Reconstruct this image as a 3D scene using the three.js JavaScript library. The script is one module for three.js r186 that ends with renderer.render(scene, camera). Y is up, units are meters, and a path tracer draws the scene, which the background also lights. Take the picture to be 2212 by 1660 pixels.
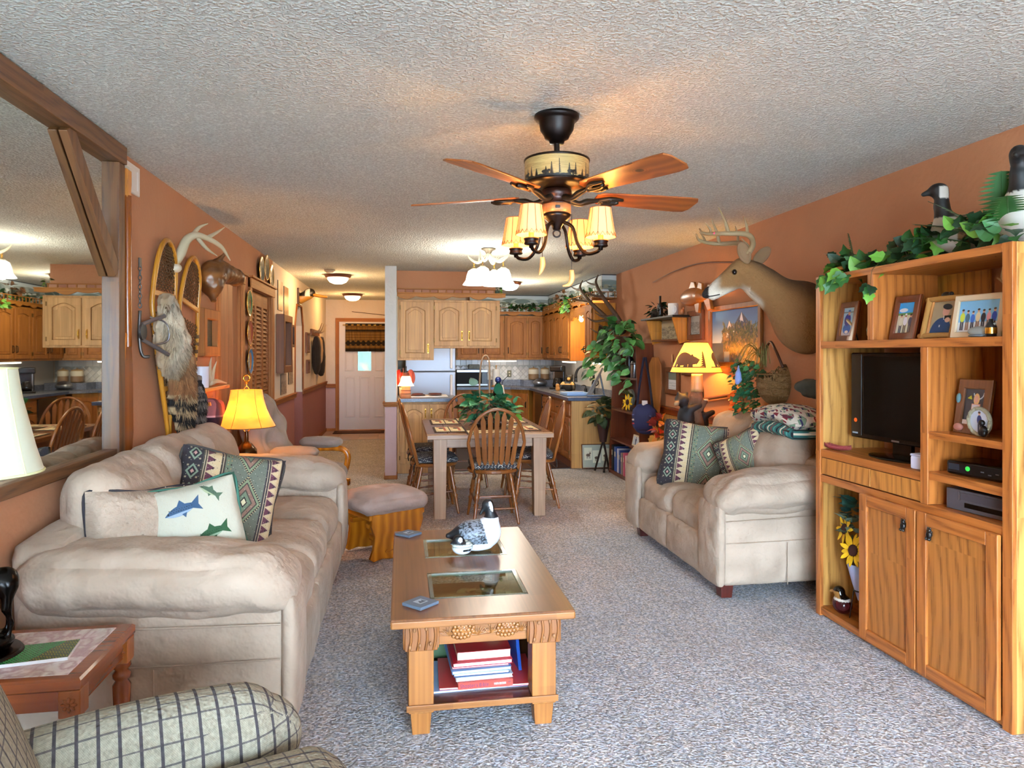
import * as THREE from 'three';
import { RoundedBoxGeometry } from 'three/addons/geometries/RoundedBoxGeometry.js';
import { mergeGeometries, mergeVertices, toCreasedNormals } from 'three/addons/utils/BufferGeometryUtils.js';
import { RectAreaLightUniformsLib } from 'three/addons/lights/RectAreaLightUniformsLib.js';
import { FontLoader } from 'three/addons/loaders/FontLoader.js';
import { TextGeometry } from 'three/addons/geometries/TextGeometry.js';

// ---------- camera, sky, exposure ----------
const scene = new THREE.Scene();
const camera = new THREE.PerspectiveCamera(57.93, 2212 / 1660, 0.05, 200);
camera.position.set(0, 1.435, 0);
camera.rotation.set(0, -Math.atan2(240, 1500), 0);
camera.setViewOffset(2212, 1660, 0, 65, 2212, 1660);
const renderer = new THREE.WebGLRenderer({ antialias: true });
renderer.toneMapping = THREE.LinearToneMapping;
renderer.toneMappingExposure = 1.14;
renderer.shadowMap.enabled = true;
scene.background = new THREE.Color().setRGB(31, 41.5, 54);      // bright overcast sky outside the glass behind the camera
RectAreaLightUniformsLib.init();

// ---------- helpers ----------
let seed = 12345;
const rnd = () => { seed = (seed * 1664525 + 1013904223) >>> 0; return seed / 4294967296; };
const rr = (a, b) => a + (b - a) * rnd();
const PI = Math.PI, V = (x, y, z) => new THREE.Vector3(x, y, z);
const clamp = (x, a = 0, b = 1) => Math.min(b, Math.max(a, x)), mix = (a, b, t) => a + (b - a) * t;
const sst = (a, b, x) => { const t = clamp((x - a) / (b - a)); return t * t * (3 - 2 * t); };
function hash(x, y, s) { let h = Math.imul(x | 0, 374761393) ^ Math.imul(y | 0, 668265263) ^ Math.imul(s | 0, 1274126177); h = Math.imul(h ^ (h >>> 13), 1274126177); return ((h ^ (h >>> 16)) >>> 0) / 4294967296; }
function vn(x, y, px, py, s = 1) {                                  // value noise that repeats after px, py cells
  const xi = Math.floor(x), yi = Math.floor(y), fx = x - xi, fy = y - yi, u = fx * fx * (3 - 2 * fx), v = fy * fy * (3 - 2 * fy);
  const w = (a, p) => ((a % p) + p) % p, a = w(xi, px), b = w(xi + 1, px), c = w(yi, py), d = w(yi + 1, py);
  return mix(mix(hash(a, c, s), hash(b, c, s), u), mix(hash(a, d, s), hash(b, d, s), u), v);
}
function fbm(x, y, p, s, o = 4) { let r = 0, a = 0.5, t = 0; for (let i = 0; i < o; i++) { const k = 1 << i; r += a * vn(x * k, y * k, p * k, p * k, s + i); t += a; a *= 0.5; } return r / t; }
function n3(x, y, z, s = 7) { const zi = Math.floor(z), f = z - zi, u = f * f * (3 - 2 * f); return mix(vn(x, y, 4096, 4096, s + zi * 31), vn(x, y, 4096, 4096, s + (zi + 1) * 31), u) * 2 - 1; }
function dtex(w, h, fn, { srgb = true, rep = [1, 1] } = {}) {
  const d = new Uint8Array(w * h * 4);
  for (let y = 0; y < h; y++) for (let x = 0; x < w; x++) { const c = fn(x / w, y / h), i = (y * w + x) * 4; if (typeof c === 'number') d[i] = d[i + 1] = d[i + 2] = clamp(c) * 255; else for (let k = 0; k < 3; k++) d[i + k] = clamp(c[k]) * 255; d[i + 3] = 255; }
  const t = new THREE.DataTexture(d, w, h); t.wrapS = t.wrapT = THREE.RepeatWrapping; t.magFilter = THREE.LinearFilter; t.minFilter = THREE.LinearFilter;
  if (srgb) t.colorSpace = THREE.SRGBColorSpace; t.repeat.set(rep[0], rep[1]); t.needsUpdate = true; return t;
}
function ctex(w, h, draw, rep) {                                     // a flat print drawn on a canvas; uv 0..1
  const c = document.createElement('canvas'); c.width = w; c.height = h; draw(c.getContext('2d'), w, h);
  const t = new THREE.CanvasTexture(c); t.colorSpace = THREE.SRGBColorSpace; t.magFilter = THREE.LinearFilter;
  if (rep) { t.wrapS = t.wrapT = THREE.RepeatWrapping; t.repeat.set(rep[0], rep[1]); } return t;
}
const mat = (color, rough = 0.6, o = {}) => new THREE.MeshPhysicalMaterial({ color, roughness: rough, ...o });
// geometry
const plain = (g) => { g = g.index ? g.toNonIndexed() : g; if (!g.attributes.normal) g.computeVertexNormals(); for (const k of Object.keys(g.attributes)) if (!['position', 'normal', 'uv', 'color'].includes(k)) g.deleteAttribute(k); if (!g.attributes.uv) g.setAttribute('uv', new THREE.BufferAttribute(new Float32Array(g.attributes.position.count * 2), 2)); g.clearGroups(); return g; };
const join = (gs) => { gs = gs.flat(9).map(plain); const col = gs.some((g) => g.attributes.color); if (col) gs.forEach((g) => { if (!g.attributes.color) g.setAttribute('color', new THREE.BufferAttribute(new Float32Array(g.attributes.position.count * 3).fill(1), 3)); }); return gs.length === 1 ? gs[0] : mergeGeometries(gs); };
function buv(g, axis = 'y', k = 1, off = true) {                     // uv in metres; v runs along the grain axis
  const p = g.attributes.position, uv = new Float32Array(p.count * 2), ax = 'xyz'.indexOf(axis), ou = off ? rnd() * 3 : 0, ov = off ? rnd() * 3 : 0;
  const a = V(), b = V(), c = V();
  for (let i = 0; i < p.count; i += 3) {
    a.fromBufferAttribute(p, i); b.fromBufferAttribute(p, i + 1); c.fromBufferAttribute(p, i + 2);
    const n = b.clone().sub(a).cross(c.clone().sub(a)), m = [Math.abs(n.x), Math.abs(n.y), Math.abs(n.z)], d = m.indexOf(Math.max(...m));
    let vi = ax, ui = [0, 1, 2].find((q) => q !== ax && q !== d);
    if (d === ax) { const o = [0, 1, 2].filter((q) => q !== d); ui = o[0]; vi = o[1]; }
    for (let j = 0; j < 3; j++) { const q = [p.getX(i + j), p.getY(i + j), p.getZ(i + j)]; uv[(i + j) * 2] = q[ui] * k + ou; uv[(i + j) * 2 + 1] = q[vi] * k + ov; }
  }
  g.setAttribute('uv', new THREE.BufferAttribute(uv, 2)); return g;
}
const mv = (g, x = 0, y = 0, z = 0) => g.translate(x, y, z);
const rot = (g, x = 0, y = 0, z = 0) => g.applyMatrix4(new THREE.Matrix4().makeRotationFromEuler(new THREE.Euler(x, y, z)));
function box(w, h, d, x = 0, y = 0, z = 0, b = 0) {                  // centred at x,y,z; b bevels the edges
  const m = Math.min(w, h, d); b = Math.min(b, m * 0.45);
  return mv(b > 0 ? new RoundedBoxGeometry(w, h, d, 1, b) : new THREE.BoxGeometry(w, h, d), x, y, z);
}
const bb = (x0, x1, y0, y1, z0, z1, b = 0) => box(x1 - x0, y1 - y0, Math.abs(z1 - z0), (x0 + x1) / 2, (y0 + y1) / 2, (z0 + z1) / 2, b);
const cyl = (r0, r1, h, x = 0, y = 0, z = 0, s = 20) => mv(new THREE.CylinderGeometry(r1, r0, h, s), x, y + h / 2, z);   // base at y; r0 bottom
const lathe = (pts, s = 28) => new THREE.LatheGeometry(pts.map(([r, y]) => new THREE.Vector2(Math.max(r, 0.0001), y)), s);
function tube(pts, r, o = {}) {                                      // swept tube with changing radius; r a number, list or function of t
  const { seg = 24, rs = 8, closed = false, curve = true, flat = 1, tension = 0.5 } = o;
  const P = pts.map((p) => (p.isVector3 ? p : V(...p))), cv = curve ? new THREE.CatmullRomCurve3(P, closed, 'catmullrom', tension) : null, n = curve ? seg : P.length - 1;
  const at = (t) => (curve ? cv.getPoint(t) : P[Math.round(t * n)].clone()), R = (t) => (typeof r === 'function' ? r(t) : Array.isArray(r) ? (() => { const k = t * (r.length - 1), i = Math.min(r.length - 2, Math.floor(k)); return mix(r[i], r[i + 1], k - i); })() : r);
  const pos = [], uv = [], idx = []; let nrm = null, prev = null, len = 0;
  for (let i = 0; i <= n; i++) {
    const t = i / n, p = at(t), tg = curve ? cv.getTangent(t) : P[Math.min(n, i + 1)].clone().sub(P[Math.max(0, i - 1)]).normalize();
    if (!nrm) { nrm = Math.abs(tg.y) < 0.9 ? V(0, 1, 0) : V(1, 0, 0); }
    nrm.addScaledVector(tg, -nrm.dot(tg)).normalize(); const bi = tg.clone().cross(nrm);
    if (prev) len += p.distanceTo(prev); prev = p;
    for (let j = 0; j <= rs; j++) { const a = (j / rs) * 2 * PI, q = R(t); pos.push(p.x + q * (Math.cos(a) * nrm.x * flat + Math.sin(a) * bi.x), p.y + q * (Math.cos(a) * nrm.y * flat + Math.sin(a) * bi.y), p.z + q * (Math.cos(a) * nrm.z * flat + Math.sin(a) * bi.z)); uv.push((j / rs) * q * 6, len); }
  }
  const w = rs + 1; for (let i = 0; i < n; i++) for (let j = 0; j < rs; j++) { const a = i * w + j; idx.push(a, a + 1, a + w, a + 1, a + w + 1, a + w); }
  if (!closed) for (const [row, s] of [[0, 1], [n, -1]]) { const c = at(row / n), k = pos.length / 3; pos.push(c.x, c.y, c.z); uv.push(0, row ? len : 0); for (let j = 0; j < rs; j++) { const a = row * w + j; s > 0 ? idx.push(k, a + 1, a) : idx.push(k, a, a + 1); } }
  const g = new THREE.BufferGeometry(); g.setAttribute('position', new THREE.Float32BufferAttribute(pos, 3)); g.setAttribute('uv', new THREE.Float32BufferAttribute(uv, 2)); g.setIndex(idx); g.computeVertexNormals();
  const no = g.attributes.normal; for (let i = 0; i <= n; i++) { const a = i * w, b = a + rs; const m = V(no.getX(a) + no.getX(b), no.getY(a) + no.getY(b), no.getZ(a) + no.getZ(b)).normalize(); no.setXYZ(a, m.x, m.y, m.z); no.setXYZ(b, m.x, m.y, m.z); }
  return g;
}
const shp = (pts) => new THREE.Shape(pts.map((p) => new THREE.Vector2(p[0], p[1])));
function ext(pts, d, bev = 0, holes = [], cs = 6) {                  // outline in xy pushed along z, centred on z
  const s = pts instanceof THREE.Shape ? pts : shp(pts); for (const h of holes) s.holes.push(new THREE.Path(h.map((p) => new THREE.Vector2(p[0], p[1]))));
  return mv(new THREE.ExtrudeGeometry(s, { depth: Math.max(d - 2 * bev, 1e-4), bevelEnabled: bev > 0, bevelSize: bev, bevelOffset: -bev, bevelThickness: bev, bevelSegments: 1, steps: 1, curveSegments: cs }), 0, 0, -d / 2 + bev);
}
const ell = (rx, ry, rz, x = 0, y = 0, z = 0, s = 14) => mv(new THREE.SphereGeometry(1, s, Math.ceil(s * 0.7)).scale(rx, ry, rz), x, y, z);
function warp(g, fn) { const p = g.attributes.position, v = V(); for (let i = 0; i < p.count; i++) { v.fromBufferAttribute(p, i); fn(v); p.setXYZ(i, v.x, v.y, v.z); } g.computeVertexNormals(); return g; }
function puff(w, h, d, { r = 0.06, b = [0.02, 0.02, 0.02], n = 14, wr = 0, ws = 6, sd = 1, pinch = 0, fn } = {}) {   // stuffed cushion centred on 0
  const g = mergeVertices((() => { const q = new THREE.BoxGeometry(2, 2, 2, n, n, n); q.deleteAttribute('uv'); q.deleteAttribute('normal'); return q; })());
  const H = V(w / 2, h / 2, d / 2);
  warp(g, (v) => {
    const s = v.clone(), q = V(s.x * H.x, s.y * H.y, s.z * H.z), i = V(clamp(q.x, -H.x + r, H.x - r), clamp(q.y, -H.y + r, H.y - r), clamp(q.z, -H.z + r, H.z - r));
    const dl = q.clone().sub(i), L = dl.length(); if (L > 1e-6) q.copy(i).addScaledVector(dl.divideScalar(L), r);
    const f = (a, c) => (1 - a * a) * (1 - c * c);
    q.x += b[0] * f(s.y, s.z) * s.x; q.y += b[1] * f(s.x, s.z) * s.y; q.z += b[2] * f(s.x, s.y) * s.z;
    if (pinch) { q.set(s.x * H.x, s.y * H.y, s.z * (0.006 + 0.62 * d * Math.pow(Math.max(0, (1 - s.x * s.x) * (1 - s.y * s.y)), 0.42))); const m = Math.min(Math.abs(s.x), Math.abs(s.y)); q.x *= 1 - 0.05 * (1 - m * m) * s.x * s.x; q.y *= 1 - 0.05 * (1 - m * m) * s.y * s.y; }
    if (wr) { const k = n3(q.x * ws + sd * 9, q.y * ws + sd, q.z * ws, sd) * 0.6 + n3(q.x * ws * 2.3, q.y * ws * 2.3 + sd * 3, q.z * ws * 2.3, sd + 5) * 0.4; const l = q.length() || 1; q.multiplyScalar(1 + (wr * k) / l); }
    if (fn) fn(q, s); v.copy(q);
  });
  return g;
}
// signed distances for bodies, meshed with surface nets
const smin = (a, b, k) => { const h = clamp(0.5 + (0.5 * (b - a)) / k); return mix(b, a, h) - k * h * (1 - h); };
function cap(p, a, b, ra, rb) { const bx = b[0] - a[0], by = b[1] - a[1], bz = b[2] - a[2], px = p[0] - a[0], py = p[1] - a[1], pz = p[2] - a[2], h = clamp((px * bx + py * by + pz * bz) / (bx * bx + by * by + bz * bz + 1e-9)); return Math.hypot(px - bx * h, py - by * h, pz - bz * h) - mix(ra, rb, h); }
function sel(p, c, r) { const x = (p[0] - c[0]) / r[0], y = (p[1] - c[1]) / r[1], z = (p[2] - c[2]) / r[2], k0 = Math.hypot(x, y, z), k1 = Math.hypot(x / r[0], y / r[1], z / r[2]); return (k0 * (k0 - 1)) / (k1 || 1e-6); }
function nets(f, lo, hi, c, colf) {
  const n = [0, 1, 2].map((i) => Math.ceil((hi[i] - lo[i]) / c) + 1), at = (x, y, z) => x + n[0] * (y + n[1] * z), F = new Float32Array(n[0] * n[1] * n[2]);
  for (let z = 0; z < n[2]; z++) for (let y = 0; y < n[1]; y++) for (let x = 0; x < n[0]; x++) F[at(x, y, z)] = f([lo[0] + x * c, lo[1] + y * c, lo[2] + z * c]);
  const id = new Int32Array(F.length).fill(-1), pos = [], idx = [], E = [[0, 1], [2, 3], [4, 5], [6, 7], [0, 2], [1, 3], [4, 6], [5, 7], [0, 4], [1, 5], [2, 6], [3, 7]];
  for (let z = 0; z < n[2] - 1; z++) for (let y = 0; y < n[1] - 1; y++) for (let x = 0; x < n[0] - 1; x++) {
    const g = []; let m = 0; for (let k = 0; k < 8; k++) { g[k] = F[at(x + (k & 1), y + ((k >> 1) & 1), z + (k >> 2))]; if (g[k] < 0) m |= 1 << k; }
    if (m === 0 || m === 255) continue; let sx = 0, sy = 0, sz = 0, q = 0;
    for (const [a, b] of E) if ((g[a] < 0) !== (g[b] < 0)) { const t = g[a] / (g[a] - g[b]); sx += mix(a & 1, b & 1, t); sy += mix((a >> 1) & 1, (b >> 1) & 1, t); sz += mix(a >> 2, b >> 2, t); q++; }
    id[at(x, y, z)] = pos.length / 3; pos.push(lo[0] + (x + sx / q) * c, lo[1] + (y + sy / q) * c, lo[2] + (z + sz / q) * c);
  }
  const S = [1, n[0], n[0] * n[1]];
  for (let z = 1; z < n[2] - 1; z++) for (let y = 1; y < n[1] - 1; y++) for (let x = 1; x < n[0] - 1; x++) {
    const k = at(x, y, z); for (let a = 0; a < 3; a++) { const s0 = F[k] < 0, s1 = F[k + S[a]] < 0; if (s0 === s1) continue; const u = S[(a + 1) % 3], v = S[(a + 2) % 3], A = id[k], B = id[k - u], C = id[k - u - v], D = id[k - v]; if (A < 0 || B < 0 || C < 0 || D < 0) continue; s0 ? idx.push(A, B, C, A, C, D) : idx.push(A, C, B, A, D, C); }
  }
  const g = new THREE.BufferGeometry(); g.setAttribute('position', new THREE.Float32BufferAttribute(pos, 3)); g.setIndex(idx); g.computeVertexNormals();
  if (colf) paint(g, colf); return g;
}
const lin = (h) => { const c = new THREE.Color(h); return [c.r, c.g, c.b]; }, mixc = (a, b, t) => a.map((v, i) => mix(v, b[i], t));
function paint(g, fn) { const p = g.attributes.position, c = new Float32Array(p.count * 3); for (let i = 0; i < p.count; i++) { const q = fn([p.getX(i), p.getY(i), p.getZ(i)]); c.set(q, i * 3); } g.setAttribute('color', new THREE.BufferAttribute(c, 3)); return g; }
// scene graph
const used = {};
const num = (n) => { const k = used[n] || 0; used[n] = k + 1; return k ? `${n}_${String(k).padStart(3, '0')}` : n; };
function tag(o, label, category, group) { o.userData.label = label; if (category) o.userData.category = category; if (group) o.userData.group = group; return o; }
function thing(name, label, category, pos = [0, 0, 0], ry = 0, group) { const o = new THREE.Group(); o.name = num(name); o.position.set(...pos); o.rotation.y = ry; scene.add(o); return tag(o, label, category, group); }
function M(name, geos, m, parent, grain = 'y', k = 1) {              // one named mesh; grain null keeps the uv of the geometry
  let g = join([geos]); if (m.vertexColors && !g.attributes.color) suedePaint(g); if (grain) g = buv(g, grain, k); const o = new THREE.Mesh(g, m); o.name = parent && parent !== scene ? name : num(name); (parent || scene).add(o); return o;
}
function one(name, label, category, geos, m, grain = 'y', group, k) { return tag(M(name, geos, m, scene, grain, k), label, category, group); }
function struct(name, geos, m, grain = 'y', parent) { const o = M(name, geos, m, parent || scene, grain); if (!parent) o.userData.kind = 'structure'; return o; }
function sub(name, parent, pos = [0, 0, 0], ro = [0, 0, 0]) { const o = new THREE.Group(); o.name = name; o.position.set(...pos); o.rotation.set(...ro); parent.add(o); return o; }
function dup(o, label, pos, ry, group) { const c = o.clone(); c.userData = { ...o.userData }; c.name = num(o.name.replace(/_\d{3}$/, '')); scene.add(c); if (pos) c.position.set(...pos); if (ry !== undefined) c.rotation.y = ry; c.userData.label = label; if (group) c.userData.group = group; return c; }
function lamp(x, y, z, color, power, radius = 1) { const l = new THREE.PointLight(color, power, 0, 2); l.position.set(x, y, z); l.shadow.radius = radius; l.castShadow = true; l.name = 'lamp_light'; scene.add(l); return l; }
// ---------- materials ----------
const oakT = dtex(512, 1024, (u, v) => {
  const w = (fbm(u * 3, v * 2, 3, 11, 3) - 0.5) * 0.55 + (vn(u * 5, v * 1, 5, 1, 3) - 0.5) * 0.18, x = u + w * 0.42;
  const ring = 0.5 + 0.5 * Math.sin(2 * PI * (x * 9 + 0.7 * Math.sin(2 * PI * v) * vn(u * 4, 0, 4, 1, 9)));
  const pore = vn(u * 170, v * 14, 170, 14, 5), fine = vn(u * 90, v * 5, 90, 5, 6);
  let l = 0.95 - 0.1 * Math.pow(ring, 3) - 0.13 * Math.pow(ring, 2) * (pore > 0.62 ? 1 : 0.15) - 0.1 * (fine - 0.5) - 0.06 * (fbm(u * 4, v * 3, 4, 21) - 0.5);
  return [l, Math.pow(l, 1.22), Math.pow(l, 1.55)];
}, { rep: [2.2, 1.0] });
const fineT = dtex(512, 512, (u, v) => {
  const f = vn(u * 80, v * 4, 80, 4, 41), g = vn(u * 22, v * 2, 22, 2, 42), h = fbm(u * 3, v * 2, 3, 43, 3), l = 0.96 - 0.13 * f - 0.11 * g - 0.16 * (h - 0.4);
  return [l, Math.pow(l, 1.15), Math.pow(l, 1.35)];
}, { rep: [2, 1] });
const pineT = dtex(512, 1024, (u, v) => {
  const w = (fbm(u * 2, v * 3, 2, 61, 3) - 0.5) * 0.3; let l = 0.9 + 0.1 * Math.sin(2 * PI * ((u + w) * 6));
  for (const [a, b, r] of [[0.3, 0.2, 0.028], [0.72, 0.61, 0.034], [0.4, 0.83, 0.02]]) { const d = Math.hypot((u - a) * 1, (v - b) * 1.4); l -= 0.5 * (1 - sst(r * 0.6, r * 1.5, d)) ; l -= 0.12 * (1 - sst(r, r * 4, d)) * (0.5 + 0.5 * Math.sin(d * 220)); }
  l -= 0.06 * vn(u * 120, v * 8, 120, 8, 64); return [l, Math.pow(Math.max(l, 0), 1.2), Math.pow(Math.max(l, 0), 1.5)];
}, { rep: [2.5, 1.2] });
const wood = (c, r = 0.42, m = oakT, o = {}) => mat(c, r, { map: m, clearcoat: 0.25, clearcoatRoughness: 0.25, ...o });
const W = {
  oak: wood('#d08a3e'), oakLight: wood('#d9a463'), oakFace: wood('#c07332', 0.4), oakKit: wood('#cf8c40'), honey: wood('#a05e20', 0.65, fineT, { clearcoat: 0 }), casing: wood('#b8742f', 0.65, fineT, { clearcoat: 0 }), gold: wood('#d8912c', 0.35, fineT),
  chair: wood('#9a5c28', 0.28, fineT), tableTop: wood('#8a5733', 0.22, fineT), tableLeg: wood('#b98f6b', 0.5, fineT), coffeeTop: wood('#8a5630', 0.3, fineT, { clearcoat: 0.1 }), coffee: wood('#b9783a', 0.38, fineT), coffeeDark: wood('#6a3019', 0.25, fineT),
  amber: wood('#c97a18', 0.25, pineT), mahog: wood('#7a3a1a', 0.3, fineT), cherry: wood('#9a4f20', 0.25, fineT), dark: wood('#4a2a18', 0.45, fineT), snow: wood('#dd9a2e', 0.35, fineT), paddle: wood('#a85a1c', 0.22, fineT), blade: wood('#95511f', 0.4, pineT), redFoot: wood('#5a1d12', 0.35, fineT), pine: wood('#dba75c', 0.5, fineT), reddoor: wood('#b87a50', 0.55, fineT, { clearcoat: 0 }), frameBrown: wood('#7e4a22', 0.55, fineT, { clearcoat: 0 }),
};
const wallBump = dtex(512, 512, (u, v) => fbm(u * 40, v * 40, 40, 71, 3), { srgb: false, rep: [1.2, 1.2] });
const wallTone = dtex(256, 256, (u, v) => { const l = 0.965 + 0.05 * (fbm(u * 6, v * 6, 6, 75, 4) - 0.5); return [l, l, l]; }, { rep: [0.9, 0.9] });
const wallMat = (c) => mat(c, 0.85, { map: wallTone, bumpMap: wallBump, bumpScale: 0.0015 });
const ceilT = dtex(1024, 1024, (u, v) => { const a = fbm(u * 180, v * 180, 180, 81, 2), b = fbm(u * 5, v * 5, 5, 82, 3), l = 0.84 + 0.22 * (a - 0.5) + 0.05 * (b - 0.5); return [l * 0.97, l, l * 0.985]; }, { rep: [0.7, 0.7] });
const ceilB = dtex(1024, 1024, (u, v) => sst(0.3, 0.8, fbm(u * 180, v * 180, 180, 81, 2)), { srgb: false, rep: [0.7, 0.7] });
const carpetT = dtex(1024, 1024, (u, v) => {
  const a = vn(u * 150, v * 150, 150, 150, 91), b = vn(u * 260, v * 260, 260, 260, 92), c = fbm(u * 5, v * 5, 5, 93, 3), l = 0.74 + 0.34 * (a - 0.5) + 0.22 * (b - 0.5) + 0.1 * (c - 0.5), h = vn(u * 90, v * 90, 90, 90, 94) - 0.5;
  return [l * 1.0 + h * 0.06, l * 0.99 + h * 0.01, l * 0.97 - h * 0.06];
}, { rep: [0.85, 0.85] });
const carpetB = dtex(1024, 1024, (u, v) => 0.6 * vn(u * 150, v * 150, 150, 150, 91) + 0.4 * vn(u * 260, v * 260, 260, 260, 92), { srgb: false, rep: [0.85, 0.85] });
const suedeB = dtex(512, 512, (u, v) => fbm(u * 14, v * 14, 14, 111, 4), { srgb: false, rep: [1.3, 1.3] });
const suede = mat('#b5a08c', 0.95, { vertexColors: true, bumpMap: suedeB, bumpScale: 0.014, sheen: 0.25, sheenColor: new THREE.Color('#cfc0b0'), sheenRoughness: 0.6 });
const suedePink = mat('#b0968a', 0.95, { vertexColors: true, bumpMap: suedeB, bumpScale: 0.01, sheen: 0.4, sheenColor: new THREE.Color('#cfc0b0'), sheenRoughness: 0.6 });
const suedeGrey = mat('#94867b', 0.95, { vertexColors: true, bumpMap: suedeB, bumpScale: 0.01, sheen: 0.4, sheenColor: new THREE.Color('#cfc0b0'), sheenRoughness: 0.6 });
const K = {
  black: mat('#0b0b0c', 0.35), bronze: mat('#1b1311', 0.35, { metalness: 0.6 }), gun: mat('#2a2724', 0.4, { metalness: 0.7 }), steel: mat('#9a9da3', 0.3, { metalness: 0.9 }), brass: mat('#c99a3a', 0.25, { metalness: 0.9 }), oldBrass: mat('#6b5026', 0.4, { metalness: 0.8 }),
  white: mat('#e9e8e4', 0.45), cream: mat('#d9cdb2', 0.55), bone: mat('#d8cbae', 0.55), antler: mat('#a3896a', 0.6), antlerDark: mat('#5f4730', 0.6), glass: mat('#ffffff', 0.03, { transmission: 1, thickness: 0 }), paper: mat('#e8e6df', 0.8), plastic: mat('#08080a', 0.22), red: mat('#a02418', 0.4), yellow: mat('#f0c21c', 0.6), navy: mat('#1c2450', 0.8), green: mat('#35d04a', 0.5), orange: mat('#ff6a1c', 0.5), blue: mat('#3c6fb5', 0.5), fur: mat('#241c18', 0.95), grout: mat('#a9aaa6', 0.8), leafStem: mat('#5b4426', 0.8), darkGreen: mat('#1f3a1c', 0.7),
};
const leafM = (c) => mat(c, 0.5, { transmission: 0.15, thickness: 0, side: THREE.DoubleSide });
const L = { ivy: leafM('#2f6a2c'), ivyLight: leafM('#6fa83a'), ivyDark: leafM('#173a1c'), fern: leafM('#1f5a1e'), teal: leafM('#1f6a4a'), grey: leafM('#6b5d58'), olive: leafM('#3f4d24') };
function suedePaint(g, k = 1) { return paint(g, ([x, y, z]) => { const a = n3(x * 6 + 3 * n3(x * 2, y * 2, z * 2), y * 6, z * 6, 3) * 0.65 + n3(x * 14, y * 14, z * 14, 5) * 0.5, l = 0.86 + 0.26 * k * a; return [l, l * (0.98 + 0.025 * a), l * (0.95 + 0.05 * a)]; }); }
// ---------- the room ----------
const XL = -1.37, XR = 2.69, H = 2.44, ZB = 2.4, ZE = -13.2, ZK = -11.95;
const rose = wallMat('#b87e58'), cream = wallMat('#dfd2c0'), wain = wallMat('#96605a'), wainPink = wallMat('#c4a5a2');
const ceilM = mat('#ffffff', 0.95, { map: ceilT, bumpMap: ceilB, bumpScale: 0.004 });
const carpetM = mat('#f2f2f7', 1, { map: carpetT, bumpMap: carpetB, bumpScale: 0.006 });
struct('floor', bb(XL - 0.2, XR + 0.2, -0.12, 0, ZB + 0.1, ZE - 0.2), carpetM, 'z');
struct('ceiling', bb(XL - 0.2, XR + 0.2, H, H + 0.12, ZB + 0.1, ZE - 0.2), ceilM, 'z');
// left wall with three real openings: a closet door, louvred doors and the hall arch
const TW = 0.14, D1 = [-5.55, -6.3, 2.04], D2 = [-6.68, -7.72, 2.04], D3 = [-9.38, -10.14, 2.09];
struct('wall_left', [bb(XL - TW, XL, 0, H, ZB, D1[0]), bb(XL - TW, XL, D1[2], H, D1[0], D1[1]), bb(XL - TW, XL, 0, H, D1[1], D2[0]), bb(XL - TW, XL, D2[2], H, D2[0], D2[1]), bb(XL - TW, XL, 0, H, D2[1], -7.82)], rose, 'y');
struct('wall_hall', [bb(XL - TW, XL, 0.9, H, -7.82, D3[0]), bb(XL - TW, XL, D3[2], H, D3[0], D3[1]), bb(XL - TW, XL, 0.9, H, D3[1], ZE)].concat([[D3[0], -1], [D3[1], 1]].map(([z, s]) => { const g = ext([[0, 0], [0.16, 0.26], [0, 0.26]], TW); rot(g, 0, s > 0 ? -PI / 2 : PI / 2, 0); return mv(g, XL - TW / 2, D3[2] - 0.26, z); })), cream, 'y');
struct('wall_hall_lower', [bb(XL - TW, XL, 0, 0.9, -7.82, D3[0]), bb(XL - TW, XL, 0, 0.9, D3[1], ZE)], wain, 'y');
struct('wall_right', bb(XR, XR + TW, 0, H, ZB, ZE), rose, 'y');
struct('wall_entry', [bb(XL, -1.126, 0.84, H, ZE, ZE - 0.12), bb(-0.2, 0, 0.84, H, ZE, ZE - 0.12), bb(-1.126, -0.2, 2.03, H, ZE, ZE - 0.12)], cream, 'y');
struct('wall_entry_lower', [bb(XL, -1.126, 0, 0.84, ZE, ZE - 0.12), bb(-0.2, 0, 0, 0.84, ZE, ZE - 0.12)], wainPink, 'y');
struct('wall_kitchen', bb(-0.05, XR, 0, H, ZK, ZK - 0.12), cream, 'y');
struct('wall_partition', bb(-0.18, -0.05, 0.86, H, -8.05, ZE), wallMat('#cfd0cc'), 'y');
struct('wall_partition_lower', bb(-0.18, -0.05, 0, 0.86, -8.05, ZE), wainPink, 'y');
// cross hall behind the arch
struct('wall_side_hall', [bb(XL - 1.6, XL - 1.5, 0, H, -8.9, -10.8), bb(XL - 1.6, XL - TW, 0, H, -8.9, -9.0), bb(XL - 1.6, XL - TW, 0, H, -10.7, -10.8)], cream, 'y');
struct('floor_side_hall', bb(XL - 1.6, XL - 0.19, -0.1, -0.001, -8.9, -10.8), carpetM, 'z');
struct('ceiling_side_hall', bb(XL - 1.6, XL - 0.19, H - 0.02, H + 0.08, -8.9, -10.8), ceilM, 'z');
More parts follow.
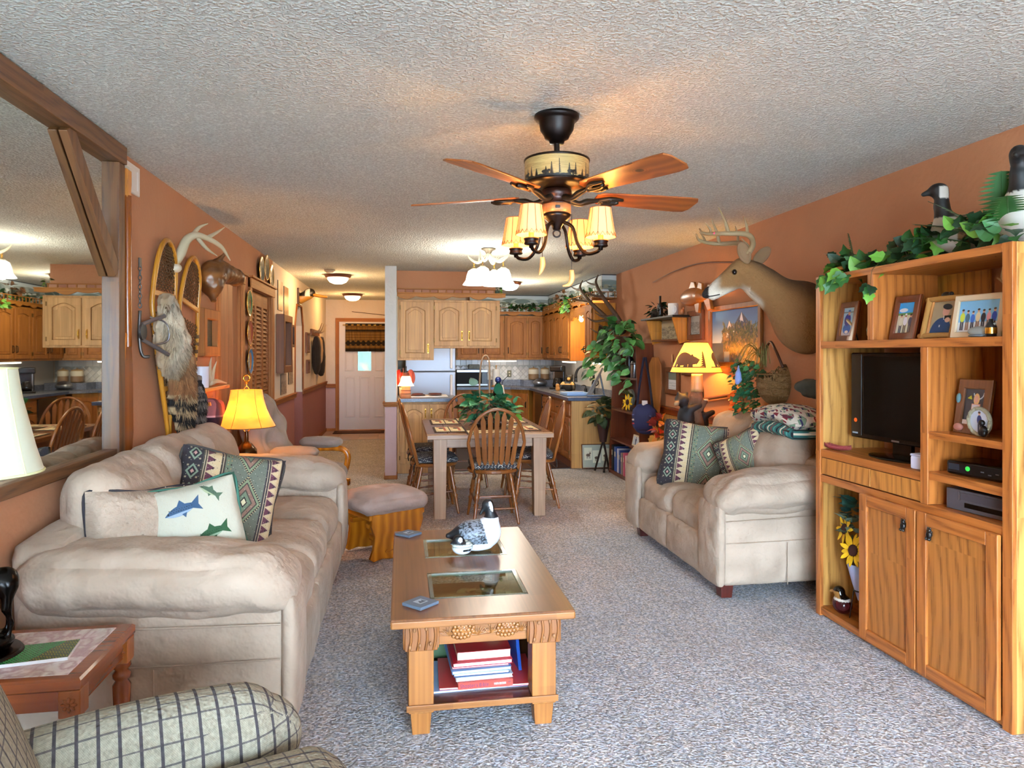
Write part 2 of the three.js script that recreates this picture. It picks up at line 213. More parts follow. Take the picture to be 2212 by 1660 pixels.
// wall behind the camera: a wide glazed opening to the daylight
const GO = [-1.1, 2.5, 0.04, 2.2];
struct('wall_back', [bb(XL - TW, GO[0], 0, H, ZB, ZB + 0.14), bb(GO[1], XR + TW, 0, H, ZB, ZB + 0.14), bb(GO[0], GO[1], GO[3], H, ZB, ZB + 0.14), bb(GO[0], GO[1], 0, GO[2], ZB, ZB + 0.14)], cream, 'y');
{
  const w = new THREE.Group(); w.name = 'window_1'; w.userData.kind = 'structure'; scene.add(w); const n = 3, s = (GO[1] - GO[0]) / n;
  for (let i = 0; i < n; i++) { const x0 = GO[0] + i * s, x1 = x0 + s; M('window_frame', [bb(x0, x0 + 0.05, GO[2], GO[3], ZB + 0.03, ZB + 0.09), bb(x1 - 0.05, x1, GO[2], GO[3], ZB + 0.03, ZB + 0.09), bb(x0, x1, GO[2], GO[2] + 0.06, ZB + 0.03, ZB + 0.09), bb(x0, x1, GO[3] - 0.06, GO[3], ZB + 0.03, ZB + 0.09)], K.white, w); M('pane', bb(x0 + 0.05, x1 - 0.05, GO[2] + 0.06, GO[3] - 0.06, ZB + 0.058, ZB + 0.06), K.glass, w); }
}
struct('ground_outside', bb(-30, 30, -0.4, -0.15, ZB + 0.2, 60), mat('#b9b8ae', 0.9), null);
// trim
const rail = (name, x, z0, z1, y, s = 1) => struct(name, [bb(Math.min(x, x + s * 0.022), Math.max(x, x + s * 0.022), y - 0.035, y + 0.035, z0, z1, 0.006), bb(Math.min(x, x + s * 0.034), Math.max(x, x + s * 0.034), y + 0.012, y + 0.03, z0, z1, 0.005)], W.honey, 'z');
rail('trim_1', XL, -7.88, -9.42, 0.9); rail('trim_2', XL, -10.1, -13.2, 0.9);
struct('trim_3', [bb(XL, -1.19, 0.81, 0.88, ZE, ZE + 0.025, 0.006)], W.honey, 'x');
struct('trim_4', [bb(-0.2, -0.03, 0.845, 0.865, -8.03, -8.2, 0.005), bb(-0.205, -0.025, 0.865, 0.885, -8.02, -8.2, 0.006), bb(-0.195, -0.035, 0.83, 0.845, -8.035, -8.2, 0.005)], W.casing, 'x');
struct('baseboard_partition', bb(-0.19, -0.04, 0, 0.045, -8.04, -8.3, 0.006), W.casing, 'x');
struct('baseboard_left', [bb(XL, XL + 0.015, 0, 0.07, -7.88, -9.38, 0.004), bb(XL, XL + 0.015, 0, 0.07, -10.14, ZE, 0.004), bb(XL, XL + 0.015, 0, 0.07, ZB, -5.4, 0.004)], W.honey, 'z');
struct('trim_5', [bb(XR - 0.022, XR, 0.82, 0.9, -4.0, -8.3, 0.006), bb(XR - 0.034, XR, 0.875, 0.9, -4.0, -8.3, 0.006)], W.cherry, 'z');
struct('wall_right_panel', bb(XR - 0.012, XR, 0, 0.82, -4.0, -8.3), W.pine, 'y');
struct('baseboard_entry', bb(XL, -1.19, 0, 0.06, ZE, ZE + 0.015, 0.004), W.casing, 'x');
// arch trim (thin wooden edge)
struct('trim_6', tube([[XL + 0.004, 0.93, D3[0]], [XL + 0.004, D3[2] - 0.26, D3[0]], [XL + 0.004, D3[2], D3[0] - 0.16], [XL + 0.004, D3[2], D3[1] + 0.16], [XL + 0.004, D3[2] - 0.26, D3[1]], [XL + 0.004, 0.93, D3[1]]], 0.014, { curve: false, rs: 6 }), W.honey, 'y');
// entry tiles, each its own piece, and kitchen tiles
{
  const tf = new THREE.Group(); tf.name = 'floor_entry_tiles'; tf.userData.kind = 'structure'; scene.add(tf);
  const ms = ['#b49a93', '#bda59d', '#ab918a'].map((c) => mat(c, 0.35)); const g = plain(box(0.318, 0.012, 0.318, 0, 0, 0, 0.003));
  for (let i = 0; i < 4; i++) for (let j = 0; j < 4; j++) { const o = new THREE.Mesh(g, ms[(i * 2 + j) % 3]); o.name = 'tile'; o.position.set(-1.2 + i * 0.325, 0.004, -12.0 - j * 0.325); tf.add(o); }
  M('grout', bb(XL + 0.015, -0.19, -0.002, 0.006, -11.82, ZE + 0.002), K.grout, tf);
  const tk = new THREE.Group(); tk.name = 'floor_kitchen_tiles'; tk.userData.kind = 'structure'; scene.add(tk);
  const km = ['#241f26', '#2c2730', '#1d1a21'].map((c) => mat(c, 0.25)); const kg = plain(box(0.298, 0.012, 0.298, 0, 0, 0, 0.003));
  for (let i = 0; i < 4; i++) for (let j = 0; j < 9; j++) { const o = new THREE.Mesh(kg, km[(i + j * 2) % 3]); o.name = 'tile'; o.position.set(1.16 + i * 0.305, 0.004, -8.62 - j * 0.305); tk.add(o); }
  M('grout', bb(0.0, 2.2, -0.002, 0.006, -8.46, -11.4), mat('#3a353a', 0.8), tk);
}
// ---------- ceiling fan with lamps, chandelier, flush lights ----------
const glow = (c, k) => { const m = mat(c, 0.4); m.emissive = new THREE.Color(c); m.emissiveIntensity = k; return m; };
const WARM = '#ffb25a', bulbM = glow('#ffd9a0', 14);
function shadeGeo(pts, seg = 32) { return lathe(pts, seg); }
const parch = mat('#f0c080', 0.9, { side: THREE.DoubleSide, emissive: new THREE.Color('#ffa845'), emissiveIntensity: 0.42 });
{
  const F = thing('ceiling_fan', 'black ceiling fan with wooden blades, forest scene drum and four small lamps', 'ceiling fan', [0.649, 2.44, -2.861], -0.158);
  M('canopy', lathe([[0.0001, 0], [0.094, 0], [0.095, -0.012], [0.086, -0.022], [0.076, -0.026], [0.07, -0.062], [0.055, -0.085], [0.05, -0.097], [0.034, -0.105], [0.03, -0.118], [0.0001, -0.118]], 36), K.bronze, F, null);
  M('down_rod', [cyl(0.012, 0.012, 0.08, 0, -0.185, 0), lathe([[0.0001, -0.155], [0.02, -0.157], [0.022, -0.17], [0.05, -0.178], [0.1, -0.186], [0.0001, -0.19]], 30)], K.bronze, F, null);
  const drumT = ctex(1024, 128, (c, w, h) => {
    c.fillStyle = '#a98c55'; c.fillRect(0, 0, w, h); let s = 5; const r = () => (s = (s * 16807) % 2147483647) / 2147483647;
    for (let i = 0; i < 900; i++) { c.fillStyle = `rgba(${r() > 0.5 ? '70,50,20' : '210,185,130'},0.16)`; c.fillRect(r() * w, r() * h, 30 + r() * 60, 1 + r() * 2); }
    c.fillStyle = '#15120c'; c.fillRect(0, h - 16, w, 16); for (let i = 0; i < 60; i++) { c.beginPath(); c.ellipse(r() * w, h - 16, 18, 4 + r() * 6, 0, 0, 7); c.fill(); }
    for (let i = 0; i < 26; i++) { const x = (i + 0.5 * r()) * (w / 26), H0 = 45 + r() * 50, y0 = h - 12; c.fillRect(x - 1.5, y0 - H0, 3, H0); for (let k = 0; k < 9; k++) { const y = y0 - H0 + k * H0 * 0.095 + 4, q = 3 + k * 1.25; c.beginPath(); c.moveTo(x, y - 5); c.lineTo(x - q, y + 4); c.lineTo(x + q, y + 4); c.fill(); } }
    for (let i = 0; i < 8; i++) { const x = 60 + i * 128, y = h - 26; c.beginPath(); c.ellipse(x, y - 12, 19, 11, 0, 0, 7); c.fill(); c.beginPath(); c.ellipse(x + 19, y - 18, 8, 7, 0.3, 0, 7); c.fill(); for (const d of [-13, -6, 8, 14]) c.fillRect(x + d, y - 8, 5, 22); }
  });
  M('motor_drum', lathe([[0.135, -0.29], [0.1365, -0.25], [0.135, -0.188]], 48), mat('#ffffff', 0.5, { map: drumT }), F, null);
  M('motor_cap', [lathe([[0.0001, -0.183], [0.132, -0.186], [0.139, -0.189], [0.139, -0.196], [0.134, -0.197]], 44)], K.bronze, F, null);
  M('motor_trim', [lathe([[0.134, -0.283], [0.139, -0.285], [0.139, -0.292], [0.12, -0.306], [0.07, -0.312], [0.0001, -0.312]], 44)], K.bronze, F, null);
  M('hub', lathe([[0.04, -0.31], [0.062, -0.315], [0.064, -0.338], [0.052, -0.346], [0.052, -0.365], [0.06, -0.372], [0.058, -0.38], [0.04, -0.384]], 30), mat('#2a1712', 0.35, { metalness: 0.4 }), F, null);
  M('switch_ring', lathe([[0.04, -0.376], [0.06, -0.378], [0.06, -0.412], [0.04, -0.414]], 30), wood('#a8764a', 0.5, fineT), F, null);
  M('switch', box(0.02, 0.012, 0.012, 0.0, -0.395, 0.058, 0.002), K.black, F, null);
  M('light_kit', [lathe([[0.05, -0.412], [0.06, -0.418], [0.056, -0.432], [0.03, -0.455], [0.02, -0.47], [0.016, -0.482], [0.0001, -0.484]], 28), mv(new THREE.TorusGeometry(0.015, 0.0035, 8, 20), 0, -0.497, 0)], K.bronze, F, null);
  // blades: the near-left one first
  const bl = [[0.2, -0.052], [0.45, -0.068], [0.6, -0.074], [0.645, -0.068], [0.66, -0.04], [0.66, 0.04], [0.645, 0.068], [0.6, 0.074], [0.45, 0.068], [0.2, 0.052], [0.175, 0.03], [0.175, -0.03]];
  for (let i = 0; i < 5; i++) {
    const a = (-54 + 72 * i) * PI / 180, B = sub('blade_assembly', F, [0, -0.335, 0], [0, a, 0]);
    const g = ext(bl, 0.007, 0.002); rot(g, PI / 2 - 0.21, 0, 0);
    M('blade', g, W.blade, B, 'x', 1.3);
    const q = (x, y, z) => [x, y + z * 0.21, z], ir = [];
    ir.push(tube([[0.05, -0.018, 0], [0.1, -0.03, 0], [0.14, -0.018, 0.0], q(0.19, -0.01, 0)], [0.016, 0.012, 0.014, 0.009], { seg: 12 }));
    ir.push(tube([q(0.19, -0.009, -0.002), q(0.24, -0.012, 0.028), q(0.3, -0.011, 0.02)], [0.011, 0.01, 0.006], { seg: 10 }), tube([q(0.19, -0.009, 0), q(0.23, -0.012, -0.03), q(0.27, -0.011, -0.034)], [0.011, 0.009, 0.006], { seg: 10 }), tube([q(0.2, -0.012, 0), q(0.26, -0.014, -0.004), q(0.285, -0.013, 0.004)], [0.014, 0.012, 0.008], { seg: 10 }));
    for (const [x, z] of [[0.23, 0.02], [0.24, -0.022], [0.27, 0.0]]) ir.push(ell(0.008, 0.005, 0.008, ...q(x, -0.018, z), 8));
    M('blade_iron', ir, K.gun, B, null);
  }
  // four lamps
  for (let i = 0; i < 4; i++) {
    const a = -2.15 + i * PI / 2, cx = Math.cos(a) * 0.205, cz = -Math.sin(a) * 0.205 * 0.95, ux = Math.cos(a), uz = -Math.sin(a) * 0.95;
    const A = sub('lamp_arm_assembly', F);
    M('lamp_arm', tube([[ux * 0.03, -0.45, uz * 0.03], [ux * 0.075, -0.478, uz * 0.075], [ux * 0.1, -0.55, uz * 0.1], [ux * 0.14, -0.592, uz * 0.14], [ux * 0.19, -0.588, uz * 0.19], [cx, -0.57, cz]], 0.0075, { seg: 26 }), K.bronze, A, null);
    M('lamp_cup', [mv(lathe([[0.0001, -0.585], [0.008, -0.583], [0.01, -0.572], [0.026, -0.57], [0.03, -0.566], [0.027, -0.56], [0.027, -0.552], [0.031, -0.548], [0.03, -0.543], [0.014, -0.542], [0.0001, -0.542]], 22), cx, 0, cz)], K.bronze, A, null);
    M('candle_sleeve', cyl(0.011, 0.011, 0.04, cx, -0.542, cz, 14), mat('#b07a45', 0.6), A, null);
    M('bulb', ell(0.013, 0.02, 0.013, cx, -0.488, cz, 12), bulbM, A, null);
    M('lamp_shade', mv(lathe([[0.061, -0.531], [0.059, -0.52], [0.05, -0.468], [0.042, -0.412]], 30), cx, 0, cz), parch, A, null);
    const lace = []; for (let k = 0; k < 10; k++) { const t = k / 10 * 2 * PI; lace.push(tube([[cx + 0.0615 * Math.cos(t), -0.531, cz + 0.0615 * Math.sin(t)], [cx + 0.0515 * Math.cos(t), -0.47, cz + 0.0515 * Math.sin(t)], [cx + 0.0428 * Math.cos(t), -0.412, cz + 0.0428 * Math.sin(t)]], 0.0011, { seg: 4, rs: 4 })); }
    const zig = []; for (let k = 0; k <= 40; k++) { const t = k / 40 * 2 * PI, y = k % 2 ? -0.531 : -0.515, R = (k % 2 ? 0.0617 : 0.0588) + 0.001; zig.push([cx + R * Math.cos(t), y, cz + R * Math.sin(t)]); }
    lace.push(tube(zig, 0.0013, { curve: false, rs: 4 })); lace.push(mv(rot(new THREE.TorusGeometry(0.0425, 0.0014, 5, 28), PI / 2, 0, 0), cx, -0.412, cz));
    M('shade_lacing', lace, mat('#8a4a20', 0.8), A, null);
    const wp = V(cx, -0.488, cz).applyAxisAngle(V(0, 1, 0), -0.158); lamp(0.649 + wp.x, 2.44 + wp.y, -2.861 + wp.z, WARM, 0.28, 1);
  }
  const horn = (x, z, y0, y1, pts, nm) => { M('pull_cord', tube([[x, y0, z], [x, y1, z]], 0.0014, { seg: 1, rs: 5 }), K.bronze, F, null); M(nm, tube(pts, [0.009, 0.012, 0.009, 0.003], { seg: 14 }), mat('#d9a468', 0.5), F, null); };
  horn(-0.062, 0.02, -0.42, -0.605, [[-0.062, -0.6, 0.02], [-0.06, -0.63, 0.02], [-0.066, -0.655, 0.02], [-0.075, -0.675, 0.02]], 'tine_pull');
  horn(0.06, 0.03, -0.42, -0.66, [[0.06, -0.655, 0.03], [0.062, -0.69, 0.03], [0.05, -0.715, 0.03], [0.022, -0.722, 0.03]], 'horn_pull');
}
// antler chandelier over the dining table
{
  const C = thing('antler_chandelier', 'antler chandelier with white bell glass shades above the dining table', 'chandelier', [0.823, 2.44, -6.56]);
  M('canopy', lathe([[0.0001, 0], [0.07, 0], [0.068, -0.012], [0.04, -0.024], [0.025, -0.05], [0.0001, -0.055]], 26), mat('#6d6556', 0.5, { metalness: 0.5 }), C, null);
  const an = []; for (let i = 0; i < 4; i++) { const a = 0.5 + i * PI / 2, c = Math.cos(a), s = Math.sin(a); an.push(tube([[0, -0.05, 0], [c * 0.05, -0.1, s * 0.05], [c * 0.12, -0.13, s * 0.12], [c * 0.19, -0.09, s * 0.19], [c * 0.22, -0.05, s * 0.22]], [0.018, 0.016, 0.014, 0.01, 0.003], { seg: 16 }), tube([[c * 0.1, -0.12, s * 0.1], [c * 0.13 + 0.03, -0.09, s * 0.13 + 0.02], [c * 0.15 + 0.05, -0.06, s * 0.15]], [0.01, 0.007, 0.002], { seg: 8 })); }
  M('antlers', an, K.bone, C, null);
  const sm = glow('#ffffff', 1.15);
  for (let i = 0; i < 4; i++) {
    const a = 0.5 + i * PI / 2, x = Math.cos(a) * 0.15, z = Math.sin(a) * 0.15, S = sub('shade_assembly', C);
    const ch = []; for (let k = 0; k < 3; k++) ch.push(mv(rot(new THREE.TorusGeometry(0.011, 0.0025, 6, 12).scale(0.7, 1.2, 1), 0, k % 2 ? PI / 2 : 0, 0), x, -0.135 - k * 0.02, z)); M('chain', ch, K.brass, S, null);
    M('shade_holder', mv(lathe([[0.0001, -0.18], [0.025, -0.185], [0.032, -0.205], [0.02, -0.21]], 18), x, 0, z), mat('#b5ab92', 0.4, { metalness: 0.4 }), S, null);
    M('glass_shade', mv(lathe([[0.03, -0.195], [0.055, -0.21], [0.07, -0.25], [0.08, -0.3], [0.105, -0.335], [0.11, -0.345], [0.1, -0.342], [0.075, -0.305], [0.0001, -0.28]], 28), x, 0, z), sm, S, null);
    lamp(0.823 + x, 2.44 - 0.31, -6.56 + z, '#fff1dc', 0.6, 2.5);
  }
}
function flush(name, label, x, z, r, c, k, power, lc) {
  const o = thing(name, label, 'ceiling light', [x, 2.44, z]);
  M('light_rim', lathe([[0.0001, 0], [r, 0], [r * 1.02, -0.012], [r * 0.94, -0.034], [r * 0.8, -0.04], [r * 0.78, -0.03]], 36), mat('#5f3528', 0.4, { metalness: 0.4 }), o, null);
  M('glass_dome', lathe([[r * 0.8, -0.035], [r * 0.78, -0.06], [r * 0.62, -0.095], [r * 0.35, -0.115], [0.0001, -0.122]], 36), glow(c, k), o, null);
  lamp(x, 2.44 - 0.08, z, lc, power, 5); return o;
}
flush('flush_ceiling_light', 'glowing dome ceiling light with brown rim in the hall, nearer of the two', -0.79, -9.05, 0.165, '#ffe9cf', 4, 3.2, '#ffc98a');
flush('flush_ceiling_light', 'glowing dome ceiling light with brown rim close to the entry door', -0.8, -11.9, 0.165, '#ffe2b8', 4, 2.6, '#ffbf78');
flush('flush_ceiling_light', 'white glowing dome ceiling light in the kitchen behind the antler chandelier', 1.5, -9.6, 0.165, '#f4f4ff', 4, 4.5, '#fff2e0');
{ const s = thing('smoke_detector', 'small square plate on ceiling beside the hall light', 'smoke detector', [-0.84, 2.44, -8.55]); M('detector_base', lathe([[0.0001, 0], [0.065, 0], [0.062, -0.02], [0.0001, -0.022]], 24), K.cream, s, null); M('detector_cover', lathe([[0.05, -0.018], [0.046, -0.034], [0.0001, -0.038]], 24), K.cream, s, null); }
// ---------- sofas, chairs, cushions ----------
function puv(g, w, h) { const p = g.attributes.position, uv = new Float32Array(p.count * 2); for (let i = 0; i < p.count; i++) { uv[i * 2] = p.getX(i) / w + 0.5; uv[i * 2 + 1] = p.getY(i) / h + 0.5; } g.setAttribute('uv', new THREE.BufferAttribute(uv, 2)); return g; }
function couch(o, len, dep, seats, sm) {                             // back at local x = 0, front at x = dep, length along z
  const hl = len / 2, aw = 0.27, iw = (len - 2 * aw) / seats;
  M('base', mv(puff(dep - 0.1, 0.26, len - 0.06, { r: 0.03, n: 10, wr: 0.006, ws: 3, sd: 3 }), dep / 2, 0.215, 0), sm, o);
  M('back_frame', mv(puff(0.2, 0.68, len - 0.1, { r: 0.06, n: 10, fn: (q) => { q.x -= (q.y + 0.3) * 0.04; } }), 0.12, 0.45, 0), sm, o);
  for (let i = 0; i < seats; i++) {
    const z = -hl + aw + iw * (i + 0.5);
    const s = M('seat_cushion', mv(puff(dep - 0.3, 0.2, iw - 0.004, { r: 0.07, b: [0.01, 0.035, 0.006], n: 26, wr: 0.016, ws: 7, sd: 10 + i + seats, fn: (q) => { const e = clamp((q.x - 0.12) / 0.25); q.y -= e * e * 0.035; q.y += 0.006 * Math.sin(q.z * 26 + q.x * 6) * e; } }), 0.24 + (dep - 0.24) / 2, 0.4, z), sm, o);
    M('front_panel', mv(puff(0.07, 0.25, iw - 0.004, { r: 0.03, b: [0.012, 0, 0], n: 18, wr: 0.01, ws: 8, sd: 33 + i }), dep - 0.035, 0.21, z), sm, o);
    M('back_cushion', mv(rot(puff(0.22, 0.58, iw + 0.02, { r: 0.1, b: [0.055, 0.03, 0.02], n: 26, wr: 0.02, ws: 6, sd: 20 + i + seats * 3, fn: (q, t) => { if (q.y > 0.1) q.x -= (q.y - 0.1) * 0.12; q.y += 0.028 * t.z * t.z * clamp(q.y * 4) * 1; q.x += 0.01 * Math.sin(q.y * 22 + q.z * 9); } }), 0, 0, 0.17), 0.205, 0.69, z), sm, o);
  }
  for (const s of [1, -1]) {
    const z = s * (hl - aw / 2), A = sub('arm', o, [0, 0, z]);
    M('arm_side', mv(puff(dep - 0.05, 0.5, aw - 0.02, { r: 0.05, b: [0.01, 0, 0.012], n: 16, wr: 0.007, ws: 4, sd: 50 + s }), dep / 2 + 0.015, 0.34, 0), sm, A);
    M('arm_pillow', mv(puff(dep - 0.06, 0.2, aw + 0.09, { r: 0.095, b: [0.02, 0.03, 0.02], n: 34, wr: 0.016, ws: 7, sd: 60 + s, fn: (q) => { const f = q.x / dep + 0.5; q.y += (1 - f) * 0.05 + 0.01 + 0.011 * Math.sin(q.x * 17 + q.z * 11 + s) * sst(-0.2, 0.4, q.x); if (q.x > 0.3) q.y -= (q.x - 0.3) * 0.14; } }), dep / 2 + 0.02, 0.59, s * 0.015), sm, A);
    M('arm_front', mv(puff(0.05, 0.47, aw + 0.015, { r: 0.024, b: [0.014, 0.01, 0], n: 16, wr: 0.006, ws: 6, sd: 70 + s }), dep - 0.012, 0.33, 0), sm, A);
    const zo = s * (aw / 2 + 0.004); for (const g of [tube([[0.05, 0.5, zo], [dep / 2, 0.485, zo + s * 0.012], [dep - 0.04, 0.47, zo]], 0.004, { rs: 5 }), tube([[0.05, 0.36, zo], [dep / 2, 0.352, zo + s * 0.01], [dep - 0.04, 0.345, zo]], 0.003, { rs: 5 }), tube([[dep * 0.52, 0.34, zo + s * 0.01], [dep * 0.52, 0.1, zo + s * 0.006]], 0.003, { rs: 5, seg: 4 })]) M('seam', g, sm, A);
  }
  for (const x of [0.1, dep - 0.09]) for (const z of [-hl + 0.13, hl - 0.13]) M('foot', warp(box(0.085, 0.1, 0.085, x, 0.05, z, 0.006), (v) => { const k = 0.78 + 0.22 * clamp(v.y / 0.1); v.x = x + (v.x - x) * k; v.z = z + (v.z - z) * k; }), W.redFoot, o);
}
const sofa = thing('sofa', 'long beige suede sofa with rolled pillow arms under the mirror', 'sofa', [-1.345, 0, -3.79]); couch(sofa, 2.42, 0.96, 3, suede);
const love = thing('loveseat', 'beige suede loveseat with dark wooden feet beside the oak entertainment centre', 'loveseat', [2.66, 0, -4.56], PI); couch(love, 1.66, 0.86, 2, suede);
// ---------- throw pillows ----------
function kilim(bg, bands) {
  return ctex(512, 512, (c, w, h) => {
    c.fillStyle = bg; c.fillRect(0, 0, w, h);
    const tri = (x, y, s, f, d) => { c.fillStyle = f; c.beginPath(); c.moveTo(x, y); c.lineTo(x + s * d, y + s / 2); c.lineTo(x, y + s); c.fill(); };
    const dia = (x, y, a, b, f) => { c.fillStyle = f; c.beginPath(); c.moveTo(x, y - b); c.lineTo(x + a, y); c.lineTo(x, y + b); c.lineTo(x - a, y); c.fill(); };
    for (const [x0, x1, f, kind] of bands) {
      const X0 = x0 * w, X1 = x1 * w; c.fillStyle = f; c.fillRect(X0, 0, X1 - X0, h); const m = (X0 + X1) / 2;
      if (kind === 'tri') for (let y = 0; y < h; y += 44) { tri(X0 + 4, y + 2, 40, '#5c3440', 1); tri(X1 - 4, y + 24, 38, '#c9b187', -1); c.fillStyle = '#2b2226'; c.fillRect(m - 3, y + 20, 6, 10); }
      if (kind === 'star') for (let y = 40; y < h; y += 96) { dia(m, y, 30, 40, '#7f8f78'); dia(m, y, 19, 26, '#241f24'); dia(m, y, 9, 12, '#b98a80'); for (const s of [-1, 1]) for (const t of [-1, 1]) { c.fillStyle = '#a08f72'; c.fillRect(m + s * 24 - 4, y + t * 30 - 4, 9, 9); } }
      if (kind === 'line') { c.fillStyle = '#d2c29c'; c.fillRect(m - 1.5, 0, 3, h); }
      if (kind === 'big') for (const y of [h * -0.02, h * 0.5, h * 1.02]) { for (const [k, f2] of [[1, '#3a3032'], [0.93, '#7d8a6a'], [0.78, '#34302f'], [0.72, '#8a6a5a'], [0.5, '#4c4a40'], [0.42, '#6f8068'], [0.22, '#2c2728'], [0.15, '#d6cda6']]) dia(m, y, 86 * k, 128 * k, f2); for (let k = 0; k < 26; k++) { const a = k / 26; c.fillStyle = k % 2 ? '#b9a97c' : '#2c2728'; for (const s of [-1, 1]) for (const t of [-1, 1]) c.fillRect(m + s * 86 * a - 3, y + t * 128 * (1 - a) - 3, 6, 6); } }
      if (kind === 'dots') for (let y = 10; y < h; y += 22) for (let x = X0 + 8; x < X1; x += 16) { c.fillStyle = (x + y) % 3 > 1 ? '#8c7a58' : '#3d3a34'; c.fillRect(x, y, 7, 9); }
    }
    for (let i = 0; i < 15000; i++) { c.fillStyle = i % 2 ? 'rgba(0,0,0,0.10)' : 'rgba(235,225,200,0.10)'; c.fillRect((i * 7919) % w, (i * 104729) % h, 3, 2); }
  });
}
const kilimT = kilim('#5d6352', [[0, 0.05, '#2b262a'], [0.05, 0.2, '#2f2a2e', 'star'], [0.2, 0.235, '#4a4438', 'line'], [0.235, 0.37, '#c4b08a', 'tri'], [0.37, 0.41, '#463c34', 'line'], [0.41, 0.47, '#66705a', 'dots'], [0.47, 0.81, '#676c5e', 'big'], [0.81, 0.85, '#3a3436', 'line'], [0.85, 0.96, '#bfa985', 'tri'], [0.96, 1, '#2b262a']]);
const kilimM = mat('#ffffff', 0.95, { map: kilimT, bumpMap: suedeB, bumpScale: 0.003 });
const fishT = ctex(512, 512, (c, w, h) => {
  c.fillStyle = '#d8d5c6'; c.fillRect(0, 0, w, h); for (let i = 0; i < 9000; i++) { c.fillStyle = i % 3 ? 'rgba(190,178,140,0.18)' : 'rgba(255,255,250,0.25)'; c.fillRect((i * 7919) % w, (i * 104729) % h, 4, 3); }
  const fish = (x, y, s, a, top, bot) => { c.save(); c.translate(x, y); c.rotate(a); c.scale(s, s); c.fillStyle = top; c.beginPath(); c.moveTo(-70, 4); c.quadraticCurveTo(-20, -34, 50, -14); c.lineTo(86, -34); c.lineTo(76, 0); c.lineTo(88, 26); c.lineTo(50, 8); c.quadraticCurveTo(-10, 34, -70, 4); c.fill(); c.fillStyle = bot; c.beginPath(); c.moveTo(-68, 5); c.quadraticCurveTo(-10, 33, 50, 8); c.quadraticCurveTo(-10, 6, -68, 5); c.fill(); c.fillStyle = top; c.beginPath(); c.moveTo(-12, -20); c.lineTo(4, -40); c.lineTo(22, -20); c.fill(); c.beginPath(); c.moveTo(0, 16); c.lineTo(12, 32); c.lineTo(22, 14); c.fill(); for (let i = 0; i < 24; i++) { c.fillStyle = 'rgba(20,25,20,0.6)'; c.fillRect(-50 + (i * 37) % 100, -14 + (i * 11) % 16, 3, 3); } c.fillStyle = '#111'; c.beginPath(); c.arc(-54, -1, 3, 0, 7); c.fill(); c.restore(); };
  fish(200, 130, 1.25, -0.12, '#3f5f86', '#a9c0dc'); fish(360, 70, 0.8, 0.7, '#56705a', '#b9c4a0'); fish(330, 270, 1.15, -0.12, '#2f5a38', '#9fb8a0'); fish(160, 330, 0.8, 1.2, '#5f6a6e', '#c0c8c0'); fish(420, 400, 0.95, 0.3, '#45688a', '#a9bccf'); fish(260, 455, 1.1, 0.05, '#2a5532', '#8fae8c');
  c.strokeStyle = '#2f5a4a'; c.lineWidth = 16; c.strokeRect(4, 4, w - 8, h - 8);
});
const fishM = mat('#cfccc2', 0.95, { map: fishT, bumpMap: suedeB, bumpScale: 0.003 });
function pillow(label, w, h, t, m, pos, e, group, edge) {
  const o = thing('throw_pillow', label, 'pillow', pos, 0, group); o.rotation.set(...e);
  const g = plain(puff(w, h, t, { r: t * 0.4, b: [0, 0, t * 0.3], n: 26, wr: 0.008, ws: 9, sd: w * 100 + pos[2] * 10, pinch: 0.78 }));
  M('cover', puv(g, w, h), m, o, null);
  const k = 0.485; M('piping', tube([[-w * k, -h * k, 0], [-w * (k - 0.025), 0, 0], [-w * k, h * k, 0], [0, h * (k - 0.025), 0], [w * k, h * k, 0], [w * (k - 0.025), 0, 0], [w * k, -h * k, 0], [0, -h * (k - 0.025), 0]], 0.006, { closed: true, seg: 60, rs: 6, tension: 0.3 }), edge || mat('#3a3430', 0.9), o, null); return o;
}
pillow('large green geometric woven pillow leaning on the far arm of the long sofa', 0.5, 0.5, 0.17, kilimM, [-0.86, 0.7, -3.62], [-0.3, 0.36, -0.14]);
pillow('cream pillow printed with blue and green fish on the long sofa', 0.35, 0.42, 0.13, fishM, [-0.79, 0.72, -2.9], [-0.3, 0.2, 0.26], undefined, mat('#33604f', 0.9));
pillow('beige suede pillow with patterned back edge behind the fish pillow', 0.4, 0.4, 0.19, [suede][0], [-1.0, 0.71, -2.9], [-0.2, 0.6, 0.05], undefined, kilimM);
pillow('green geometric woven pillow lying across the loveseat seat', 0.52, 0.5, 0.16, kilimM, [2.13, 0.69, -4.77], [-0.45, -0.35, -0.3]);
pillow('small patterned pillow half hidden behind the loveseat near arm', 0.38, 0.36, 0.15, kilimM, [2.3, 0.72, -4.4], [-0.2, -0.95, 0.3]);
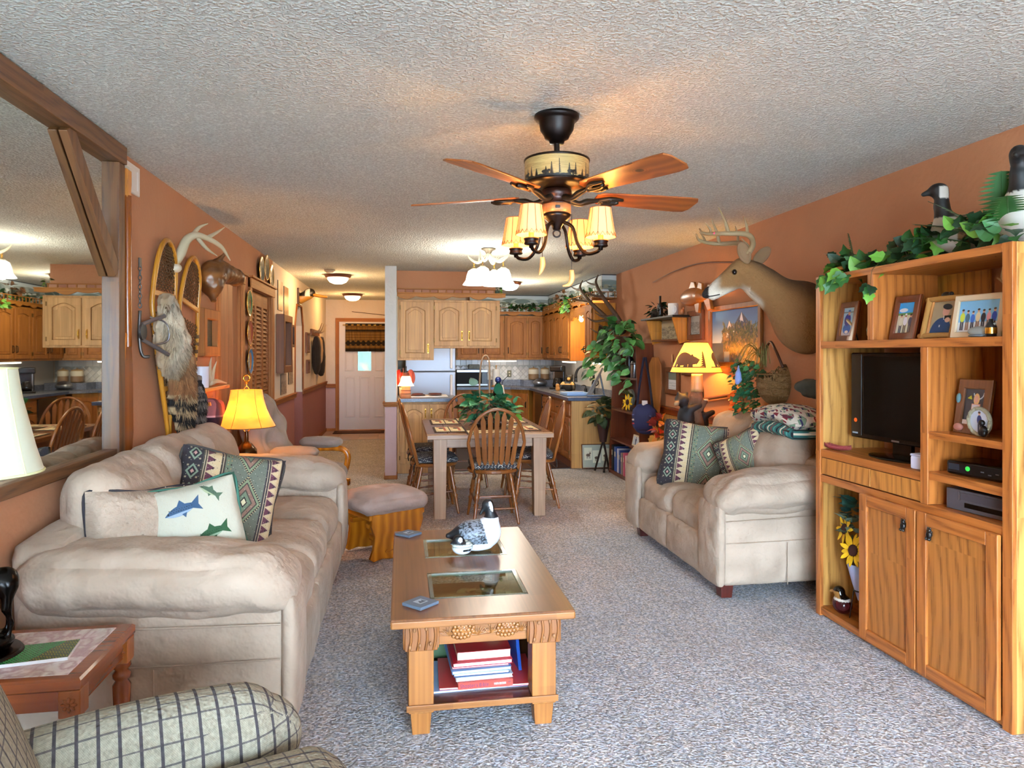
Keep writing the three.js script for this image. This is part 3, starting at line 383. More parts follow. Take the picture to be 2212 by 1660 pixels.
// ---------- plaid armchair in the front corner ----------
{
  const plaidT = dtex(512, 512, (u, v) => {
    const su = (u * 8) % 1, sv = (v * 8) % 1, wv = 0.5 + 0.5 * Math.sin(u * 512 * 0.9) * Math.sin(v * 512 * 0.9), n = fbm(u * 60, v * 60, 60, 201, 2); let l = 0.58 + 0.16 * (n - 0.5) + 0.1 * wv; const a = su < 0.16 ? 1 : 0, b = sv < 0.09 ? 1 : 0; let c = [l, l * 0.96, l * 0.85];
    if (a || b) { const k = a ? 0.85 : 0.6; c = c.map((q, i) => mix(q, [0.22, 0.2, 0.23][i] + 0.08 * (n - 0.5), k)); } return c;
  }, { rep: [3.2, 3.2] });
  const pm = mat('#e2ded6', 0.95, { map: plaidT, bumpMap: carpetB, bumpScale: 0.004 });
  const o = thing('armchair', 'plaid checked fabric armchair in the front corner, nearest the camera', 'armchair', [-0.52, 0, -1.29], 0.4);
  M('seat_base', mv(puff(0.7, 0.32, 0.5, { r: 0.04, n: 10 }), 0.02, 0.2, 0), pm, o, 'y');
  M('seat_cushion', mv(puff(0.66, 0.16, 0.5, { r: 0.075, b: [0.02, 0.03, 0], n: 20 }), 0.16, 0.46, 0), pm, o, 'x');
  for (const s of [-1, 1]) { const A = sub('arm', o, [0, 0, s * 0.36]); M('arm_side', mv(puff(0.74, 0.44, 0.15, { r: 0.04, n: 10 }), 0.02, 0.28, 0), pm, A, 'y'); M('arm_roll', mv(puff(0.72, 0.24, 0.24, { r: 0.115, b: [0.03, 0.01, 0.01], n: 24, fn: (q) => { q.y += 0.02 * Math.cos(q.x * 4); q.z *= 1 - 0.12 * sst(0.1, -0.36, q.x); } }), 0.06, 0.5, s * 0.01), pm, A, 'y'); }
  M('backrest', mv(rot(puff(0.24, 0.72, 0.78, { r: 0.1, b: [0.05, 0.02, 0.02], n: 20 }), 0, 0, 0.34), -0.255, 0.67, 0.02), pm, o, 'y');
  for (const x of [-0.28, 0.28]) for (const z of [-0.28, 0.28]) M('foot', cyl(0.02, 0.03, 0.06, x, 0, z, 12), W.redFoot, o);
}
// ---------- glider rocker and its ottoman ----------
{
  const o = thing('glider_rocker', 'grey tufted glider rocking chair with curved wooden arms by the hall', 'rocking chair', [-0.86, 0, -6.0], -0.2);
  // local +x is where the sitter looks
  const tuft = [[0, 0.09], [-0.17, 0.2], [0.17, 0.2], [-0.17, -0.06], [0.17, -0.06]];
  const back = puff(0.2, 0.66, 0.56, { r: 0.09, b: [0.05, 0.03, 0.03], n: 36, wr: 0.016, ws: 6, sd: 88, fn: (q, s) => { if (s.x > 0.2) for (const [z, y] of tuft) { const d = Math.hypot(q.z - z, q.y - y); q.x -= 0.075 * Math.exp(-d * d / 0.006); } const e = clamp((q.y - 0.1) / 0.22); q.z *= 1 - 0.24 * e * e; } });
  M('back_cushion', mv(rot(back, 0, 0, 0.3), -0.25, 0.76, 0), suedeGrey, o); const bt = [];
  M('seat_cushion', mv(puff(0.54, 0.15, 0.54, { r: 0.07, b: [0.02, 0.03, 0.02], n: 20, wr: 0.014, ws: 7, sd: 89 }), 0.1, 0.42, 0), suedeGrey, o);
  for (const s of [-1, 1]) {
    M('arm_pad', mv(puff(0.36, 0.075, 0.12, { r: 0.035, b: [0.01, 0.012, 0.01], n: 12, wr: 0.008, ws: 8, sd: 91 }), 0.1, 0.66, s * 0.33), suedeGrey, o);
    M('wood_arm', [tube([[-0.15, 0.6, s * 0.33], [0.08, 0.605, s * 0.33], [0.28, 0.6, s * 0.33], [0.34, 0.54, s * 0.33], [0.32, 0.42, s * 0.33], [0.28, 0.33, s * 0.33]], 0.026, { seg: 30, flat: 1 }), tube([[-0.14, 0.6, s * 0.33], [-0.16, 0.45, s * 0.33], [-0.12, 0.32, s * 0.33]], 0.024, { seg: 12 })], W.amber, o);
    M('side_rail', bb(-0.3, 0.36, 0.28, 0.34, s * 0.33 - 0.025, s * 0.33 + 0.025, 0.01), W.amber, o, 'x');
    M('base_rail', bb(-0.34, 0.34, 0.02, 0.09, s * 0.28 - 0.03, s * 0.28 + 0.03, 0.015), W.amber, o, 'x');
    for (const x of [-0.24, 0.24]) M('swing_post', bb(x - 0.03, x + 0.03, 0.08, 0.29, s * 0.28 - 0.02, s * 0.28 + 0.02, 0.008), W.amber, o, 'y');
  }
  M('cross_rail', [bb(-0.27, -0.21, 0.03, 0.08, -0.27, 0.27, 0.008)], W.amber, o, 'z'); M('cross_rail', [bb(0.21, 0.27, 0.03, 0.08, -0.27, 0.27, 0.008)], W.amber, o, 'z');
  const f = thing('glider_ottoman', 'ottoman with pinkish suede cushion on a scrolled amber wood base', 'ottoman', [-0.12, 0, -5.1], 0.52);
  M('cushion', mv(puff(0.5, 0.115, 0.46, { r: 0.055, b: [0.02, 0.05, 0.02], n: 28, wr: 0.012, ws: 8, sd: 95, fn: (q, s) => { if (s.y > 0) q.y -= 0.03 * Math.exp(-(q.x * q.x + q.z * q.z) / 0.004); } }), 0, 0.385, 0), suedePink, f);
  const side = [[-0.2, 0.32], [-0.205, 0.24], [-0.18, 0.17], [-0.19, 0.08], [-0.215, 0.02], [-0.19, 0], [-0.12, 0.012], [-0.05, 0.002], [0.05, 0.002], [0.12, 0.012], [0.19, 0], [0.215, 0.02], [0.19, 0.08], [0.18, 0.17], [0.205, 0.24], [0.2, 0.32]];
  for (const s of [-1, 1]) { const P = M('side_panel', mv(ext(side, 0.03, 0.004), 0, 0.01, s * 0.19), W.amber, f, 'y', 1); M('carving', [-1, 1].map((k) => tube([[0.02 * k, 0.06, s * 0.208], [0.05 * k, 0.075, s * 0.208], [0.08 * k, 0.055, s * 0.208], [0.1 * k, 0.07, s * 0.208], [0.085 * k, 0.082, s * 0.208]], 0.004, { rs: 5, seg: 16 })), W.amber, P, 'x'); }
  M('top_rail', bb(-0.22, 0.22, 0.29, 0.33, -0.2, 0.2, 0.01), W.amber, f, 'x');
  M('glide_bar', bb(-0.2, 0.2, 0.225, 0.26, 0.1, 0.14, 0.006), W.amber, f, 'x'); M('glide_bar', bb(-0.2, 0.2, 0.225, 0.26, -0.14, -0.1, 0.006), W.amber, f, 'x'); M('stretcher', bb(-0.03, 0.03, 0.06, 0.11, -0.18, 0.18, 0.006), W.amber, f, 'z');
}
// ---------- leaf helpers ----------
function leafG(half, fold = 0.18, curl = 0.25) {                     // half outline [x, z] from base to tip; a folded, curled leaf along +z
  const p = [], n = half.length, L0 = half[n - 1][1]; const y = (x, z) => Math.abs(x) * fold - curl * z * z / L0;
  for (const s of [1, -1]) for (let i = 0; i < n - 1; i++) { const [x0, z0] = half[i], [x1, z1] = half[i + 1], a = [0, y(0, z0), z0], b = [s * x0, y(x0, z0), z0], c = [s * x1, y(x1, z1), z1], d = [0, y(0, z1), z1]; const q = (u, v, w) => (s > 0 ? p.push(...u, ...w, ...v) : p.push(...u, ...v, ...w)); if (x0 > 1e-5) q(a, b, c); if (x1 > 1e-5) q(a, c, d); }
  const g = new THREE.BufferGeometry(); g.setAttribute('position', new THREE.Float32BufferAttribute(p, 3)); g.computeVertexNormals(); return plain(g);
}
const LG = {
  ivy: leafG([[0, 0], [0.32, -0.08], [0.5, 0.18], [0.36, 0.4], [0.42, 0.56], [0.2, 0.68], [0, 1]]),
  heart: leafG([[0, 0], [0.28, -0.1], [0.44, 0.12], [0.42, 0.4], [0.24, 0.74], [0, 1]]),
  oval: leafG([[0, 0], [0.2, 0.15], [0.28, 0.42], [0.2, 0.75], [0, 1]]),
  petal: leafG([[0, 0], [0.14, 0.2], [0.19, 0.5], [0.13, 0.8], [0, 1]], 0.1, 0.1),
};
const UPV = V(0, 1, 0);
function leaf(parent, g, m, p, dir, size, roll = rr(-0.6, 0.6)) {
  const o = new THREE.Mesh(g, m); o.name = 'leaf'; o.position.set(...p); const d = V(...dir).normalize(); o.quaternion.setFromUnitVectors(V(0, 0, 1), d); o.rotateZ(roll); o.scale.setScalar(size); parent.add(o); return o;
}
function clump(parent, n, c, r, ms, g, size, { down = 0.2, out = 1, stems = 0, sm = K.leafStem } = {}) {   // leaves on the shell of an ellipsoid, facing outwards
  const st = []; for (let i = 0; i < n; i++) { const a = rr(0, 2 * PI), b = Math.acos(rr(-0.9, 1)), k = Math.cbrt(rr(0.25, 1)), d = [Math.sin(b) * Math.cos(a), Math.cos(b), Math.sin(b) * Math.sin(a)], p = [c[0] + d[0] * r[0] * k, c[1] + d[1] * r[1] * k, c[2] + d[2] * r[2] * k]; leaf(parent, g, ms[Math.floor(rnd() * ms.length)], p, [d[0] * out + rr(-0.4, 0.4), d[1] * 0.5 - down + rr(-0.3, 0.3), d[2] * out + rr(-0.4, 0.4)], size * rr(0.7, 1.25)); if (i < stems) st.push(tube([c, [mix(c[0], p[0], 0.5), mix(c[1], p[1], 0.5) + 0.02, mix(c[2], p[2], 0.5)], p], 0.002, { seg: 5, rs: 4 })); }
  if (st.length) M('stems', st, sm, parent, null).userData.kind = 'stuff';
}
function frond(parent, m, p, dir, len, droop = 0.3) {
  const D = V(...dir).normalize(), S = D.clone().cross(UPV).normalize(), gs = [], pt = (t) => V(...p).addScaledVector(D, t * len).add(V(0, -droop * len * t * t, 0)); gs.push(tube([pt(0), pt(0.33), pt(0.66), pt(1)], [0.003, 0.001], { seg: 8, rs: 4 }));
  const lp = []; for (let i = 1; i < 15; i++) { const t = i / 15, w = len * 0.24 * Math.sin(PI * (0.12 + 0.88 * (1 - t))) + 0.004, a = pt(t - 0.035), b = pt(t + 0.06); for (const s of [1, -1]) { const q = a.clone().addScaledVector(S, s * w).addScaledVector(D, len * 0.06); lp.push(a.x, a.y, a.z, q.x, q.y - w * 0.15, q.z, b.x, b.y, b.z); } }
  const g = new THREE.BufferGeometry(); g.setAttribute('position', new THREE.Float32BufferAttribute(lp, 3)); g.computeVertexNormals(); gs.push(g); M('frond', gs, m, parent, null);
}
function sunflower(parent, p, dir, r) { const f = sub('sunflower', parent, p); f.quaternion.setFromUnitVectors(UPV, V(...dir).normalize()); for (let i = 0; i < 14; i++) { const a = i / 14 * 2 * PI, o = new THREE.Mesh(LG.petal, K.yellow); o.name = 'petal'; o.position.set(Math.cos(a) * r * 0.3, 0, Math.sin(a) * r * 0.3); o.rotation.set(0, PI / 2 - a, 0); o.rotateX(-0.25 * (i % 2)); o.scale.setScalar(r * 0.8); f.add(o); } M('flower_centre', ell(r * 0.38, r * 0.14, r * 0.38, 0, 0.004, 0, 12), mat('#3a1a14', 0.9), f, null); }
// ---------- coffee table and what lies on it ----------
const CT = [0.31, 0, -3.22];                                       // centre of the coffee table
{
  const o = thing('coffee_table', 'oak coffee table with two glass insets and pine cone carving', 'coffee table', CT), hw = 0.345, hd = 0.645, zf = hd;
  const rectH = (x0, x1, z0, z1) => [[x0, z0], [x1, z0], [x1, z1], [x0, z1]];
  const holes = [rectH(-0.195, 0.2, -0.445, -0.125), rectH(-0.195, 0.2, 0.115, 0.445)];
  const top = rot(ext([[-hw, -hd], [hw, -hd], [hw, hd], [-hw, hd]], 0.018, 0.002, holes), -PI / 2, 0, 0);
  M('table_top', mv(top, 0, 0.451, 0), W.coffeeTop, o, 'z');
  M('top_edge', [bb(-hw, hw, 0.425, 0.452, hd - 0.03, hd + 0.003, 0.004)], W.coffee, o, 'x'); M('top_edge', [bb(-hw, hw, 0.425, 0.452, -hd - 0.003, -hd + 0.03, 0.004)], W.coffee, o, 'x');
  M('top_edge', [bb(hw - 0.03, hw + 0.003, 0.425, 0.452, -hd, hd, 0.004)], W.coffee, o, 'z'); M('top_edge', [bb(-hw - 0.003, -hw + 0.03, 0.425, 0.452, -hd, hd, 0.004)], W.coffee, o, 'z');
  const relief = mat('#a8835a', 0.6), gl = mat('#f2fff6', 0.02, { transmission: 1, thickness: 0, color: '#e8f2e4' });
  for (const z of [-0.285, 0.28]) {
    const P = sub('inset', o, [0, 0, z]); M('inset_panel', bb(-0.21, 0.215, 0.395, 0.405, -0.18, 0.18), W.coffee, P, 'x'); M('glass', bb(-0.19, 0.195, 0.451, 0.455, -0.157, 0.157), gl, P, null);
    M('glass_bevel', [bb(-0.195, -0.178, 0.448, 0.4605, -0.16, 0.16), bb(0.183, 0.2, 0.448, 0.4605, -0.16, 0.16), bb(-0.195, 0.2, 0.448, 0.4605, -0.163, -0.15), bb(-0.195, 0.2, 0.448, 0.4605, 0.15, 0.163)], mat('#cfd8c8', 0.08, { transmission: 0.7, thickness: 0 }), P, null);
    const rg = []; for (let i = 0; i < 7; i++) { const x = rr(-0.14, 0.14), q = rr(-0.1, 0.1); rg.push(ell(rr(0.02, 0.04), 0.018, rr(0.012, 0.025), x, 0.405, q, 8)); for (let k = 0; k < 5; k++) { const a = rr(0, 6.3); rg.push(tube([[x, 0.41, q], [x + Math.cos(a) * 0.05, 0.416, q + Math.sin(a) * 0.05]], [0.006, 0.002], { seg: 2, rs: 5 })); } } M('relief_carving', rg, relief, P, null).userData.kind = 'stuff';
  }
  for (const sx of [-1, 1]) for (const sz of [-1, 1]) {
    const x = sx * 0.235 - 0.0, z = sz * 0.55, Lg = sub('leg', o, [x, 0, z]);
    M('leg_post', box(0.094, 0.26, 0.094, 0, 0.215, 0, 0.004), W.coffee, Lg, 'y');
    M('leg_foot', warp(box(0.08, 0.1, 0.08, 0, 0.05, 0, 0.003), (v) => { const k = mix(0.82, 1.02, v.y / 0.1); v.x *= k; v.z *= k; }), W.coffee, Lg, 'y');
    const blk = [box(0.122, 0.1, 0.122, 0, 0.375, 0, 0.004)], kn = []; for (let i = 0; i < 4; i++) for (const [ax, f] of [['z', 1], ['z', -1], ['x', 1], ['x', -1]]) { const t = -0.045 + i * 0.03, g = tube([[t, 0.33, 0.062], [t + 0.008, 0.375, 0.0635], [t + 0.004, 0.422, 0.062]], 0.0052, { seg: 5, rs: 6 }); if (ax === 'x') rot(g, 0, PI / 2 * f, 0); else if (f < 0) rot(g, 0, PI, 0); blk.push(g); }
    M('carved_block', blk, wood('#a8682f', 0.45, fineT), Lg, 'y'); for (const [a, b] of [[-0.042, 0.345], [-0.005, 0.35], [0.034, 0.355], [-0.025, 0.408], [0.018, 0.412]]) kn.push(ell(0.006, 0.008, 0.003, a, b, 0.071, 8)); M('knots', kn, mat('#8a5a30', 0.5), Lg, null).userData.kind = 'stuff';
  }
  M('shelf', [bb(-0.285, 0.285, 0.098, 0.118, -0.6, 0.598, 0.003)], W.coffeeDark, o, 'z'); M('shelf_edge', [bb(-0.29, 0.29, 0.096, 0.12, 0.598, 0.606, 0.002)], W.coffee, o, 'x');
  for (const s of [-1, 1]) M('side_apron', bb(s * 0.245 - 0.012, s * 0.245 + 0.012, 0.33, 0.426, -0.49, 0.49, 0.003), W.coffee, o, 'z');
  for (const s of [-1, 1]) M('side_rail', bb(s * 0.27 - 0.008, s * 0.27 + 0.008, 0.12, 0.33, -0.5, 0.49, 0.003), W.coffeeDark, o, 'z');
  for (const s of [1, -1]) {
    const A = sub('carved_apron', o, [0, 0, s * 0.575]); if (s < 0) A.rotation.y = PI; M('apron_panel', [bb(-0.175, 0.175, 0.335, 0.426, -0.012, 0.012, 0.003)], W.coffee, A, 'x');
    for (const cx of [-0.075, 0.095]) { const c = []; for (let i = 0; i < 6; i++) for (let k = 0; k < 5; k++) { const t = i / 5, a = -1 + k * 0.5, r = 0.03 * Math.sqrt(1 - (t * 2 - 0.85) ** 2 * 0.55); c.push(ell(0.0085, 0.0085, 0.005, cx - 0.038 + t * 0.07 + (k % 2) * 0.005, 0.388 + a * r, 0.014 + 0.006 * (1 - a * a), 6)); } c.push(ell(0.04, 0.029, 0.01, cx, 0.388, 0.012, 12)); M('pine_cone', c, W.coffee, A, 'x'); }
    const nd = []; for (const [bx, by] of [[-0.13, 0.37], [-0.02, 0.365], [0.03, 0.37], [0.15, 0.37]]) for (let i = 0; i < 11; i++) { const a = 0.3 + i * 0.25, l = rr(0.03, 0.055), k = bx > 0.1 ? -1 : i % 2 ? 1 : -1; nd.push(tube([[bx, by, 0.012], [clamp(bx + k * Math.cos(a) * l * 0.6, -0.17, 0.17), clamp(by + Math.sin(a) * l * 0.4, 0.34, 0.42), 0.016], [clamp(bx + k * Math.cos(a) * l, -0.172, 0.172), clamp(by + Math.sin(a + 0.3) * l * 0.75, 0.34, 0.422), 0.013]], [0.0035, 0.003, 0.0012], { seg: 5, rs: 5 })); } M('pine_needles', nd, W.coffee, A, 'x').userData.kind = 'stuff';
  }
}
// books on the coffee table shelf
const spineT = ctex(1024, 96, (c, w, h) => { c.fillStyle = '#c8402f'; c.fillRect(0, 0, w, h); c.fillStyle = '#57304e'; c.font = 'bold 74px sans-serif'; c.fillText("Shooter's Bible", 34, 74, 600); c.fillStyle = '#f3e6df'; c.font = 'bold 42px sans-serif'; c.fillText('110TH EDITION', 664, 66, 230); c.fillStyle = '#7a3a3a'; c.fillRect(930, 26, 60, 24); });
function book(label, w, t, d, x, y, z, ry, cover, pages, hard = true, sp) {
  const o = thing('book', label, 'book', [x, y, z], ry, 'books on the coffee table shelf'), c = hard ? 0.0022 : 0.0008;
  M('pages', box(w - 0.006, t - 2 * c, d - 0.008, 0, t / 2, 0), pages, o, null); M('cover', [box(w, c, d, 0, c / 2, 0), box(w, c, d, 0, t - c / 2, 0), box(w, t, c, 0, t / 2, -d / 2)], cover, o, null);
  if (sp) { const g = new THREE.PlaneGeometry(w, t); M('spine', [box(w, t, 0.002, 0, t / 2, d / 2 + 0.001)], cover, o, null); const p = M('spine_print', mv(g, 0, t / 2, d / 2 + 0.0025), sp, o, null); } return o;
}
{
  const pg = mat('#e9f0ee', 0.85), pw = mat('#efe6cf', 0.85), X = CT[0], z0 = CT[2] + 0.4, b = (c) => mat(c, 0.35); let y = 0.1185;
  const st = [['glossy magazine spread open at the bottom of the book pile', 0.42, 0.008, 0.27, -0.02, 0, 0.03, b('#9fb3d8'), pg, false], ['second thin glossy magazine from the bottom of the pile', 0.38, 0.008, 0.27, 0.03, 0.005, -0.03, b('#c9413c'), pg, false], ["thick red catalogue with dark title lettering on its spine", 0.215, 0.026, 0.27, 0.012, 0.02, 0.03, b('#c8402f'), pw, false, mat('#ffffff', 0.5, { map: spineT })], ['white paperback resting directly on the thick red catalogue', 0.225, 0.014, 0.26, 0.008, 0.015, 0.04, b('#dfeef4'), pg, false], ['dark blue covered book in the middle of the pile', 0.22, 0.014, 0.26, 0.0, 0.01, 0.02, b('#22386a'), pg, true], ['pale blue magazine with curled front edge in the pile', 0.235, 0.012, 0.27, -0.004, 0.012, 0.05, b('#6f9fd0'), pg, false], ['thin white magazine under the red hardback', 0.225, 0.009, 0.26, -0.004, 0.0, 0.02, b('#dd6a66'), pg, false], ['red hardback book with white page block near the top', 0.235, 0.017, 0.27, 0.002, 0.006, 0.04, b('#b3202f'), pg, true], ['cream paged hardback book with red cover on top of the pile', 0.215, 0.034, 0.25, 0.01, 0.0, 0.03, b('#a02a2a'), pw, true]];
  for (const [l, w, t, d, dx, dz, ry, c, p, hard, sp] of st) { book(l, w, t, d, X + dx, y, z0 + dz - 0.02, ry, c, p, hard, sp); y += t + 0.0008; }
  const mg = thing('book', 'book with green grass cover standing at the left of the pile', 'book', [X - 0.16, 0.119, z0 - 0.2], 0.05, 'books on the coffee table shelf'); M('cover', [box(0.16, 0.17, 0.018, 0, 0.087, 0)], mat('#4c6a45', 0.4), mg, null);
  const bl = thing('book', 'dark blue book leaning against the right of the pile', 'book', [X + 0.165, 0.119, z0 - 0.1], 0.1, 'books on the coffee table shelf'); M('cover', rot(box(0.014, 0.17, 0.22, 0, 0.087, 0, 0.002), 0, 0, 0.1), mat('#123f8a', 0.35), bl, null);
}
// slate coasters
const coastT = ctex(128, 128, (c, w, h) => { c.fillStyle = '#5d6a78'; c.fillRect(0, 0, w, h); c.fillStyle = '#9fb0bd'; c.fillRect(34, 34, 60, 60); c.fillStyle = '#4a5663'; c.beginPath(); c.moveTo(40, 84); c.lineTo(60, 50); c.lineTo(72, 66); c.lineTo(84, 44); c.lineTo(90, 84); c.fill(); });
function coaster(label, x, z, ry) { const o = thing('coaster', label, 'coaster', [x, 0.4605, z], ry, 'slate coasters'); M('slate', warp(box(0.1, 0.012, 0.1, 0, 0.006, 0, 0.002), (v) => { v.x += 0.001 * Math.sin(v.z * 300); }), mat('#5b6875', 0.7), o, null); M('etched_print', rot(new THREE.PlaneGeometry(0.092, 0.092), -PI / 2, 0, 0).translate(0, 0.0125, 0), mat('#ffffff', 0.7, { map: coastT }), o, null); }
coaster('grey slate coaster on the near corner of the coffee table', 0.075, -2.72, 0.75); coaster('grey slate coaster on the far corner of the coffee table', 0.04, -3.78, 0.8);
// ---------- waterfowl decoys (one body each) ----------
const birdM = mat('#ffffff', 0.5, { vertexColors: true });
function scallop(p, k, a, b, s) { const r = Math.floor(p[1] * k), f = ((p[0] * k * 0.9 + (r % 2) * 0.5) % 1 + 1) % 1, g = ((p[1] * k) % 1 + 1) % 1; return Math.hypot(f - 0.5, g) > 0.72 ? b : a; }
{
  const o = thing('goose_figurine', 'painted canada goose figurine with white breast on the coffee table', 'figurine', [0.37, 0.461, -3.45], 0.1); o.scale.setScalar(1.08);
  const bk = lin('#101216'), wh = lin('#e6eaf0'), gy = lin('#7d8790'), f = (p) => { let d = smin(sel(p, [0.0, 0.07, 0], [0.1, 0.066, 0.066]), sel(p, [0.06, 0.075, 0], [0.055, 0.066, 0.06]), 0.02); d = smin(d, cap(p, [-0.05, 0.075, 0], [-0.13, 0.07, 0], 0.045, 0.012), 0.03); d = smin(d, cap(p, [0.06, 0.09, 0], [0.075, 0.135, 0], 0.045, 0.028), 0.03); d = smin(d, cap(p, [0.075, 0.135, 0], [0.06, 0.195, 0], 0.026, 0.021), 0.015); d = smin(d, sel(p, [0.055, 0.205, 0], [0.026, 0.024, 0.022]), 0.012); d = smin(d, cap(p, [0.045, 0.2, 0.0], [0.02, 0.16, 0.0], 0.012, 0.006), 0.01); return smin(d, sel(p, [0.01, 0.012, 0], [0.06, 0.016, 0.045]), 0.02); };
  const col = (p) => { const [x, y, z] = p; if (y > 0.145) return ((x - 0.066 + (y - 0.2) * 0.25) / 0.008) ** 2 + ((y - 0.197) / 0.024) ** 2 < 1 && Math.abs(z) > 0.01 ? wh : bk; if (x > 0.03 + (0.09 - y) * 0.25 && y > 0.03) return wh; if (x < -0.085) return bk; if (y < 0.035) return wh; return mixc(bk, gy, sst(-0.35, 0.25, n3(x * 170, y * 240, z * 170))); };
  M('body', nets(f, [-0.16, -0.02, -0.09], [0.14, 0.24, 0.09], 0.004, col), birdM, o, null);
  const g = thing('duck_figurine', 'small sleeping duckling figurine with white cheek beside the goose', 'figurine', [0.285, 0.461, -3.365], 0.2);
  const f2 = (p) => { let d = sel(p, [0.01, 0.036, 0], [0.052, 0.036, 0.04]); d = smin(d, sel(p, [-0.012, 0.072, 0.0], [0.026, 0.024, 0.024]), 0.012); return smin(d, cap(p, [-0.02, 0.068, 0], [-0.046, 0.058, 0], 0.01, 0.006), 0.01); };
  M('body', nets(f2, [-0.07, -0.02, -0.06], [0.08, 0.11, 0.06], 0.004, ([x, y, z]) => (y > 0.055 && x < 0.02 ? (Math.hypot(x + 0.006, y - 0.076) < 0.011 ? wh : bk) : y < 0.03 && x > 0 && x < 0.045 && y > 0.022 ? bk : y < 0.033 ? wh : scallop([x, y, z], 90, lin('#cfd6c8'), lin('#7a8078')))), birdM, g, null);
}
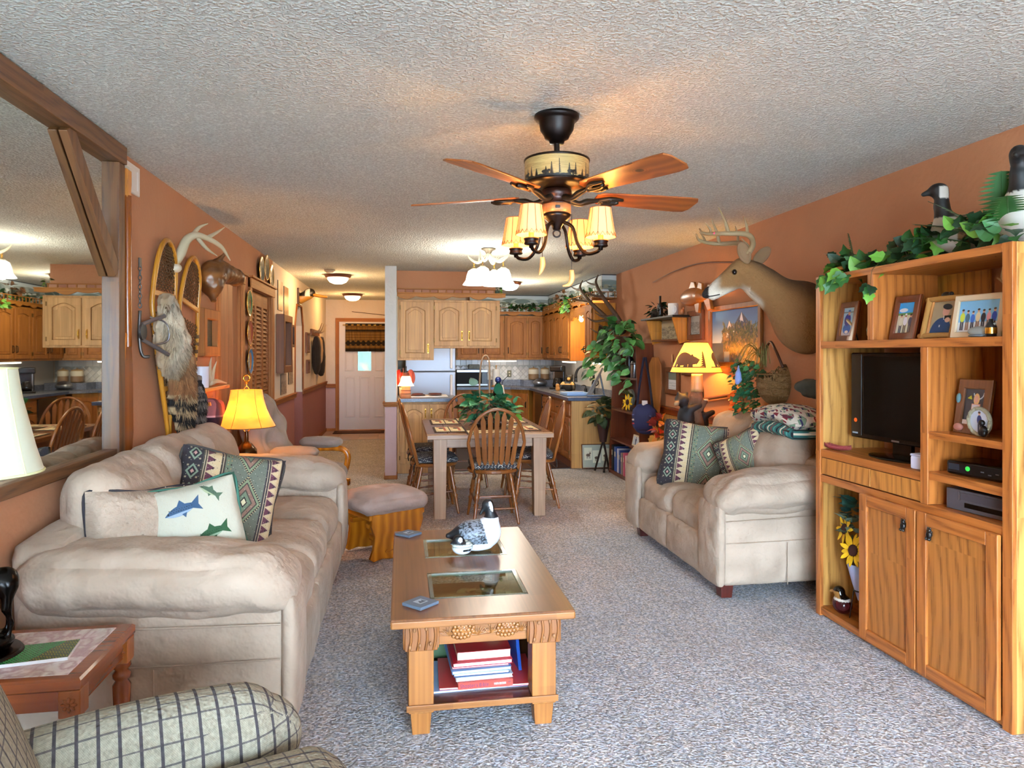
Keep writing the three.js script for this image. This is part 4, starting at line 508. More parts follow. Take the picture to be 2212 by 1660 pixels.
// ---------- end table, bronze lamp, booklet ----------
{
  const o = thing('end_table', 'carved wooden end table with pink marble top between sofa and armchair', 'side table', [-1.1, 0, -2.22]), w = 0.25, d = 0.195;
  const marT = dtex(256, 256, (u, v) => { const a = fbm(u * 5, v * 5, 5, 301, 5), b = fbm(u * 9 + a * 3, v * 9, 9, 302, 4), k = Math.abs(b - 0.5) * 5; return [0.9 - 0.16 * clamp(1 - k), 0.85 - 0.22 * clamp(1 - k) + 0.08 * (a - 0.5), 0.83 - 0.22 * clamp(1 - k)]; }, { rep: [3, 3] });
  M('top_frame', rot(ext([[-w, -d], [w, -d], [w, d], [-w, d]], 0.035, 0.006, [[[-w + 0.05, -d + 0.035], [w - 0.05, -d + 0.035], [w - 0.05, d - 0.035], [-w + 0.05, d - 0.035]]]), -PI / 2, 0, 0).translate(0, 0.545, 0), W.cherry, o, 'x');
  M('marble_top', bb(-w + 0.045, w - 0.045, 0.54, 0.563, -d + 0.03, d - 0.03, 0.002), mat('#ffffff', 0.15, { map: marT }), o, 'x');
  for (const s of [-1, 1]) { M('apron', bb(-w + 0.03, w - 0.03, 0.47, 0.53, s * (d - 0.025) - 0.008, s * (d - 0.025) + 0.008, 0.002), W.cherry, o, 'x'); M('apron', bb(s * (w - 0.025) - 0.008, s * (w - 0.025) + 0.008, 0.47, 0.53, -d + 0.03, d - 0.03, 0.002), W.cherry, o, 'z'); }
  for (const sx of [-1, 1]) for (const sz of [-1, 1]) {
    const Lg = sub('leg', o, [sx * (w - 0.03), 0, sz * (d - 0.03)]); M('leg_block', box(0.056, 0.075, 0.056, 0, 0.492, 0, 0.004), wood('#b5672a', 0.3, fineT), Lg, 'y');
    M('turned_leg', lathe([[0.0001, 0], [0.018, 0], [0.02, 0.02], [0.014, 0.04], [0.022, 0.06], [0.024, 0.3], [0.027, 0.38], [0.018, 0.395], [0.027, 0.405], [0.027, 0.418], [0.018, 0.428], [0.028, 0.44], [0.026, 0.455]], 14), W.cherry, Lg, 'y');
    const ro = []; for (let k = 0; k < 8; k++) { const a = k * PI / 4; ro.push(rot(ell(0.011, 0.0055, 0.003, 0.011, 0, 0, 8), 0, 0, a).translate(0, 0.492, 0.029)); } ro.push(ell(0.006, 0.006, 0.005, 0, 0.492, 0.03, 8)); M('rosette', ro, wood('#a3581f', 0.3, fineT), Lg, null);
  }
  const l = thing('table_lamp', 'table lamp with bronze animal base and pale shade on the end table', 'lamp', [-1.185, 0.5635, -2.2]);
  const br = mat('#14110f', 0.22, { metalness: 0.75 });
  M('lamp_base', lathe([[0.0001, 0], [0.1, 0], [0.104, 0.008], [0.095, 0.02], [0.0001, 0.022]], 32), br, l, null);
  const bf = (p) => { let d = sel(p, [0, 0.045, 0], [0.1, 0.035, 0.085]) + 0.006 * n3(p[0] * 40, p[1] * 40, p[2] * 40); const leg = (x, z, k) => { d = smin(d, cap(p, [x, 0.05, z], [x + k * 0.014, 0.1, z], 0.01, 0.008), 0.008); d = smin(d, cap(p, [x + k * 0.014, 0.1, z], [x - k * 0.002, 0.155, z], 0.0085, 0.012), 0.008); d = smin(d, cap(p, [x - k * 0.002, 0.155, z], [x + 0.004, 0.22, z * 0.8], 0.014, 0.03), 0.02); }; leg(0.075, 0.028, 1); leg(0.07, -0.028, 1); leg(-0.06, 0.024, -0.6); leg(-0.065, -0.024, -0.6); d = smin(d, cap(p, [0.07, 0.235, 0], [-0.07, 0.235, 0], 0.045, 0.048), 0.02); d = smin(d, cap(p, [-0.08, 0.25, 0], [-0.13, 0.33, 0], 0.032, 0.022), 0.02); return smin(d, cap(p, [-0.13, 0.335, 0], [-0.18, 0.32, 0], 0.024, 0.012), 0.01); };
  M('bronze_figure', nets(bf, [-0.22, 0, -0.12], [0.14, 0.38, 0.12], 0.007).scale(0.78, 0.9, 0.78).rotateY(0.5), br, l, null);
  M('lamp_stem', cyl(0.006, 0.006, 0.56, 0, 0.2, 0.0, 10), K.oldBrass, l, null);
  M('lamp_shade', [lathe([[0.15, 0.53], [0.13, 0.6], [0.112, 0.68], [0.096, 0.75], [0.085, 0.83]], 40)], mat('#dfe0c4', 0.9, { transmission: 0.3, thickness: 0, side: THREE.DoubleSide }), l, null);
  M('shade_trim', [mv(rot(new THREE.TorusGeometry(0.15, 0.004, 6, 44), PI / 2, 0, 0), 0, 0.53, 0), mv(rot(new THREE.TorusGeometry(0.085, 0.003, 6, 40), PI / 2, 0, 0), 0, 0.83, 0)].concat([0, 1, 2, 3, 4, 5].map((k) => { const a = k * PI / 3 + 0.35; return tube([[0.15, 0.53], [0.13, 0.6], [0.112, 0.68], [0.096, 0.75], [0.085, 0.83]].map(([r, y]) => [Math.cos(a) * (r + 0.001), y, Math.sin(a) * (r + 0.001)]), 0.0025, { seg: 10, rs: 5 }); })), mat('#cfcf9a', 0.8), l, null);
  const bt = ctex(256, 200, (c, w2, h2) => { c.fillStyle = '#2f6a3c'; c.fillRect(0, 0, w2, h2); for (let i = 0; i < 2600; i++) { const x = (i * 7919) % w2, y = (i * 3571) % h2; c.fillStyle = x + y * 0.5 > 200 ? (i % 4 ? '#191712' : '#b59a2c') : i % 3 ? '#3f8a4a' : '#1f5a3c'; c.fillRect(x, y, 7, 4); } });
  const bk = thing('booklet', 'thin booklet with green and gold cover on the marble top', 'booklet', [-1.03, 0.5635, -2.2], 0.16); M('pages', box(0.17, 0.009, 0.13, 0, 0.0045, 0), K.white, bk, null); M('cover', rot(new THREE.PlaneGeometry(0.17, 0.13), -PI / 2, 0, 0).translate(0, 0.0095, 0), mat('#ffffff', 0.25, { map: bt }), bk, null);
}
// lamp table between sofa and glider, with the lit lamp
{
  const t = thing('lamp_table', 'small dark side table hidden between the sofa and the glider', 'side table', [-1.1, 0, -5.25]); M('table_top', cyl(0.2, 0.2, 0.025, 0, 0.55, 0, 30), W.mahog, t, 'x'); M('pedestal', lathe([[0.0001, 0.03], [0.03, 0.04], [0.022, 0.2], [0.035, 0.4], [0.05, 0.55]], 18), W.mahog, t); for (let i = 0; i < 3; i++) { const a = i * 2.1; M('leg', tube([[0, 0.12, 0], [Math.cos(a) * 0.1, 0.08, Math.sin(a) * 0.1], [Math.cos(a) * 0.2, 0.015, Math.sin(a) * 0.2]], [0.02, 0.018, 0.014], { seg: 10 }), W.mahog, t); }
  const l = thing('table_lamp', 'lit table lamp with glowing amber bell shade behind the sofa arm', 'lamp', [-1.1, 0.5755, -5.25]);
  M('lamp_body', lathe([[0.0001, 0], [0.07, 0], [0.07, 0.012], [0.03, 0.03], [0.02, 0.05], [0.05, 0.08], [0.075, 0.12], [0.07, 0.17], [0.04, 0.21], [0.015, 0.23], [0.012, 0.3]], 28), mat('#3a2a18', 0.25, { metalness: 0.8 }), l, null);
  M('lamp_harp', [tube([[0.01, 0.3, 0], [0.06, 0.36, 0], [0.05, 0.5, 0], [0, 0.63, 0], [-0.05, 0.5, 0], [-0.06, 0.36, 0], [-0.01, 0.3, 0]], 0.003, { rs: 6 }), cyl(0.004, 0.004, 0.05, 0, 0.62, 0, 8)], K.brass, l, null);
  M('bulb', ell(0.028, 0.04, 0.028, 0, 0.43, 0, 14), glow('#ffdc9a', 10), l, null); lamp(-1.1, 0.5755 + 0.43, -5.25, '#ffb050', 1.15, 1.4);
  const sh = [[0.2, 0.335], [0.165, 0.4], [0.138, 0.46], [0.118, 0.53], [0.107, 0.6]]; const shT = dtex(256, 128, (u, v) => { const a = fbm(u * 10, v * 5, 10, 401, 4), l2 = 0.84 + 0.3 * (a - 0.5); return [l2, l2 * 0.96, l2 * 0.85]; });
  M('lamp_shade', lathe(sh, 44), mat('#f2b45a', 0.9, { map: shT, transmission: 0.55, thickness: 0, side: THREE.DoubleSide }), l, null);
  M('shade_trim', [mv(rot(new THREE.TorusGeometry(0.2, 0.0035, 6, 44), PI / 2, 0, 0), 0, 0.335, 0)].concat([0, 1, 2, 3, 4, 5].map((k) => { const a = k * PI / 3 + 0.85; return tube(sh.map(([r, y]) => [Math.cos(a) * (r + 0.001), y, Math.sin(a) * (r + 0.001)]), 0.0018, { seg: 10, rs: 5 }); })), mat('#6a5a30', 0.8), l, null);
  M('finial', [mv(new THREE.TorusGeometry(0.022, 0.006, 8, 20), 0, 0.685, 0), cyl(0.008, 0.012, 0.02, 0, 0.64, 0, 10)], K.brass, l, null);
}
// ---------- dining table, chairs, setting ----------
const DT = [0.775, 0, -6.74];
{
  const o = thing('dining_table', 'light legged wooden dining table with brown top set with placemats', 'dining table', DT), w = 0.555, d = 0.77;
  for (let i = 0; i < 6; i++) M('plank', bb(-w + i * w / 3 + 0.0012, -w + (i + 1) * w / 3 - 0.0012, 0.7, 0.738, -d + 0.09, d - 0.09, 0.003), W.tableTop, o, 'z');
  for (const s of [-1, 1]) M('end_board', bb(-w, w, 0.698, 0.738, s > 0 ? d - 0.089 : -d, s > 0 ? d : -d + 0.089, 0.006), W.tableLeg, o, 'x');
  for (const s of [-1, 1]) { M('apron', bb(-w + 0.12, w - 0.12, 0.615, 0.698, s * (d - 0.12) - 0.011, s * (d - 0.12) + 0.011), W.tableLeg, o, 'x'); M('apron', bb(s * (w - 0.1) - 0.011, s * (w - 0.1) + 0.011, 0.615, 0.698, -d + 0.12, d - 0.12), W.tableLeg, o, 'z'); for (const q of [-1, 1]) M('leg', warp(box(0.12, 0.698, 0.12, 0, 0.349, 0, 0.004), (v) => { const k = mix(0.82, 1, clamp(v.y / 0.698)); v.x = v.x * k + s * (w - 0.115); v.z = v.z * k + q * (d - 0.115); }), W.tableLeg, o, 'y'); }
}
const toileT = ctex(256, 256, (c, w, h) => { c.fillStyle = '#2a2a30'; c.fillRect(0, 0, w, h); for (let i = 0; i < 520; i++) { const x = (i * 7919) % w, y = (i * 3571) % h; c.fillStyle = i % 3 ? '#8f8c84' : '#5c5a5a'; c.beginPath(); c.ellipse(x, y, 3 + (i % 7), 1.5 + (i % 3), i, 0, 7); c.fill(); } c.strokeStyle = '#c9c4b6'; c.lineWidth = 3; for (let i = 0; i < 14; i++) { const x = (i * 73) % w, y = (i * 113) % h; c.beginPath(); c.moveTo(x, y); c.quadraticCurveTo(x + 20, y - 26, x + 34, y + 6); c.stroke(); } }, [3, 3]);
const toile = mat('#ffffff', 0.95, { map: toileT });
function windsor() {                                                 // sitter looks along -z; bow back at +z
  const o = thing('dining_chair', 'chair', 'chair', [0, 0, 0], 0, 'windsor chairs around the dining table'), m = W.chair;
  M('seat', warp(rot(ext(new THREE.Shape().absellipse(0, 0, 0.225, 0.215, 0, 2 * PI), 0.034, 0.008, [], 18), -PI / 2, 0, 0), (v) => { v.y -= 0.014 * Math.exp(-(v.x * v.x + v.z * v.z) / 0.02) * (v.y > 0 ? 1 : 0); v.y += 0.44; }), m, o, 'z');
  const tl = (a, b, nm) => { const A = V(...a), B = V(...b), n = 26, pts = []; for (let i = 0; i <= n; i++) pts.push(A.clone().lerp(B, i / n)); const pr = (t) => { let r = 0.0125 + 0.006 * Math.sin(PI * clamp(t * 1.15)); for (const c of [0.14, 0.4, 0.46, 0.62]) r += 0.0065 * Math.exp(-((t - c) ** 2) / 0.0004); for (const c of [0.18, 0.43, 0.58]) r -= 0.006 * Math.exp(-((t - c) ** 2) / 0.0004); return t > 0.94 ? 0.011 : r; }; M(nm, tube(pts, pr, { curve: false, rs: 10 }), m, o, 'y'); };
  const F = { fl: [[-0.14, 0.43, -0.13], [-0.2, 0, -0.2]], fr: [[0.14, 0.43, -0.13], [0.2, 0, -0.2]], bl: [[-0.13, 0.43, 0.12], [-0.19, 0, 0.22]], br: [[0.13, 0.43, 0.12], [0.19, 0, 0.22]] };
  for (const k in F) tl(F[k][0], F[k][1], 'leg');
  const at = (k, y) => { const [a, b] = F[k], t = (a[1] - y) / a[1]; return [mix(a[0], b[0], t), y, mix(a[2], b[2], t)]; };
  const rg = (a, b) => M('stretcher', tube([0, 0.2, 0.3, 0.4, 0.5, 0.6, 0.7, 0.8, 1].map((t) => V(...a).lerp(V(...b), t)), [0.006, 0.009, 0.006, 0.011, 0.009, 0.011, 0.006, 0.009, 0.006], { curve: false, rs: 8 }), m, o, 'x');
  rg(at('fl', 0.2), at('bl', 0.17)); rg(at('fr', 0.2), at('br', 0.17)); rg(at('bl', 0.13), at('br', 0.13)); rg(at('bl', 0.23), at('br', 0.23)); rg(at('fl', 0.15), at('fr', 0.15));
  const ln = 0.24, bz = (y) => 0.165 + (y - 0.45) * ln, bow = []; for (let i = 0; i <= 30; i++) { const a = PI * i / 30, x = -0.235 * Math.cos(a) * (1 + 0.06 * Math.sin(a)), y = i === 0 || i === 30 ? 0.45 : 0.64 + 0.335 * Math.sin(a); bow.push([i === 0 ? -0.185 : i === 30 ? 0.185 : x, y, bz(y)]); }
  M('bow', tube(bow, 0.0145, { seg: 60, rs: 10, flat: 1 }), m, o, 'y');
  const ar = (h) => [[-0.006, 0], [-0.009, 0.05], [-0.021, 0.09], [-0.018, h * 0.6], [-0.0215, h - 0.075], [-0.022, h - 0.06], [-0.006, h - 0.01], [-0.005, h], [0.005, h], [0.006, h - 0.01], [0.022, h - 0.06], [0.0215, h - 0.075], [0.018, h * 0.6], [0.021, 0.09], [0.009, 0.05], [0.006, 0]];
  for (let i = -3; i <= 3; i++) { const xt = i * 0.061, xb = i * 0.044, yt = 0.64 + 0.335 * Math.sqrt(Math.max(0, 1 - (xt / 0.247) ** 2)), h = yt - 0.45; M('spindle', warp(ext(ar(h), 0.011, 0.002), (v) => { const y = v.y + 0.45; v.x += mix(xb, xt, v.y / h); v.z += bz(y); v.y = y; }), m, o, 'y'); }
  const cu = sub('seat_pad', o, [0, 0.485, -0.01]); M('pad', warp(puff(0.4, 0.055, 0.38, { r: 0.027, b: [0.01, 0.012, 0.01], n: 14, wr: 0.004, ws: 9, sd: 5 }), (v) => { v.y += 0; }), toile, cu, 'z'); for (const s of [-1, 1]) M('tie', tube([[s * 0.16, -0.005, 0.17], [s * 0.185, -0.03, 0.2], [s * 0.17, -0.07, 0.21], [s * 0.19, -0.1, 0.205]], 0.006, { rs: 5, seg: 10 }), K.fur, cu, null);
  return o;
}
{
  const c = windsor(), P = [[0.79, -5.98, 0, 'oak arrow back windsor chair at the near end of the dining table'], [0.3, -6.42, -PI / 2 + 0.06, 'oak windsor chair on the hall side of the table, nearer one'], [0.27, -7.08, -PI / 2, 'oak windsor chair on the hall side of the table, farther one'], [1.25, -6.5, PI / 2 - 0.1, 'oak windsor chair on the bookshelf side of the table, nearer one'], [1.25, -7.15, PI / 2 - 0.06, 'oak windsor chair on the bookshelf side of the table, farther one'], [0.72, -7.62, PI, 'oak windsor chair at the far end of the table facing the room']];
  P.forEach(([x, z, r, l], i) => { if (!i) { c.position.set(x, 0, z); c.rotation.y = r; c.userData.label = l; } else dup(c, l, [x, 0, z], r); });
}
const matT = ctex(320, 220, (c, w, h) => { c.fillStyle = '#2e1c18'; c.fillRect(0, 0, w, h); c.fillStyle = '#cbb98f'; c.fillRect(10, 10, w - 20, h - 20); c.fillStyle = '#2e1c18'; c.fillRect(40, 10, 6, h - 20); c.fillRect(10, 105, w - 20, 8); c.fillStyle = '#e0d6b4'; for (let y = 16; y < h - 20; y += 14) c.fillRect(14, y, 22, 7); for (const y of [22, 126]) { c.fillStyle = '#a4553c'; c.fillRect(60, y + 44, 210, 18); c.fillStyle = '#d8c89a'; c.fillRect(70, y + 4, 110, 40); c.fillStyle = '#26201f'; c.beginPath(); c.ellipse(215, y + 30, 40, 18, 0, 0, 7); c.fill(); c.fillRect(180, y + 26, 12, 34); c.fillRect(232, y + 26, 10, 34); c.fillStyle = '#8a2f28'; c.fillRect(262, y, 36, 56); } });
const pmM = mat('#ffffff', 0.9, { map: matT });
[[0.44, -6.4, PI / 2, 'patterned placemat on the table nearest the hall side pillar chair'], [0.44, -7.1, PI / 2, 'patterned placemat on the hall side towards the kitchen'], [1.12, -6.42, -PI / 2, 'patterned placemat on the bookshelf side of the table, near'], [1.12, -7.1, -PI / 2, 'patterned placemat on the bookshelf side of the table, far'], [0.78, -6.13, 0, 'patterned placemat behind the near end windsor chair'], [0.78, -7.32, PI, 'patterned placemat at the far end of the dining table']].forEach(([x, z, r, l]) => { const p = thing('placemat', l, 'placemat', [x, 0.7385, z], r, 'placemats on the dining table'); M('mat', box(0.43, 0.004, 0.29, 0, 0.002, 0), mat('#2e1c18', 0.9), p, null); M('woven_print', rot(new THREE.PlaneGeometry(0.42, 0.28), -PI / 2, 0, 0).translate(0, 0.0045, 0), pmM, p, null); });
// ---------- oak entertainment centre and what stands in it ----------
const EC = [2.27, 0, -2.925];
const ecw = (x, y, z) => [EC[0] - z, y, EC[2] + x];                 // cabinet front coordinates (x right, z out) to the room
{
  const o = thing('entertainment_centre', 'tall oak entertainment centre with open shelves and two lower doors', 'entertainment centre', EC, -PI / 2), B = 0.002, dp = 0.405;
  const side = wood('#cf9850', 0.42), fr = W.oakFace, inn = wood('#c98a34', 0.45);
  M('side_panel', bb(-0.607, -0.585, 0, 1.86, -dp, -0.02, B), side, o, 'y'); M('side_panel', bb(0.622, 0.645, 0, 1.86, -dp, -0.02, B), side, o, 'y');
  M('stile', bb(-0.607, -0.568, 0, 1.86, -0.02, 0, B), W.oakFace, o, 'y'); M('stile', bb(0.6, 0.645, 0, 1.86, -0.02, 0, B), W.oakFace, o, 'y');
  M('top_board', bb(-0.585, 0.622, 1.825, 1.86, -dp, -0.005, B), fr, o, 'x'); M('display_shelf', bb(-0.585, 0.622, 1.465, 1.503, -dp, -0.005, B), fr, o, 'x'); M('tv_shelf', bb(-0.585, 0.19, 0.872, 0.912, -dp, -0.005, B), fr, o, 'x'); M('base_shelf', bb(-0.585, 0.622, 0.01, 0.048, -dp, -0.005, B), fr, o, 'x');
  M('upper_divider', bb(-0.181, -0.14, 1.503, 1.825, -0.36, -0.003, B), fr, o, 'y'); M('middle_divider', bb(0.172, 0.215, 0.775, 1.465, -dp + 0.01, -0.003, B), fr, o, 'y');
  M('right_shelf', bb(0.215, 0.622, 1.066, 1.096, -dp, -0.01, B), fr, o, 'x'); M('right_shelf', bb(0.215, 0.622, 0.886, 0.922, -dp, -0.01, B), fr, o, 'x'); M('middle_rail', bb(-0.585, 0.622, 0.735, 0.774, -dp, -0.005, B), fr, o, 'x');
  M('back_panel', bb(-0.585, 0.13, 1.503, 1.825, -dp, -dp + 0.008), inn, o, 'y'); M('back_panel', bb(0.215, 0.622, 0.774, 1.465, -dp, -dp + 0.008), inn, o, 'y'); M('back_panel', bb(-0.585, 0.622, 0.048, 0.735, -dp, -dp + 0.008), inn, o, 'y'); M('lower_divider', bb(-0.225, -0.205, 0.048, 0.735, -dp, -0.02), inn, o, 'y');
  for (const [a, b] of [[-0.565, -0.168], [-0.16, 0.168]]) M('drawer', bb(a, b, 0.78, 0.868, -0.25, -0.006, B), W.oak, o, 'y');
  const dm = wood('#bf7a36', 0.4);
  for (const [a, b, kx] of [[-0.215, 0.166, 0.1], [0.176, 0.598, 0.257]]) {
    const D = sub('door', o, [0, 0, 0.004]), y0 = 0.03, y1 = 0.742, w = 0.055; M('door_panel', bb(a + w - 0.006, b - w + 0.006, y0 + w - 0.006, y1 - w + 0.006, -0.003, 0.004), dm, D, 'y', 1);
    M('door_stile', bb(a, a + w, y0, y1, -0.004, 0.016, 0.004), fr, D, 'y'); M('door_stile', bb(b - w, b, y0, y1, -0.004, 0.016, 0.004), fr, D, 'y'); M('door_rail', bb(a + w, b - w, y0, y0 + w, -0.004, 0.016, 0.004), fr, D, 'x'); M('door_rail', bb(a + w, b - w, y1 - w, y1, -0.004, 0.016, 0.004), fr, D, 'x');
    const kn = [ell(0.014, 0.018, 0.01, kx, 0.655, 0.022, 10), ell(0.011, 0.01, 0.009, kx + 0.006, 0.676, 0.026, 8), ell(0.005, 0.006, 0.004, kx, 0.684, 0.026, 6), ell(0.005, 0.006, 0.004, kx + 0.013, 0.684, 0.026, 6), ell(0.006, 0.008, 0.008, kx - 0.008, 0.638, 0.026, 6), ell(0.006, 0.008, 0.008, kx + 0.008, 0.638, 0.026, 6), cyl(0.005, 0.005, 0.02, kx, 0.65, 0.01, 6)]; M('knob', kn, mat('#3a3634', 0.35, { metalness: 0.8 }), D, null);
  }
}
{ // television
  const o = thing('television', 'black flat screen television on the oak centre shelf', 'television', ecw(-0.18, 0.912, -0.16), -PI / 2 + 0.06), w = 0.325;
  M('tv_case', [bb(-w, w, 0.075, 0.53, -0.045, 0, 0.008), bb(-0.2, 0.2, 0.15, 0.45, -0.09, -0.04, 0.01)], K.plastic, o, null); M('tv_screen', bb(-w + 0.1, w - 0.02, 0.1, 0.51, 0.0, 0.0015), mat('#020203', 0.45, { specularIntensity: 0.3 }), o, null); M('speaker_bar', bb(-w + 0.01, -w + 0.085, 0.09, 0.52, -0.001, 0.004, 0.002), mat('#0c0b0a', 0.3), o, null);
  M('tv_neck', bb(-0.05, 0.07, 0.01, 0.09, -0.05, -0.02, 0.008), K.plastic, o, null); M('tv_base', lathe([[0.0001, 0], [0.19, 0], [0.19, 0.008], [0.1, 0.016], [0.0001, 0.018]], 40).scale(1, 1, 0.62).translate(0.01, 0, -0.03), K.plastic, o, null);
  M('sticker', rot(cyl(0.011, 0.011, 0.002, 0, 0, 0, 18), PI / 2, 0, 0).translate(-w + 0.045, 0.17, 0.005), K.orange, o, null); M('logo_plate', bb(-0.03, 0.02, 0.083, 0.091, 0, 0.002), K.steel, o, null); M('label_strip', bb(-w + 0.02, -w + 0.06, 0.098, 0.106, 0.003, 0.005), mat('#9fb6c8', 0.4), o, null);
}
{ const c = thing('toy_canoe', 'small red wooden canoe beside the television foot', 'toy canoe', ecw(-0.5, 0.912, -0.06), -PI / 2 + 0.3); M('hull', nets((p) => { const t = clamp(Math.abs(p[0]) / 0.085), w = 0.022 * Math.sqrt(Math.max(0.02, 1 - t * t)), d = Math.hypot(p[2] / (w / 0.022 + 0.02), (p[1] - 0.026 - 0.012 * t * t) * 1.05) - 0.024; return Math.max(Math.max(d, -(d + 0.004)), p[1] - 0.028 - 0.014 * t * t, Math.abs(p[0]) - 0.085); }, [-0.1, -0.01, -0.04], [0.1, 0.06, 0.04], 0.003), mat('#9a4444', 0.5), c, null); }
{ const b = thing('white_box', 'small white plastic box at the right of the television', 'box', ecw(0.115, 0.912, -0.06), -PI / 2 + 0.2); M('box_body', box(0.075, 0.06, 0.06, 0, 0.03, 0, 0.008), mat('#d8dcf0', 0.4), b, null); M('box_lid', box(0.077, 0.012, 0.062, 0, 0.064, 0, 0.005), mat('#c9cfe8', 0.4), b, null); }
{ // players
  const d = thing('cable_box', 'black video player with green sticker on the upper right shelf', 'video player', ecw(0.44, 0.922, -0.1), -PI / 2 + 0.12); M('case', box(0.34, 0.06, 0.2, 0, 0.032, -0.06, 0.012), K.plastic, d, null); M('display_window', box(0.05, 0.026, 0.002, -0.13, 0.036, 0.0405), mat('#2a2d33', 0.2), d, null); M('buttons', [0, 1, 2, 3].map((i) => box(0.014, 0.004, 0.002, 0.0 + i * 0.032, 0.032 - (i % 2) * 0.008, 0.0405)), mat('#6a6a70', 0.4), d, null).userData.kind = 'stuff'; M('sticker', rot(cyl(0.01, 0.01, 0.002, 0, 0, 0, 18), PI / 2, 0, 0).translate(-0.065, 0.036, 0.041), K.green, d, null);
  const v = thing('video_recorder', 'grey video cassette recorder with green sticker on the lowest right shelf', 'video recorder', ecw(0.44, 0.774, -0.1), -PI / 2 + 0.1); M('case', box(0.34, 0.088, 0.22, 0, 0.046, -0.07, 0.004), mat('#5c585c', 0.35, { metalness: 0.3 }), v, null); M('cassette_flap', box(0.2, 0.032, 0.003, 0, 0.064, 0.0405, 0.001), mat('#4a4448', 0.3), v, null); M('flap_trim', box(0.006, 0.034, 0.004, -0.104, 0.064, 0.041), K.steel, v, null); M('flap_trim', box(0.006, 0.034, 0.004, 0.104, 0.064, 0.041), K.steel, v, null); M('display_window', box(0.2, 0.02, 0.003, 0.02, 0.03, 0.0405), mat('#050506', 0.15), v, null); M('sticker', rot(cyl(0.011, 0.011, 0.002, 0, 0, 0, 18), PI / 2, 0, 0).translate(0.145, 0.024, 0.041), K.green, v, null); M('foot', box(0.3, 0.003, 0.15, 0, 0.0015, -0.07), K.black, v, null);
}
